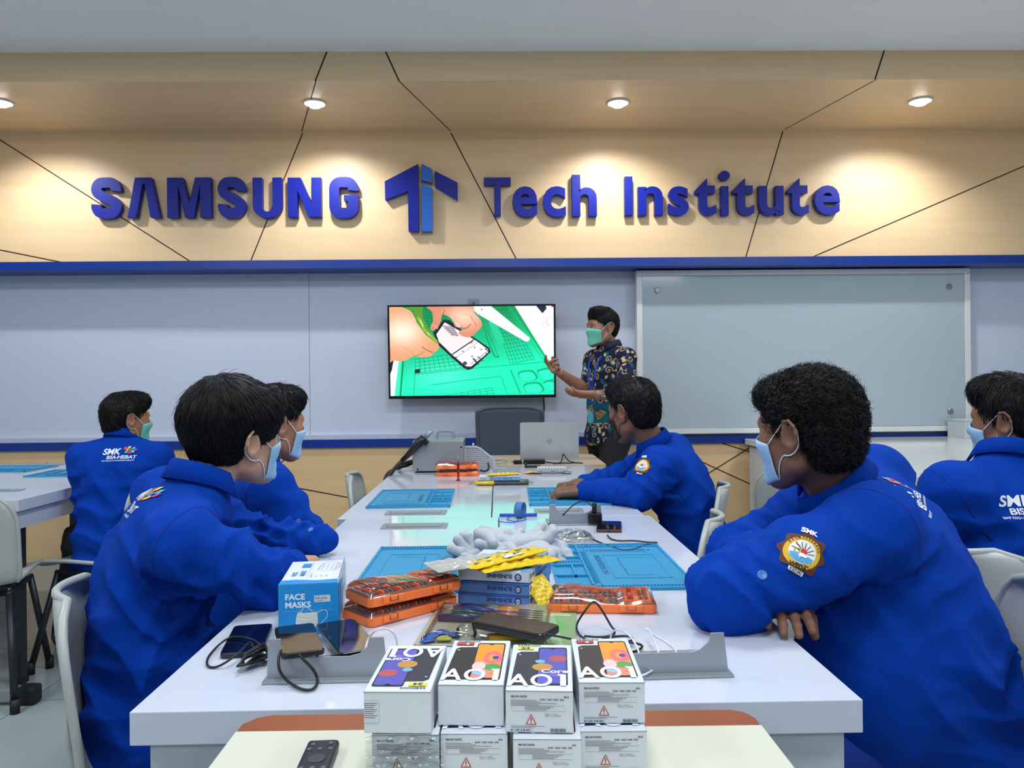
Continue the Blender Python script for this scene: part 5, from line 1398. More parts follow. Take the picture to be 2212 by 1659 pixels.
# ---- repair mats
def make_mat(label):
    W, L, T = .30, .455, .0035; t = thing('repair_mat', label, 'mat', group='blue silicone repair mats')
    b = MB(); b.prism([(-W / 2 + .006, -L / 2), (W / 2 - .006, -L / 2), (W / 2, -L / 2 + .006), (W / 2, L / 2 - .006), (W / 2 - .006, L / 2), (-W / 2 + .006, L / 2), (-W / 2, L / 2 - .006), (-W / 2, -L / 2 + .006)], 0, T)
    obj('base', b, M_mat, t)
    r = MB(); h = .0028
    def ridge(x0, y0, x1, y1, w=.003, hh=h):
        r.box2((min(x0, x1) - w / 2, min(y0, y1) - w / 2, T - .0002), (max(x0, x1) + w / 2, max(y0, y1) + w / 2, T + hh))
    x0, x1, y0, y1 = -W / 2 + .003, W / 2 - .003, -L / 2 + .003, L / 2 - .003
    ridge(x0, y0, x1, y0, .006); ridge(x0, y1, x1, y1, .006); ridge(x0, y0, x0, y1, .006); ridge(x1, y0, x1, y1, .006)
    ridge(x0, y0 + .022, x1, y0 + .022)
    for i in range(38): ridge(x0 + .006 + i * .0075, y0 + .004, x0 + .006 + i * .0075, y0 + .018, .0025)
    ridge(x0, y1 - .030, x1, y1 - .030)
    for i in range(7): 
        cx = x0 + .03 + i * .038; M = Matrix.Translation((cx, y1 - .015, T + h / 2)) @ Matrix.Rotation(R(50), 4, 'Z'); r.box((cx, y1 - .015, T + h / 2), (.034, .003, h), M.to_3x3())
    sx = x0 + .075; ridge(sx, y0 + .022, sx, y1 - .03, .005, .006); ridge(sx + .020, y0 + .022, sx + .020, y1 - .03, .003)
    for y in (-.12, -.02, .06, .12): ridge(x0, y, sx, y, .004, .006)
    ridge(x0 + .045, -.12, x0 + .045, -.02, .004, .006); ridge(x0 + .03, .06, x0 + .03, .12, .004, .006)
    for i in range(9): ridge(x0 + .008 + i * .007, .022, x0 + .008 + i * .007, .034, .0025, .005)
    for i in range(22): ridge(sx + .006, -.17 + i * .0145, sx + .014, -.17 + i * .0145, .004)
    ridge(sx + .058, -.135, x1 - .035, -.135, .003, .0012); ridge(sx + .058, .095, x1 - .035, .095, .003, .0012); ridge(sx + .058, -.135, sx + .058, .095, .003, .0012); ridge(x1 - .035, -.135, x1 - .035, .095, .003, .0012)
    obj('ridges', r, M_mat, t)
    A = Art(); c = (18, 88, 142)
    for i in range(21): A.rect(sx + .034 + i * .0068, .136, sx + .0378 + i * .0068, .168, c, up=0 if i else 1)
    A.rect(sx + .022, .146, sx + .029, .158, c, up=0); A.rect(sx + .182, .146, sx + .189, .158, c, up=0)
    for a_, b_, c_, d_ in ((sx + .09, -.108, x1 - .06, -.106), (sx + .09, .066, x1 - .06, .068), (sx + .09, -.108, sx + .092, .068)): A.rect(a_, b_, c_, d_, c, up=0)
    A.text('ONGLAI FIXTOOL TH-1', sx + .036, .100, .0205, c, rot=-90, bold=.02, sx=.92)
    A.build('mat_print', t, M=Matrix.Translation((0, 0, T + .0002)), rough=.5)
    return t
m0 = make_mat('blue repair mat on the near right of the long table, beside the folded arms')
m0.location = (.272, 1.862, ZT + .0003)
for (x, y, rz, lab) in ((-.168, 1.862, 180, 'blue repair mat on the near left of the long table, behind the orange cases'),
                        (-.330, 3.005, 181, 'blue repair mat on the far left of the long table'),
                        (.262, 3.010, -1, 'blue repair mat under the clasped hands'),
                        (-2.14, 4.06, 92, 'blue repair mat on the left table beside the person seen from behind'),
                        (-2.72, 4.30, 88, 'blue repair mat at the left edge of the picture')):
    c = copy_tree(m0); c.location = (x, y, ZT + .0003); c.rotation_euler = (0, 0, R(rz)); c['label'] = lab

# ---- face mask carton
fb = thing('mask_carton', 'blue and white FACE MASKS box at the near left of the table', 'box', (0, 0, ZT + .0003))
a, b = at_z(602, 1375), at_z(732, 1368); fw_ = (b - a).length; fb.location = (a.x, a.y, ZT + .0003); fb.rotation_euler = (0, 0, math.atan2(b.y - a.y, b.x - a.x))
fh, fd = .089, .185
M_mb = mat('carton_blue', (20, 138, 214), rough=.35)
def sheared_box(w, d, h): return MB().box2((0, 0, 0), (w, d, h))
obj('carton', sheared_box(fw_, fd, fh), mat('carton_white', (222, 228, 234), rough=.35), fb, bevel=.0012)
XZf = Matrix(((1, 0, 0, 0), (0, 0, -1, 0), (0, 1, 0, 0), (0, 0, 0, 1)))
A = Art(); w, h = fw_, fh; bl = (22, 140, 214)
A.rect(0, 0, w, h, bl)
A.text('FACE', .012, h - .026, .0140, (235, 242, 248), bold=.025, sx=1.05); A.text('MASKS', .012, h - .040, .0140, (235, 242, 248), bold=.025, sx=1.05)
A.rect(w - .042, h - .032, w - .014, h - .020, (206, 214, 220)); A.text('WITH', w - .040, h - .0225, .0026, (90, 110, 130)); A.text('EARLOOPS', w - .040, h - .0265, .0042, (70, 100, 140), bold=.02); A.text('3 LAYERS', w - .040, h - .0305, .0032, (90, 110, 130))
A.line([(.008, h - .046), (w - .010, h - .046)], .0004, (170, 210, 236))
mx, my = w * .48, h * .26
A.line([(mx + .014, my + .014), (mx + .030, my + .020), (mx + .034, my + .008), (mx + .018, my - .008)], .0010, (214, 226, 234), n=6); A.line([(mx - .014, my + .014), (mx - .004, my + .026), (mx + .010, my + .018)], .0010, (214, 226, 234), n=6)
A.poly([(mx - .016, my + .018), (mx - .005, my + .016), (mx + .017, my + .017), (mx + .018, my - .002), (mx + .012, my - .012), (mx, my - .017), (mx - .012, my - .013), (mx - .020, my - .002), (mx - .019, my + .010)], (214, 216, 212))
for k in range(3): A.line([(mx - .018, my + .010 - k * .007), (mx, my + .007 - k * .007), (mx + .017, my + .010 - k * .006)], .0004, (150, 156, 156), n=5)
A.build('front_print', fb, M=Matrix.Translation((0, -.0008, 0)) @ XZf)
A = Art(); A.poly([(0, 0), (w, 0), (w, .030), (w * .6, .024), (w * .25, .034), (0, .030)], bl); A.rect(w * .24, .128, w * .40, .158, bl)
A.text('FACE', w * .22, .062, .013, (60, 130, 200), rot=90, bold=.03); A.text('MASKS', w * .36, .062, .013, (60, 130, 200), rot=90, bold=.03); A.line([(w * .42, .040), (w * .42, .175)], .0006, (150, 170, 190))
A.line([(w * .55, .10), (w * .60, .15), (w * .75, .17), (w * .92, .15), (w * .90, .11), (w * .72, .095), (w * .56, .10)], .0008, (130, 140, 150), n=6)
for k in range(4): A.line([(w * (.62 + .08 * k), .102), (w * (.64 + .08 * k), .155)], .0006, (150, 156, 164))
for k in range(4): A.text(('BREATHABLE', 'SOFT', 'LIGHT', 'CLEAN')[k], w * (.50 + .09 * k), .048, .005, (120, 130, 150), rot=90)
A.build('top_print', fb, M=Matrix.Translation((0, 0, fh + .0008)))
A = Art(); A.rect(0, 0, fd * .2, fh, bl); A.rect(fd * .25, .02, fd * .5, .08, (120, 180, 220)); A.text('FACE MASKS', fd * .55, .05, .009, (60, 130, 200), bold=.03)
A.build('side_print', fb, M=Matrix.Translation((fw_ + .0008, 0, 0)) @ Matrix(((0, 0, 1, 0), (1, 0, 0, 0), (0, 1, 0, 0), (0, 0, 0, 1))))
obj('raised_flap', MB().prism([(0, 0), (fd * .9, 0), (fd * .86, .016), (.004, .010)], 0, .0008, Matrix.Translation((fw_ - .001, 0, fh)) @ Matrix(((0, 0, 1, 0), (1, 0, 0, 0), (0, 1, 0, 0), (0, 0, 0, 1)))), MATS['carton_white'], fb)

# ---- orange bit-set cases
def make_case(label):
    w, d = .208, .100; t = thing('tool_case', label, 'tool case', group='orange tool cases with clear lids')
    s = MB().prism([(-w / 2 + .008, -d / 2), (w / 2 - .008, -d / 2), (w / 2, -d / 2 + .008), (w / 2, d / 2 - .008), (w / 2 - .008, d / 2), (-w / 2 + .008, d / 2), (-w / 2, d / 2 - .008), (-w / 2, -d / 2 + .008)], 0, .017)
    obj('tray', s, M_orange, t, bevel=.002)
    for q in (-1, 1): obj('latch', MB().box2((q * .055 - .022, -d / 2 - .004, .004), (q * .055 + .022, -d / 2, .0165)), M_orange, t, bevel=.0012)
    for q in (-1, 1): obj('hinge', MB().box2((q * .055 - .014, d / 2, .004), (q * .055 + .014, d / 2 + .003, .0165)), M_orange, t, bevel=.0012)
    rnd = random.Random(3); bt = MB(); cols = [mat('bit_steel', (150, 146, 142), rough=.35, metal=.7), mat('bit_red', (196, 58, 44), rough=.4), mat('insert_dark', (150, 112, 102), rough=.6), M_orange]
    bt.box2((-w / 2 + .006, -d / 2 + .006, .0165), (w / 2 - .006, d / 2 - .006, .0185), mi=2)
    for i in range(13):
        x = -w / 2 + .014 + i * .0096
        for j in range(3): bt.box2((x, -d / 2 + .012 + j * .026, .018), (x + .0052, -d / 2 + .030 + j * .026, .0235), mi=(0, 1, 3, 0)[(i + j) % 4])
    bt.box2((.045, -d / 2 + .012, .018), (.095, d / 2 - .012, .022), mi=3); bt.tube([(.055, -.03, .024), (.055, .03, .024)], [.006, .005], 10, mi=1); bt.tube([(.075, -.03, .024), (.075, .03, .024)], .003, 8, mi=0); bt.tube([(.085, -.03, .024), (.085, .03, .024)], .004, 8, mi=2)
    obj('bits', bt, cols, t)
    def lid(u, v):
        x = (-.5 + u) * w; y = (-.5 + v) * d; e = min(min(u, 1 - u) * w, min(v, 1 - v) * d); k = min(1, e / .012) ** .7
        z = .0172 + k * (.013 + .004 * math.sin(u * 5.5 + .6) + (.003 if u > .68 else 0) + .0005 * math.sin(u * 31) * math.sin(v * 9)); return (x, y, z)
    obj('clear_lid', MB().grid(lid, 44, 22), M_clear, t, smooth=True)
    for q in (-1, 1): obj('lid_clip', MB().box2((q * .055 - .009, -d / 2 - .0055, .008), (q * .055 - .0075, -d / 2 - .004, .024)).box2((q * .055 + .0075, -d / 2 - .0055, .008), (q * .055 + .009, -d / 2 - .004, .024)).box2((q * .055 - .009, -d / 2 - .0055, .0075), (q * .055 + .009, -d / 2 - .004, .009)), M_clear, t)
    return t
c0 = make_case('orange tool case alone, right of the blue and white box stack')
a, b = at_z(1190, 1324), at_z(1423, 1328); c0.location = ((a.x + b.x) / 2, (a.y + b.y) / 2 + .05, ZT + .0005); c0.rotation_euler = (0, 0, math.atan2(b.y - a.y, b.x - a.x) + .02)
def place_case(p0, p1, z, lab, dr=0.0, dy=.05):
    c = copy_tree(c0); a, b = at_z(*p0, ZT), at_z(*p1, ZT); an = math.atan2(b.y - a.y, b.x - a.x) + dr
    mid = (a + b) / 2; c.location = (mid.x - math.sin(an) * dy, mid.y + math.cos(an) * dy, z); c.rotation_euler = (0, 0, an); c['label'] = lab; return c
place_case((802, 1358), (990, 1308), ZT + .0005, 'lower orange tool case of the pair right of the face mask box')
place_case((806, 1358), (994, 1310), ZT + .0350, 'upper orange tool case of the pair right of the face mask box', dr=-.05)
place_case((943, 1029), (1034, 1028), ZT + .0005, 'lower orange tool case of the far pair by the soldering machine')
place_case((941, 1030), (1034, 1028), ZT + .0350, 'upper orange tool case of the far pair by the soldering machine')

# ---- phone cartons on the little stand
stand = thing('stand_table', 'small cream topped stand with brown edge in the foreground', 'table', (0, .93, 0))
SZ_ = .760
obj('top', MB().prism([(-.331, -.36), (.325, -.36), (.325, .036), (-.331, .044)], SZ_ - .020, SZ_, None), mat('cream_laminate', (208, 208, 190), rough=.45), stand, bevel=.0015)
obj('brown_edge', MB().prism([(-.331, .045), (.325, .037), (.325, .060), (.316, .078), (.300, .086), (-.300, .094), (-.318, .086), (-.331, .068)], SZ_ - .021, SZ_ - .001), mat('brown_vinyl', (146, 82, 52), rough=.35, var=(9, .25)), stand, bevel=.003, bseg=3)
obj('panel', MB().box2((-.29, -.30, .10), (.29, -.28, SZ_ - .02)).box2((-.29, .0, .10), (.29, .02, SZ_ - .02)), mat('cream_laminate', (208, 208, 190)), stand)
for x in (-.28, .28):
    for y in (-.27, .03): obj('leg', MB().tube([(x, y, 0), (x, y, SZ_ - .02)], .014, 10), M_leg, stand, smooth=True)

def phone_top(core):
    A = Art(); dk = (36, 38, 42)
    A.poly([(-.0325, -.058), (-.030, .040), (-.025, .046), (-.002, .047), (.0, .040), (0, -.060), (-.030, -.062)], (44, 44, 48) if not core else (52, 54, 70))
    A.rrect(-.004, -.061, .0315, .062, .004, (26, 28, 34))
    if core:
        A.rrect(-.0025, -.056, .030, .058, .003, (82, 84, 178)); A.disc(.020, .022, .011, (176, 84, 92)); A.disc(.002, -.006, .012, (196, 140, 70)); A.poly([(-.0025, -.056), (.012, -.056), (.004, -.02), (-.0025, -.016)], (92, 96, 196)); A.disc(-.001, .012, .006, (110, 178, 206)); A.disc(.018, -.030, .008, (120, 96, 190))
    else:
        A.rrect(-.0025, -.056, .030, .058, .003, (232, 152, 48)); A.poly([(-.0025, -.056), (.030, -.056), (.030, .010), (-.0025, -.004)], (236, 140, 120)); A.disc(.019, .010, .0115, (234, 110, 112), ry=.022); A.disc(.019, .010, .0055, (236, 160, 60), ry=.011); A.disc(.022, .009, .004, (60, 60, 170), ry=.006); A.disc(.020, -.022, .010, (70, 160, 80), ry=.010); A.disc(.004, -.020, .008, (244, 196, 196), ry=.014); A.disc(.006, -.040, .008, (150, 186, 232), ry=.009); A.disc(.024, -.040, .005, (240, 150, 50))
    A.poly([(-.0025, .058), (.010, .058), (.0137, .054), (.0175, .058), (.0175, .0582), (-.0025, .0582)], (26, 28, 34)); A.disc(-.026, .034, .0015, (210, 210, 210))
    w = (232, 236, 240)
    A.text('A', -.0365, -.0635, .048, w, bold=.022, sx=.70); A.text('O', -.0105, -.0635, .048, w, bold=.022, sx=.66); A.line([(.0205, -.0325), (.0262, -.0305), (.0262, -.0635)], .0066, w)
    if core: A.text('Core', .001, -.0255, .0155, w, bold=.03, sx=.95)
    A.text('SAMSUNG', -.030, .0655, .0048, (50, 52, 56), bold=.05, spacing=1.25, sx=1.1)
    if core: A.rect(-.030, .052, -.010, .062, (236, 220, 60)); A.text('24', -.026, .0535, .0095, (60, 60, 60), bold=.05, sx=1.15)
    else: A.rect(-.031, .052, -.009, .0625, (176, 50, 50)); A.text('4', -.0205, .0535, .0085, (236, 230, 226), bold=.05, sx=1.2); A.rect(-.029, .0555, -.022, .0575, (206, 120, 110)); A.rect(-.015, .0555, -.0105, .0575, (206, 120, 110))
    return A
def end_label(code, colr):
    """shipping label on the narrow face, x in -.037..037, z in 0..047"""
    A = Art(); k = (64, 68, 74); lg = (120, 126, 132)
    A.text(code, -.031, .0385, .0030, k, bold=.03); A.text(colr, .027, .0385, .0026, k, bold=.03); A.text('ROM : 16GB / RAM : 2GB', .001, .0355, .0024, k, bold=.03)
    rnd = random.Random(7)
    for r_ in range(4): A.line([(-.031, .0352 - r_ * .0016), (-.031 + .028 + rnd.random() * (.034 if r_ else .0), .0352 - r_ * .0016)], .0006, lg, up=0 if r_ else 1)
    A.line([(-.030, .0295), (.028, .0295), (.028, .0235), (-.030, .0235), (-.030, .0295)], .0003, lg)
    for r_ in range(3): A.line([(-.016, .0282 - r_ * .0016), (.016 - r_ * .004, .0282 - r_ * .0016)], .0006, lg, up=0 if r_ else 1)
    red = (196, 74, 60); A.poly([(-.015, .0090), (-.003, .0090), (-.009, .0205)], red); A.poly([(-.0132, .0101), (-.0048, .0101), (-.009, .0183)], (214, 220, 226)); A.line([(-.009, .0165), (-.009, .0128)], .0011, (30, 30, 34)); A.disc(-.009, .0114, .0007, (30, 30, 34), n=10)
    for r_ in range(2): A.line([(-.031, .0072 - r_ * .0014), (.006 - r_ * .012, .0072 - r_ * .0014)], .0005, lg, up=0 if r_ else 1)
    for r_ in range(2): A.text(('Negara : Indonesia', 'TKDN No. 2341/2020')[r_], .006, .0200 - r_ * .0020, .0019, k)
    x = -.031
    while x < -.008: w_ = rnd.choice((.0003, .0006, .0009)); A.rect(x, .0020, x + w_, .0040, k, up=0); x += w_ + rnd.choice((.0003, .0006, .0012))
    x = .012
    while x < .028: w_ = rnd.choice((.0003, .0005, .0008)); A.rect(x, .0015, x + w_, .0050, k, up=0); x += w_ + .0004
    return A
CB_W, CB_D, CB_H = .0735, .148, .0465
M_carton = mat('phone_carton', (212, 218, 226), rough=.38)
XZc = XZf
def phone_carton(label, fx0, fx1, fy, z, rz, core, flip=False, labeled=None, sleeve=False):
    t = thing('phone_carton', label, 'box', ((fx0 + fx1) / 2, fy, z), R(rz), group='white phone cartons stacked on the stand')
    b = MB().box2((-CB_W / 2, 0, 0), (CB_W / 2, CB_D, CB_H)); obj('carton', b, M_carton, t, bevel=.0012)
    obj('lid_gap', MB().box2((-CB_W / 2 - .0002, -.0003, CB_H - .0016), (CB_W / 2 + .0002, CB_D, CB_H - .0012)), mat('gap_grey', (96, 100, 106), rough=.8), t)
    M = Matrix.Translation((0, CB_D / 2, CB_H + .0003)) @ Matrix.Rotation(R(180 if flip else 0), 4, 'Z')
    phone_top(core).build('top_print', t, M=M, rough=.3)
    if labeled: end_label(*labeled).build('end_print', t, M=Matrix.Translation((0, -.0005, 0)) @ XZc, rough=.4, step=.00003)
    if sleeve:
        def fn(u, v):
            a_ = (u - .5) * 2; return (a_ * (CB_W / 2 + .006), -.004 - .002 * math.sin(u * 23) * math.sin(v * 17) - .002 * math.sin(v * 31), -.0 + v * (CB_H - .001) )
        obj('plastic_sleeve', MB().grid(fn, 26, 16), M_film, t, smooth=True)
    if flip:
        A = Art(); A.rect(-.0365, .012, -.020, .036, (206, 212, 218)); 
        for r_ in range(8): A.line([(-.036, .033 - r_ * .0022), (-.022 - (r_ % 3) * .002, .033 - r_ * .0022)], .0009, (110, 114, 120), up=0 if r_ else 1)
        A.build('corner_sticker', t, M=Matrix.Translation((0, -.0005, 0)) @ XZc)
    return t
z0, z1 = SZ_ + .0005, SZ_ + CB_H + .002
phone_carton('phone carton at lower left of the stack, label under crinkled film', -.142, -.0685, .852, z0, -1, True, labeled=('SM-A013G/DS', 'Blue'), sleeve=True)
phone_carton('labelled phone carton in the lower row, second from the left', -.0665, .006, .852, z0, -2, True, labeled=('SM-A013G/DS', 'Red'))
phone_carton('labelled phone carton in the lower row, third from the left, set forward', .0125, .085, .836, z0, -3, False, labeled=('SM-A013G/DS', 'Red'))
phone_carton('labelled phone carton at the lower right of the stack', .0865, .159, .852, z0, -1, True, labeled=('SM-A015G/DS', 'Black'))
phone_carton('upper left phone carton, picture upside down, small sticker at the corner', -.1485, -.0785, .850, z1, -3, True, flip=True)
phone_carton('tall white phone carton with plain end, upper row, orange phone picture', -.0715, .0035, .866, z1, -4, False)
phone_carton('labelled phone carton, upper row, third from the left, purple phone picture', .006, .0765, .846, z1, -4.5, True, labeled=('SM-A013G/DS', 'Black'))
phone_carton('labelled phone carton at the upper right of the stack, orange phone picture', .0865, .1605, .866, z1, -2, False, labeled=('SM-A015F/DS', 'Blue'))

# remote control
rm = thing('remote_control', 'black remote control lying on the cream stand', 'remote control', (-.2070, .850, SZ_ + .0005), R(2))
s = SDF(); s.box((0, 0, .006), (.0185, .072, .0055), .0045); V, F = blob(s, .0015, pad=.006); obj('casing', vf_mb(V, F), mat('remote_black', (38, 40, 48), rough=.4), rm, smooth=True)
for x_, y_ in ((-.010, .058), (.010, .060), (-.012, .046), (0, .046), (.012, .046), (-.012, .002), (0, .002), (.012, .002), (-.012, -.012), (0, -.012), (.012, -.012), (0, -.026)):
    obj('button', MB().lathe([(.0030, 0), (.0030, .0009), (.0024, .0013), (.0003, .0013)], 12, Matrix.Translation((x_, y_, .0113))), mat('button_grey', (88, 92, 102), rough=.5), rm, smooth=True)
obj('navigation_ring', MB().lathe([(.0085, 0), (.0105, 0), (.0105, .0008), (.0085, .0008)], 24, Matrix.Translation((0, .024, .0114))), mat('remote_ring', (62, 64, 74), rough=.4), rm, smooth=True)

# ---- boxed tools with SUNSHINE lettering
def sun_box(label, z, rz, dx, dy, light, h=.0218):
    a, b = at_z(990, 1303), at_z(1150, 1314); w, d = .146, .188
    t = thing('tool_carton', label, 'box', (a.x + dx, a.y + dy, z), R(rz), group='stacked blue and white tool cartons')
    mm_ = mat('carton_pale', (206, 218, 232), rough=.32) if light else mat('carton_deep_blue', (52, 92, 166), rough=.32)
    obj('carton', MB().box2((0, 0, 0), (w, d, h)), mm_, t, bevel=.0008)
    fc = (30, 60, 120) if light else (24, 44, 96)
    A = Art(); 
    if not light: A.rect(0, .0, w, h * .8, (84, 122, 184))
    A.disc(w - .022, h * .48, .0072, fc); A.disc(w - .022, h * .48, .0045, (190, 206, 228)); A.text('XX', w - .022, h * .48 - .002, .0052, fc, align='CENTER', bold=.04); A.text('SUNSHINE', w - .034, h * .70, .0112, fc, rot=180, bold=.03)
    A.build('front_print', t, M=Matrix.Translation((0, -.0006, 0)) @ XZf)
    A = Art(); A.rect(0, 0, .056, h * .92, (214, 222, 232)); A.disc(.012, h * .5, .006, fc); A.text('SUNSHINE', .022, h * .34, .0088, fc, bold=.03, sx=.62); A.rect(.056, 0, d, h, (112, 158, 206)); A.text('BALLS TOWE', .085, h * .32, .0088, (60, 100, 160), bold=.02)
    A.build('side_print', t, M=Matrix.Translation((w + .0006, 0, 0)) @ Matrix(((0, 0, 1, 0), (1, 0, 0, 0), (0, 1, 0, 0), (0, 0, 0, 1))))
    if light:
        A = Art(); A.rrect(.035, .055, .125, .165, .010, (120, 112, 84)); A.rrect(.040, .060, .120, .160, .008, (196, 176, 90)); A.disc(.098, .030, .008, fc); A.disc(.098, .030, .005, (206, 218, 232)); A.text('SUNSHINE', .088, .034, .012, fc, rot=180, bold=.03); A.rect(.128, .0, w, d, (112, 158, 206)); A.text('SS-905', .140, .034, .010, fc, rot=180, bold=.03)
        A.build('top_print', t, M=Matrix.Translation((0, 0, h + .0006)))
    return t
sun_box('bottom blue tool carton of the stack of three', ZT + .0005, -16, 0, 0, False)
sun_box('middle blue tool carton of the stack of three', ZT + .0235, -17, .001, .002, False)
sun_box('top pale tool carton of the stack, yellow pouches lying on it', ZT + .0465, -15, .000, .004, True)

# ---- pouches
def pouch(name, label, cat, w, l, h, m, loc, rz, tilt=(0, 0), seed=0, mats2=None, group=None, prn=None):
    t = thing(name, label, cat, loc, rot=(R(tilt[0]), R(tilt[1]), R(rz)), group=group); rnd = random.Random(seed); p1, p2 = rnd.random() * 6, rnd.random() * 6
    def f(sg):
        def fn(u, v):
            x, y = (u - .5) * w, (v - .5) * l; e = max(0, 1 - abs(2 * u - 1) ** 3) * max(0, 1 - abs(2 * v - 1) ** 4)
            wr = .0022 * math.sin(u * 17 + 5 * v + p1) * math.sin(v * 21 + p2) + .0015 * math.sin(v * 47 + u * 9)
            return (x * (1 - .05 * math.sin(v * 9 + p2)), y, h / 2 + (h / 2 * e ** .7 * sg + wr * (e + .25)) if sg > 0 else h / 2 - h / 2 * e ** .6 + wr * .3)
        return fn
    mm_ = MB().grid(f(1), 22, 30); mm_.add(*(lambda q: (q.v, [ff[::-1] for ff in q.f]))(MB().grid(f(-1), 22, 30)))
    obj('film_pouch', mm_, m, t, smooth=True)
    return t, f(1)
zt_ = ZT + .0468 + .022
c = at_z(1080, 1222, zt_)
t, f_ = pouch('tool_pouch', 'yellow backed pouch with a barcode on top of the carton stack', 'pouch', .062, .20, .013, mat('yellow_film', (232, 196, 24), rough=.18, coat=.5), (c.x + .012, c.y + .0, zt_ + .010), -52, (3, -4), 1, group='glossy tool pouches')
A = Art(); A.rect(-.022, -.080, .010, .060, (128, 120, 96)); A.rect(-.017, -.062, -.010, .055, (226, 190, 40)); A.rect(.012, -.02, .026, .03, (232, 234, 236)); 
for k in range(9): A.rect(.0145, -.015 + k * .0045, .0235, -.0135 + k * .0045 + (k % 3) * .0006, (40, 40, 44), up=0 if k else 1)
A.build('pouch_print', t, place=lambda x, y, h: V3(x, y, f_(x / .062 + .5, y / .20 + .5)[2] + .0015 + h), rough=.2)
t, f2_ = pouch('tool_pouch', 'yellow pouch lying under the barcode pouch, edge crinkled', 'pouch', .060, .19, .012, mat('yellow_film', (232, 196, 24)), (c.x + .035, c.y - .012, zt_ + .001), -58, (0, 0), 5, group='glossy tool pouches')
c = at_z(1010, 1222, zt_ + .01)
t, f3_ = pouch('tool_pouch', 'clear grey pouch with yellow tools, left end of the carton stack top', 'pouch', .075, .19, .014, glass_mat('cloudy_film', (206, 208, 206), .55, .15), (c.x + .012, c.y + .02, zt_ + .006), -62, (0, 3), 8, group='glossy tool pouches')
A = Art(); A.rrect(-.030, -.080, .022, -.012, .006, (222, 206, 40)); A.rect(-.030, -.01, .030, .07, (170, 172, 172)); A.rect(-.032, -.086, -.020, -.012, (150, 70, 70))
A.build('pouch_contents', t, place=lambda x, y, h: V3(x, y, .007 + h))
c = at_z(1165, 1312, ZT)
t, _ = pouch('tool_pouch', 'small crumpled yellow pouch leaning by the right case', 'pouch', .050, .075, .016, mat('yellow_film', (232, 196, 24)), (c.x + .006, c.y + .02, ZT + .020), 30, (38, -12), 12, group='glossy tool pouches')

# ---- knitted gloves in a heap
def glove_mesh(seed):
    rg = random.Random(seed); gs = SDF(); gs.box((0, .050, 0), (.044, .036, .018), .016, k=.02)
    gs.cap((0, .0, 0), (0, .03, 0), .036, .034, k=.02, flat=(0, 0, 1), ft=.55)
    for i in range(4):
        x = .036 - .024 * i; L = (.058, .066, .060, .046)[i]; az = (1.5 - i) * .30 + rg.uniform(-.3, .3); dn = rg.uniform(-.1, .5); p = V3(x, .084, 0); d = V3(math.sin(az), math.cos(az), 0)
        for j in range(2):
            v = (d * math.cos(dn) + V3(0, 0, -math.sin(dn))).normalized(); q = p + v * L * .5; gs.cap(p, q, .0112 + .0036 * j, .0150 - .0012 * j, k=.006 if j else .008); p = q; dn += rg.uniform(0, .9)
    gs.cap((.036, .02, 0), (.062, .045, -.006), .014, .013, k=.014); gs.cap((.062, .045, -.006), (.070, .075, -.014), .013, .0125, k=.004)
    return blob(gs, .0030, lambda P, D: D + .0010 * np.sin(P[..., 0] * 130 + 2 * np.sin(P[..., 1] * 60)) * np.sin(P[..., 1] * 120))
M_glove = mat('knitted_glove', (182, 187, 193), rough=1.0, spec=.1, bump=(900, .5, .0008))
cg = at_z(1118, 1203)
gl_spots = []
rg = random.Random(12)
for k in range(15):
    lay = 0 if k < 7 else (1 if k < 12 else 2); an = k * 2.4; rr = (.075, .052, .026)[lay]
    gl_spots.append((rr * 1.15 * math.cos(an), rr * .95 * math.sin(an) + .02, (.006, .020, .034)[lay], rg.uniform(0, 360), rg.uniform(-14, 10), rg.uniform(-16, 16)))
where = ['right', 'left', 'front right', 'back left', 'middle', 'front', 'back right']
glab = ['grey knitted glove in the bottom layer of the heap, %s side' % w_ for w_ in where] + ['grey knitted glove in the middle layer of the heap, %s side' % w_ for w_ in where[:5]] + ['grey knitted glove on top of the heap, %s side' % w_ for w_ in where[:3]]
g0 = None
for i, (dx, dy, dz, rz, rx, ry) in enumerate(gl_spots):
    if i < 4: g = obj('knitted_glove', vf_mb(*glove_mesh(i + 2)), M_glove, smooth=True); g0 = (g0 or []) + [g]
    else: g = g0[i % 4].copy(); COL.objects.link(g)
    Mg = Matrix.Translation((cg.x + dx, cg.y + dy, ZT + dz + .004)) @ Euler((R(rx), R(ry + (180 if i % 3 == 1 else 0)), R(rz))).to_matrix().to_4x4() @ Matrix.Translation((0, -.06, 0)) @ Matrix.Diagonal((.92, .92, .92, 1))
    g.matrix_world = Mg; tag(g, glab[i], 'glove', 'grey knitted gloves in a heap')
c = at_z(1236, 1170)
t, _ = pouch('plastic_bag', 'crumpled clear plastic bag behind the glove heap', 'bag', .10, .09, .030, M_film, (c.x, c.y, ZT + .001), 20, (0, 0), 22)
c = at_z(1076, 996)
t, _ = pouch('plastic_bag', 'small clear bag at the front edge of the teacher desk', 'bag', .10, .06, .02, M_film, (c.x, 4.26, .752), 5, (0, 0), 25)

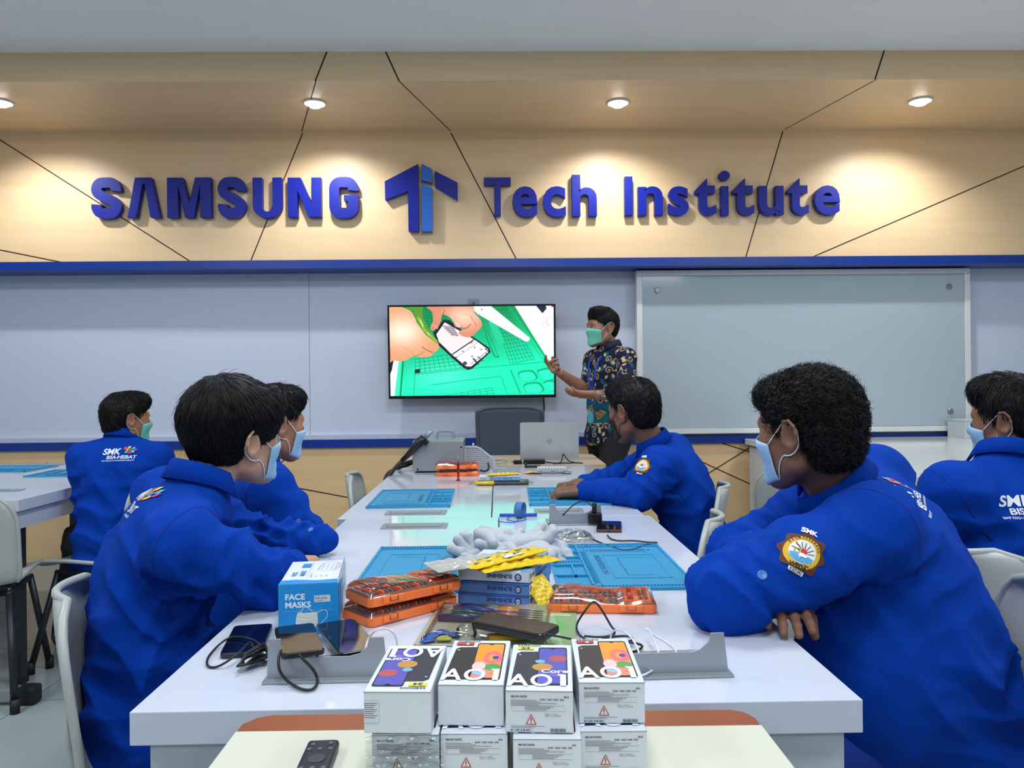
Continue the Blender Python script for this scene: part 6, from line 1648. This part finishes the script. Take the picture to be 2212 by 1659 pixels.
# ---- phones
def phone(label, far_l, far_r, near_l, z, caseM, L=.150, tilt=0, T=.0085, dz=0):
    a, b, c = at_z(*far_l, z), at_z(*far_r, z), at_z(*near_l, z); ang = math.atan2(b.y - a.y, b.x - a.x); Wd = min(max((b - a).length, .062), .074)
    d = (c - a).normalized(); rz = math.atan2(d.x, -d.y); ctr = a + d * L / 2 + Vector((math.cos(rz), math.sin(rz), 0)) * Wd / 2
    t = thing('smartphone', label, 'phone', (ctr.x, ctr.y, z + dz), rot=(R(tilt), 0, rz), group='dark smartphones on the long table')
    pl = []
    for (cx, cy_, a0) in ((Wd / 2 - .008, L / 2 - .008, 0), (-Wd / 2 + .008, L / 2 - .008, 90), (-Wd / 2 + .008, -L / 2 + .008, 180), (Wd / 2 - .008, -L / 2 + .008, 270)):
        for k in range(6): q = R(a0 + k * 18); pl.append((cx + .008 * math.cos(q), cy_ + .008 * math.sin(q)))
    obj('body_shell', MB().prism(pl, 0, T), caseM, t, bevel=.0015)
    k = .965; obj('glass_front', MB().prism([(x * .955, y * .975) for x, y in pl], T, T + .0006), mat('phone_glass', (10, 13, 26), rough=.04, spec=.8), t)
    obj('charging_port', MB().box2((-.005, -L / 2 - .0004, T * .3), (.005, -L / 2 + .001, T * .65)), M_slot, t)
    return t
phone('dark blue phone with a red lower rim at the left edge of the table', (506, 1362), (588, 1359), (474, 1424), ZT + .0006, mat('phone_navy', (40, 34, 60), rough=.25))
phone('dark phone lying on the near left power tray', (593, 1366), (673, 1359), (607, 1420), ZT + .038, M_blk, L=.140)
phone('dark phone reflecting the orange cases, right of the tray phone', (683, 1363), (766, 1352), (735, 1420), ZT + .012, M_blk, L=.150, tilt=3)
phone('phone in a brown case charging near the middle right tray', (1291, 1131), (1344, 1129), (1287, 1155), ZT + .0006, mat('phone_case_brown', (88, 58, 48), rough=.4), L=.145)

# ---- blister packed tool set with a power bank on it
pa, pb, pc_, pd = at_z(895, 1396), at_z(948, 1312), at_z(1262, 1328), at_z(1222, 1402)
ctr = (pa + pb + pc_ + pd) / 4
bp = thing('tool_blister_pack', 'clear blister pack of coloured pry tools on a green card', 'tool pack', (ctr.x, ctr.y, ZT + .0005), R(-6))
A = Art(); A.rrect(-.135, -.105, .135, .100, .008, (176, 172, 150)); A.poly([(.03, -.105), (.135, -.105), (.135, .100), (.06, .100)], (128, 160, 112)); A.disc(.095, .01, .022, (90, 176, 90), ry=.03); A.poly([(.06, .100), (.10, -.1), (.115, -.1), (.09, .1)], (150, 186, 140)); A.rect(.07, .070, .125, .076, (210, 216, 190)); A.rect(.07, .080, .125, .083, (210, 216, 190))
A.build('printed_card', bp, M=Matrix.Translation((0, 0, .0022)), step=.0001)
obj('card', MB().box2((-.136, -.106, 0), (.136, .101, .0020)), mat('card_grey', (150, 146, 136), rough=.6), bp)
def cm(n, c): return mat(n, c, rough=.3, coat=.4)
for (x, y, r_, c_) in ((-.112, -.070, 0, (40, 90, 180)), (-.098, -.050, 20, (50, 100, 190)), (-.075, -.062, -15, (60, 90, 170)), (-.088, -.084, 10, (206, 196, 60)), (-.115, -.092, 40, (40, 90, 180))):
    pts_ = [(.014 * math.cos(R(90 + 120 * k + j)), .014 * math.sin(R(90 + 120 * k + j))) for k in range(3) for j in (-22, 0, 22)]
    obj('opening_pick', MB().prism(pts_, 0, .0016, Matrix.Translation((x, y, .006)) @ Matrix.Rotation(R(r_), 4, 'Z')), cm('pick_%d_%d' % (c_[0], c_[2]), c_), bp, bevel=.0005)
for (x0, y0, x1, y1, c_, w_) in ((-.10, .092, -.02, .080, (50, 70, 190), .0045), (-.095, .076, .0, .066, (60, 66, 150), .0040), (-.098, .058, -.035, .050, (20, 120, 70), .0055), (-.118, .025, -.03, .018, (36, 44, 110), .0075), (-.10, .036, -.02, .028, (40, 52, 140), .0045), (-.01, -.088, .058, -.082, (240, 190, 10), .0050), (-.012, -.076, .060, -.068, (226, 96, 50), .0045), (.0, -.064, .058, -.058, (180, 90, 60), .0035)):
    obj('pry_tool', MB().tube([(x0, y0, .009), (x0 + (x1 - x0) * .5, y0 + (y1 - y0) * .5, .010), (x1, y1, .0085)], [w_, w_ * 1.1, w_ * .5], 10, flat=.7), cm('pry_%d_%d_%d' % c_, c_), bp, smooth=True)
for k, c_ in enumerate(((250, 150, 20), (250, 176, 30), (110, 70, 170), (240, 140, 30), (60, 80, 190), (250, 170, 20))):
    y = .082 - k * .0135
    hnd = obj('screwdriver', MB().tube([(-.012, y, .010), (.028, y - .003, .010)], [.0052, .0048], 10), cm('drv_%d_%d' % (c_[0], c_[1]), c_), bp, smooth=True)
    obj('shaft', MB().tube([(.028, y - .003, .010), (.074, y - .007, .009)], .0018, 8), mat('bit_steel', (150, 146, 142)), hnd, smooth=True)
def bl(u, v):
    x, y = -.128 + u * .215, -.098 + v * .192; e = min(1, min(min(u, 1 - u) * .215, min(v, 1 - v) * .192) / .010)
    return (x, y, .0035 + e ** .6 * (.015 + .0012 * abs(math.sin(y * 240)) + .0008 * math.sin(x * 160)))
obj('clear_blister', MB().grid(bl, 50, 60), M_clear, bp, smooth=True)
obj('dome', MB().ball((-.052, -.070, .012), .019, 20, 12, sc=(1, 1, .85)), M_clear, bp, smooth=True)
pbk = thing('power_bank', 'long black power bank lying across the blister pack', 'power bank', (0, 0, 0))
a, b = at_z(1014, 1342, .786), at_z(1168, 1378, .780); d = (b - a); an = math.atan2(d.y, d.x)
pbk.location = (a.x, a.y, .7745); pbk.rotation_euler = (0, R(1), an)
pl = []
for (cx, cy_, a0) in ((.142 - .010, .064 - .010, 0), (.010, .054, 90), (.010, .010, 180), (.132, .010, 270)):
    for k in range(6): q = R(a0 + k * 18); pl.append((cx + .010 * math.cos(q), cy_ + .010 * math.sin(q)))
obj('casing', MB().prism(pl, 0, .0125), M_blk, pbk, bevel=.003, bseg=3)
obj('top_glass', MB().prism([(.071 + (x - .071) * .96, .032 + (y - .032) * .92) for x, y in pl], .0125, .0130), mat('powerbank_top', (46, 40, 36), rough=.12), pbk)

# ---- soldering / hot air station
a, b = at_z(892, 1022), at_z(1001, 1022)
st = thing('hot_air_station', 'grey hot air rework station at the far left of the long table', 'machine', ((a.x + b.x) / 2, a.y, ZT + .0005))
w = (b - a).length; H, D_ = .158, .235
M_hs = mat('station_grey', (150, 152, 158), rough=.32, metal=.25)
obj('housing', MB().box2((-w / 2, 0, .008), (w / 2, D_, H)), M_hs, st, bevel=.003)
for x in (-w / 2 + .02, w / 2 - .02):
    for y in (.02, D_ - .02): obj('foot', MB().cyl((x, y, 0), (x, y, .008), .008), M_capk, st)
for x, z in ((-w / 2 + .025, .018), (w / 2 - .012, .125)): obj('screw', MB().lathe([(.0045, 0), (.0045, .0015), (.0004, .002)], 12, Matrix.Translation((x, 0, z)) @ Matrix.Rotation(R(90), 4, 'X')), M_blk, st)
obj('carry_handle', MB().tube(catmull([(-.02, D_ - .05, H - .002), (-.015, D_ - .05, H + .030), (.0, D_ - .05, H + .036), (.05, D_ - .05, H + .036), (.066, D_ - .05, H + .028), (.068, D_ - .05, H - .002)], 5), .006, 10), mat('handle_grey', (140, 146, 152), rough=.4), st, smooth=True)
obj('side_knob', MB().cyl((-w / 2 - .012, .10, .055), (-w / 2, .10, .055), .010), M_blk, st)
def on(px, py, Y): return at_y(px, py, Y)
gun = thing('hot_air_gun', 'black hot air gun with steel nozzle propped on the station', 'tool', (0, 0, 0))
Yg = a.y - .015
g = [on(934, 930, Yg), on(916, 946, Yg), on(906, 955, Yg), on(884, 980, Yg), on(868, 996, Yg)]
gun.location = g[2]
obj('nozzle', MB().tube([g[0], g[1]], [.010, .013], 14), M_silver, gun, world=True, smooth=True)
obj('grip', MB().tube([g[1], g[2], g[3], g[4]], [.021, .023, .015, .012], 14), M_blk, gun, world=True, smooth=True)
obj('cradle', MB().box(on(917, 953, Yg + .008), (.040, .05, .028), Matrix.Rotation(R(40), 3, 'Y')), M_blk, gun, world=True, bevel=.004)
hp = [g[4], on(852, 1013, Yg - .04), on(838, 1032, Yg - .10), on(826, 1050, Yg - .14), V3(-.575, Yg - .10, .66), V3(-.585, Yg + .05, .62), V3(-.56, Yg + .2, .70), V3(-.50, Yg + .17, .775), V3(a.x - .003, Yg + .12, .80)]
obj('hose', MB().tube(catmull(hp, 8), .010, 10), M_cab, gun, world=True, smooth=True)
tag(obj('power_cable', MB().tube(catmull([V3(a.x - .004, a.y + .16, .79), V3(-.47, a.y + .12, .777), V3(-.52, a.y + .02, .768), V3(-.555, a.y - .06, .74), V3(-.57, a.y - .12, .62)], 8), .008, 10), M_cab, smooth=True), 'thick black cable beside the hot air gun hose', 'cable')
ih = thing('iron_holder', 'perforated pale grey soldering iron holder right of the station', 'holder', (b.x + .004, a.y + .05, ZT + .0005))
M_ih = mat('holder_grey', (188, 192, 198), rough=.4)
P_ = [(0, 0), (.148, 0), (.150, .055), (.078, .112), (.055, .122), (0, .122)]
mm_ = MB(); mm_.prism([(p[0], p[1]) for p in P_][::-1], 0, .004, Matrix(((1, 0, 0, 0), (0, 0, 1, 0), (0, 1, 0, 0), (0, 0, 0, 1))))
obj('side_plate', mm_, M_ih, ih); mm2 = MB(); mm2.prism([(p[0], p[1]) for p in P_][::-1], .085, .089, Matrix(((1, 0, 0, 0), (0, 0, 1, 0), (0, 1, 0, 0), (0, 0, 0, 1)))); obj('side_plate', mm2, M_ih, ih)
rim = MB()
for i in range(2, 5): 
    p, q = P_[i], P_[i + 1] if i + 1 < len(P_) else P_[0]; rim.tube([(p[0], -.001, p[1]), (q[0], -.001, q[1])], .0035, 8)
rim.tube([(P_[1][0], -.001, 0), (P_[2][0], -.001, P_[2][1])], .0035, 8)
obj('rim', rim, M_ih, ih)
ho = MB()
for i in range(17):
    for j in range(12):
        x, z = .010 + i * .0080, .010 + j * .0092
        if z < .115 and (x < .075 or z < .112 - (x - .078) * .80 - .008): ho.box((x, -.0004, z), (.0052, .0006, .0034))
obj('holes', ho, mat('hole_dark', (70, 74, 80), rough=.8), ih)
obj('prong', MB().tube([(.040, .02, .12), (.044, .02, .14)], .005, 8), M_ih, ih, smooth=True)
sp_ = at_z(990, 1039)
sd = thing('screwdriver', 'small red screwdriver standing upright in front of the orange cases', 'screwdriver', (sp_.x, sp_.y, ZT + .0005))
obj('handle', MB().lathe([(.0085, 0), (.0085, .006), (.0045, .010), (.005, .045), (.0062, .052), (.0055, .080), (.004, .086)], 14), mat('red_anodised', (150, 30, 26), rough=.25, metal=.4), sd, smooth=True)
obj('shaft', MB().cyl((0, 0, .086), (0, 0, .112), .0022, 8), mat('bit_steel', (150, 146, 142)), sd, smooth=True)

# ---- packets beyond the far mats
c = at_z(1083, 1048)
pk = thing('tool_package', 'clear bag of black and yellow tools under the flat white carton', 'tool pack', (c.x, c.y + .04, ZT + .0005), R(-2), group='packets on the far half of the table')
obj('black_tray', MB().box2((-.105, -.045, .001), (.12, .05, .014)), M_blk, pk, bevel=.004)
obj('yellow_tool', MB().tube([(-.115, -.048, .010), (-.03, -.052, .011)], [.007, .009], 10), M_yel, pk, smooth=True)
obj('bag_film', MB().grid(lambda u, v: (-.14 + u * .28, -.06 + v * .12, .004 + .015 * max(0, 1 - abs(2 * u - 1) ** 4) * max(0, 1 - abs(2 * v - 1) ** 4) + .002 * math.sin(u * 40) * math.sin(v * 17)), 30, 14), M_film, pk, smooth=True)
pk = thing('flat_carton', 'flat white carton with blue print on the bag of black tools', 'box', (c.x - .005, c.y + .035, ZT + .0195), R(-1))
obj('carton', MB().box2((-.092, -.03, 0), (.088, .045, .018)), M_card, pk, bevel=.001)
A = Art(); A.rect(-.091, .001, -.048, .017, (180, 196, 216)); A.text('SS-019B', -.084, .006, .007, (60, 80, 120), bold=.03); A.rect(-.045, .001, .087, .017, (120, 160, 206)); A.text('二十一合一拆机工具', -.040, .0045, .0105, (36, 70, 130), bold=.01)
A.build('front_print', pk, M=Matrix.Translation((0, -.0306, 0)) @ XZf)
pouch('tool_pouch', 'yellow pouch on the flat white carton at the far half', 'pouch', .045, .15, .010, mat('yellow_film', (232, 196, 24)), (c.x + .01, c.y + .04, ZT + .038), -72, (0, 0), 31, group='glossy tool pouches')
c = at_z(1190, 1024)
pk = thing('component_tray', 'clear tray of small parts on a silver packet by the laptop end', 'tray', (c.x, c.y + .02, ZT + .0005), R(-3))
obj('silver_packet', MB().grid(lambda u, v: (-.11 + u * .21, -.03 + v * .08, .004 + .007 * max(0, 1 - abs(2 * u - 1) ** 3) + .002 * math.sin(u * 19)), 20, 8), M_silver, pk, smooth=True, solid=.002)
obj('tray_body', MB().box2((-.065, .0, .012), (.075, .06, .030)), mat('cloudy_tray', (206, 212, 220), rough=.25), pk, bevel=.003)
for k in range(9): obj('well', MB().box2((-.058 + k * .0145, -.0006, .017), (-.050 + k * .0145, .0, .026)), mat('well_grey', (150, 158, 168), rough=.5), pk)
pouch('tool_pouch', 'small yellow pouch left of the parts tray', 'pouch', .035, .09, .010, mat('yellow_film', (232, 196, 24)), (c.x - .085, c.y + .03, ZT + .001), -80, (0, 0), 33, group='glossy tool pouches')
obj_ = at_z(1150, 1010)
t = thing('cable_clip', 'small dark grey cable block at the far edge of the table', 'cable clip', (obj_.x, obj_.y, ZT + .0005)); obj('block', MB().box2((-.04, -.012, 0), (.045, .012, .012)), M_leg, t, bevel=.003); obj('upright_tab', MB().box2((-.04, -.01, .012), (-.028, .01, .026)), M_leg, t, bevel=.002)

# wrist strap
M_str = mat('strap_blue', (40, 86, 190), rough=.5)
q0, q1 = at_z(1079, 1113, .757), at_z(1160, 1112, .757)
ws = thing('wrist_strap', 'blue antistatic wrist strap with coiled cord in the middle of the table', 'wrist strap', ((q0.x + q1.x) / 2, q0.y, ZT + .0005))
obj('bar', MB().tube([q0, q1], .0055, 10), M_str, ws, world=True, smooth=True)
cc = at_z(1124, 1117, .752)
M_ = Matrix.Translation(cc + V3(0, 0, .024)) @ Matrix.Rotation(R(70), 4, 'Z') @ Matrix.Rotation(R(90), 4, 'X')
bd = MB(); n_ = 28
bd.add([M_ @ V3(.028 * math.cos(2 * math.pi * k / n_), .024 * math.sin(2 * math.pi * k / n_), z) for z in (-.012, .012) for k in range(n_)], [(k, (k + 1) % n_, n_ + (k + 1) % n_, n_ + k) for k in range(n_)])
obj('band', bd, mat('strap_band', (70, 120, 176), rough=.8), ws, world=True, smooth=True, solid=.003)
obj('cord', MB().tube(catmull([at_z(x, y, .754) for x, y in ((1116, 1114), (1097, 1118), (1100, 1124), (1118, 1126), (1136, 1121), (1128, 1115), (1110, 1128), (1082, 1127), (1076, 1124))], 6), .0016, 6), M_str, ws, world=True, smooth=True)

# plugs, chargers and cables
def cable(label, path, r, m, z=.7535, n=7, zs=None, grp='cables on the long table'):
    P_ = [at_z(x, y, (zs[i] if zs else z)) for i, (x, y) in enumerate(path)]
    return tag(obj('cable', MB().tube(catmull(P_, n), r, 8), m, smooth=True), label, 'cable', grp)
c = at_z(1284, 1134)
ch = thing('charger', 'black charger plugged into the middle right power tray', 'charger', (c.x, c.y - .005, ZT + .008))
obj('block', MB().box2((-.020, -.012, .0), (.022, .028, .030)), M_blk, ch, bevel=.003); obj('usb_plug', MB().box2((-.007, .0, .030), (.007, .008, .060)), M_blk, ch, bevel=.002)
kz = lambda x, y, z: at_z(x, y, z)
hz = .80
P_ = [V3(c.x, c.y, .815), kz(1281, 1094, .83), kz(1262, 1083, .835), kz(1240, 1090, .82), kz(1212, 1116, .775), kz(1186, 1132, .754), kz(1187, 1142, .753), kz(1197, 1155, .753)]
tag(obj('cable', MB().tube(catmull(P_, 8), .0019, 8), M_cab, smooth=True), 'thin black cable arching from the charger over the middle tray', 'cable', 'cables on the long table')
cable('black cable snaking from the brown-cased phone to the mat edge', ((1312, 1156), (1320, 1164), (1338, 1168), (1370, 1168), (1398, 1171), (1419, 1172), (1408, 1176), (1392, 1178), (1378, 1184), (1352, 1189), (1326, 1183), (1292, 1170), (1262, 1155), (1240, 1150), (1220, 1160)), .0021, M_cab)
M_wc = mat('white_cable', (214, 218, 224), rough=.4)
cable('black loop of cable standing behind the upper right phone carton', ((1268, 1383), (1251, 1370), (1246, 1350), (1262, 1322), (1282, 1300), (1298, 1315), (1320, 1352), (1328, 1362), (1322, 1372), (1296, 1376), (1262, 1374)), .0019, M_cab, zs=(.755, .756, .760, .785, .80, .79, .762, .758, .755, .755, .755))
cable('coiled black cable right of the upper right phone carton', ((1300, 1378), (1352, 1374), (1366, 1382), (1340, 1392), (1362, 1388), (1386, 1394), (1380, 1404), (1352, 1412), (1340, 1416)), .0021, M_cab, z=.757)
cable('black cable from the power bank towards the cartons', ((1172, 1366), (1190, 1372), (1212, 1376), (1240, 1382), (1262, 1386)), .0018, M_cab, zs=(.783, .781, .776, .764, .757))
cable('white cable looping over the near right power tray', ((1352, 1462), (1390, 1458), (1418, 1440), (1424, 1420), (1418, 1395), (1402, 1362), (1394, 1358), (1410, 1370), (1440, 1388), (1458, 1404), (1466, 1424)), .0017, M_wc, zs=(.757, .758, .760, .775, .785, .776, .774, .775, .775, .768, .758))
cable('thin white cable arching behind the upper right phone carton', ((1318, 1380), (1324, 1364), (1342, 1362), (1364, 1378), (1380, 1410), (1376, 1440), (1366, 1452)), .0016, M_wc, zs=(.756, .775, .786, .786, .776, .762, .756))
cable('white cable looping between the tray phone and the upper left carton', ((788, 1408), (796, 1380), (812, 1362), (834, 1358), (852, 1370), (858, 1396), (850, 1412)), .0017, M_wc, zs=(.770, .785, .80, .80, .79, .770, .760))
c = at_z(786, 1412, .775); t = thing('usb_plug', 'white usb plug of the cable beside the reflecting phone', 'plug', (c.x, c.y, .7615), R(-30)); obj('plug_body', MB().box2((-.014, -.006, 0), (.006, .006, .007)), mat('plug_white', (226, 230, 234), rough=.35), t, bevel=.0015); obj('plug_tip', MB().box2((-.020, -.0045, .0015), (-.014, .0045, .0055)), M_silver, t)
cable('black cable hanging in a loop from the tray phone over the power tray', ((610, 1400), (602, 1420), (604, 1448), (622, 1472), (652, 1489), (676, 1488), (686, 1470), (676, 1446), (655, 1424), (646, 1414)), .0022, M_cab, zs=(.795, .79, .775, .757, .754, .754, .756, .772, .788, .794))
cable('black cable from the reflecting phone to the tray phone', ((736, 1412), (722, 1416), (700, 1424), (684, 1424), (690, 1406)), .0021, M_cab, zs=(.767, .768, .772, .776, .785))
cable('black looped cable around the dark blue phone', ((560, 1392), (546, 1382), (520, 1376), (496, 1378), (472, 1394), (450, 1420), (449, 1438), (466, 1441), (492, 1428), (520, 1406), (540, 1388), (548, 1400), (552, 1422), (575, 1430)), .0019, M_cab, zs=(.764, .764, .764, .763, .756, .754, .753, .753, .760, .766, .768, .768, .764, .757))
bn = thing('cable_bundle', 'bundled black cable beside the near left power tray', 'cable', (at_z(545, 1426).x, at_z(545, 1426).y, ZT))
for k in range(8):
    o_ = k * 2.0; P_ = [at_z(x, y, z + k % 3 * .003) for x, y, z in ((512 + o_, 1440 - k, .758), (528, 1424 - o_ * .6, .764), (552, 1412 - o_, .772), (572, 1404 - o_, .770), (578, 1418 - o_ * .4, .760), (556, 1430 - o_, .757), (530, 1436, .757), (512 + o_, 1440 - k, .758))]
    obj('strand', MB().tube(catmull(P_, 5), .0018, 6), M_cab, bn, world=True, smooth=True)
cable('black cable curling in front of the iron holder', ((1008, 1018), (1018, 1000), (1034, 990), (1050, 994), (1056, 1010), (1048, 1018), (1030, 1014)), .0045, M_cab, zs=(.757, .785, .81, .80, .775, .757, .757))
# adapter on the teacher desk
c = at_z(1146, 1002, .77)
t = thing('power_adapter', 'black laptop adapter with plug on the teacher desk', 'adapter', (c.x, 4.25, .7505)); obj('adapter_block', MB().box2((-.03, -.018, 0), (.085, .022, .026)), M_blk, t, bevel=.004); obj('plug', MB().box2((-.085, -.012, .0), (-.040, .012, .022)).cyl((-.085, 0, .012), (-.097, 0, .012), .003), M_blk, t, bevel=.003)
P_ = [V3(c.x + .085, 4.25, .764), V3(c.x + .12, 4.235, .757), V3(c.x + .17, 4.235, .758), V3(c.x + .185, 4.24, .80), V3(c.x + .19, 4.235, .80), V3(c.x + .22, 4.225, .765), V3(c.x + .29, 4.215, .755), V3(c.x + .25, 4.215, .757), V3(c.x + .17, 4.22, .755), V3(c.x + .13, 4.21, .755)]
tag(obj('cable', MB().tube(catmull(P_, 6), .003, 8), M_cab, smooth=True), 'black adapter cable in front of the laptop', 'cable', 'cables on the teacher desk')
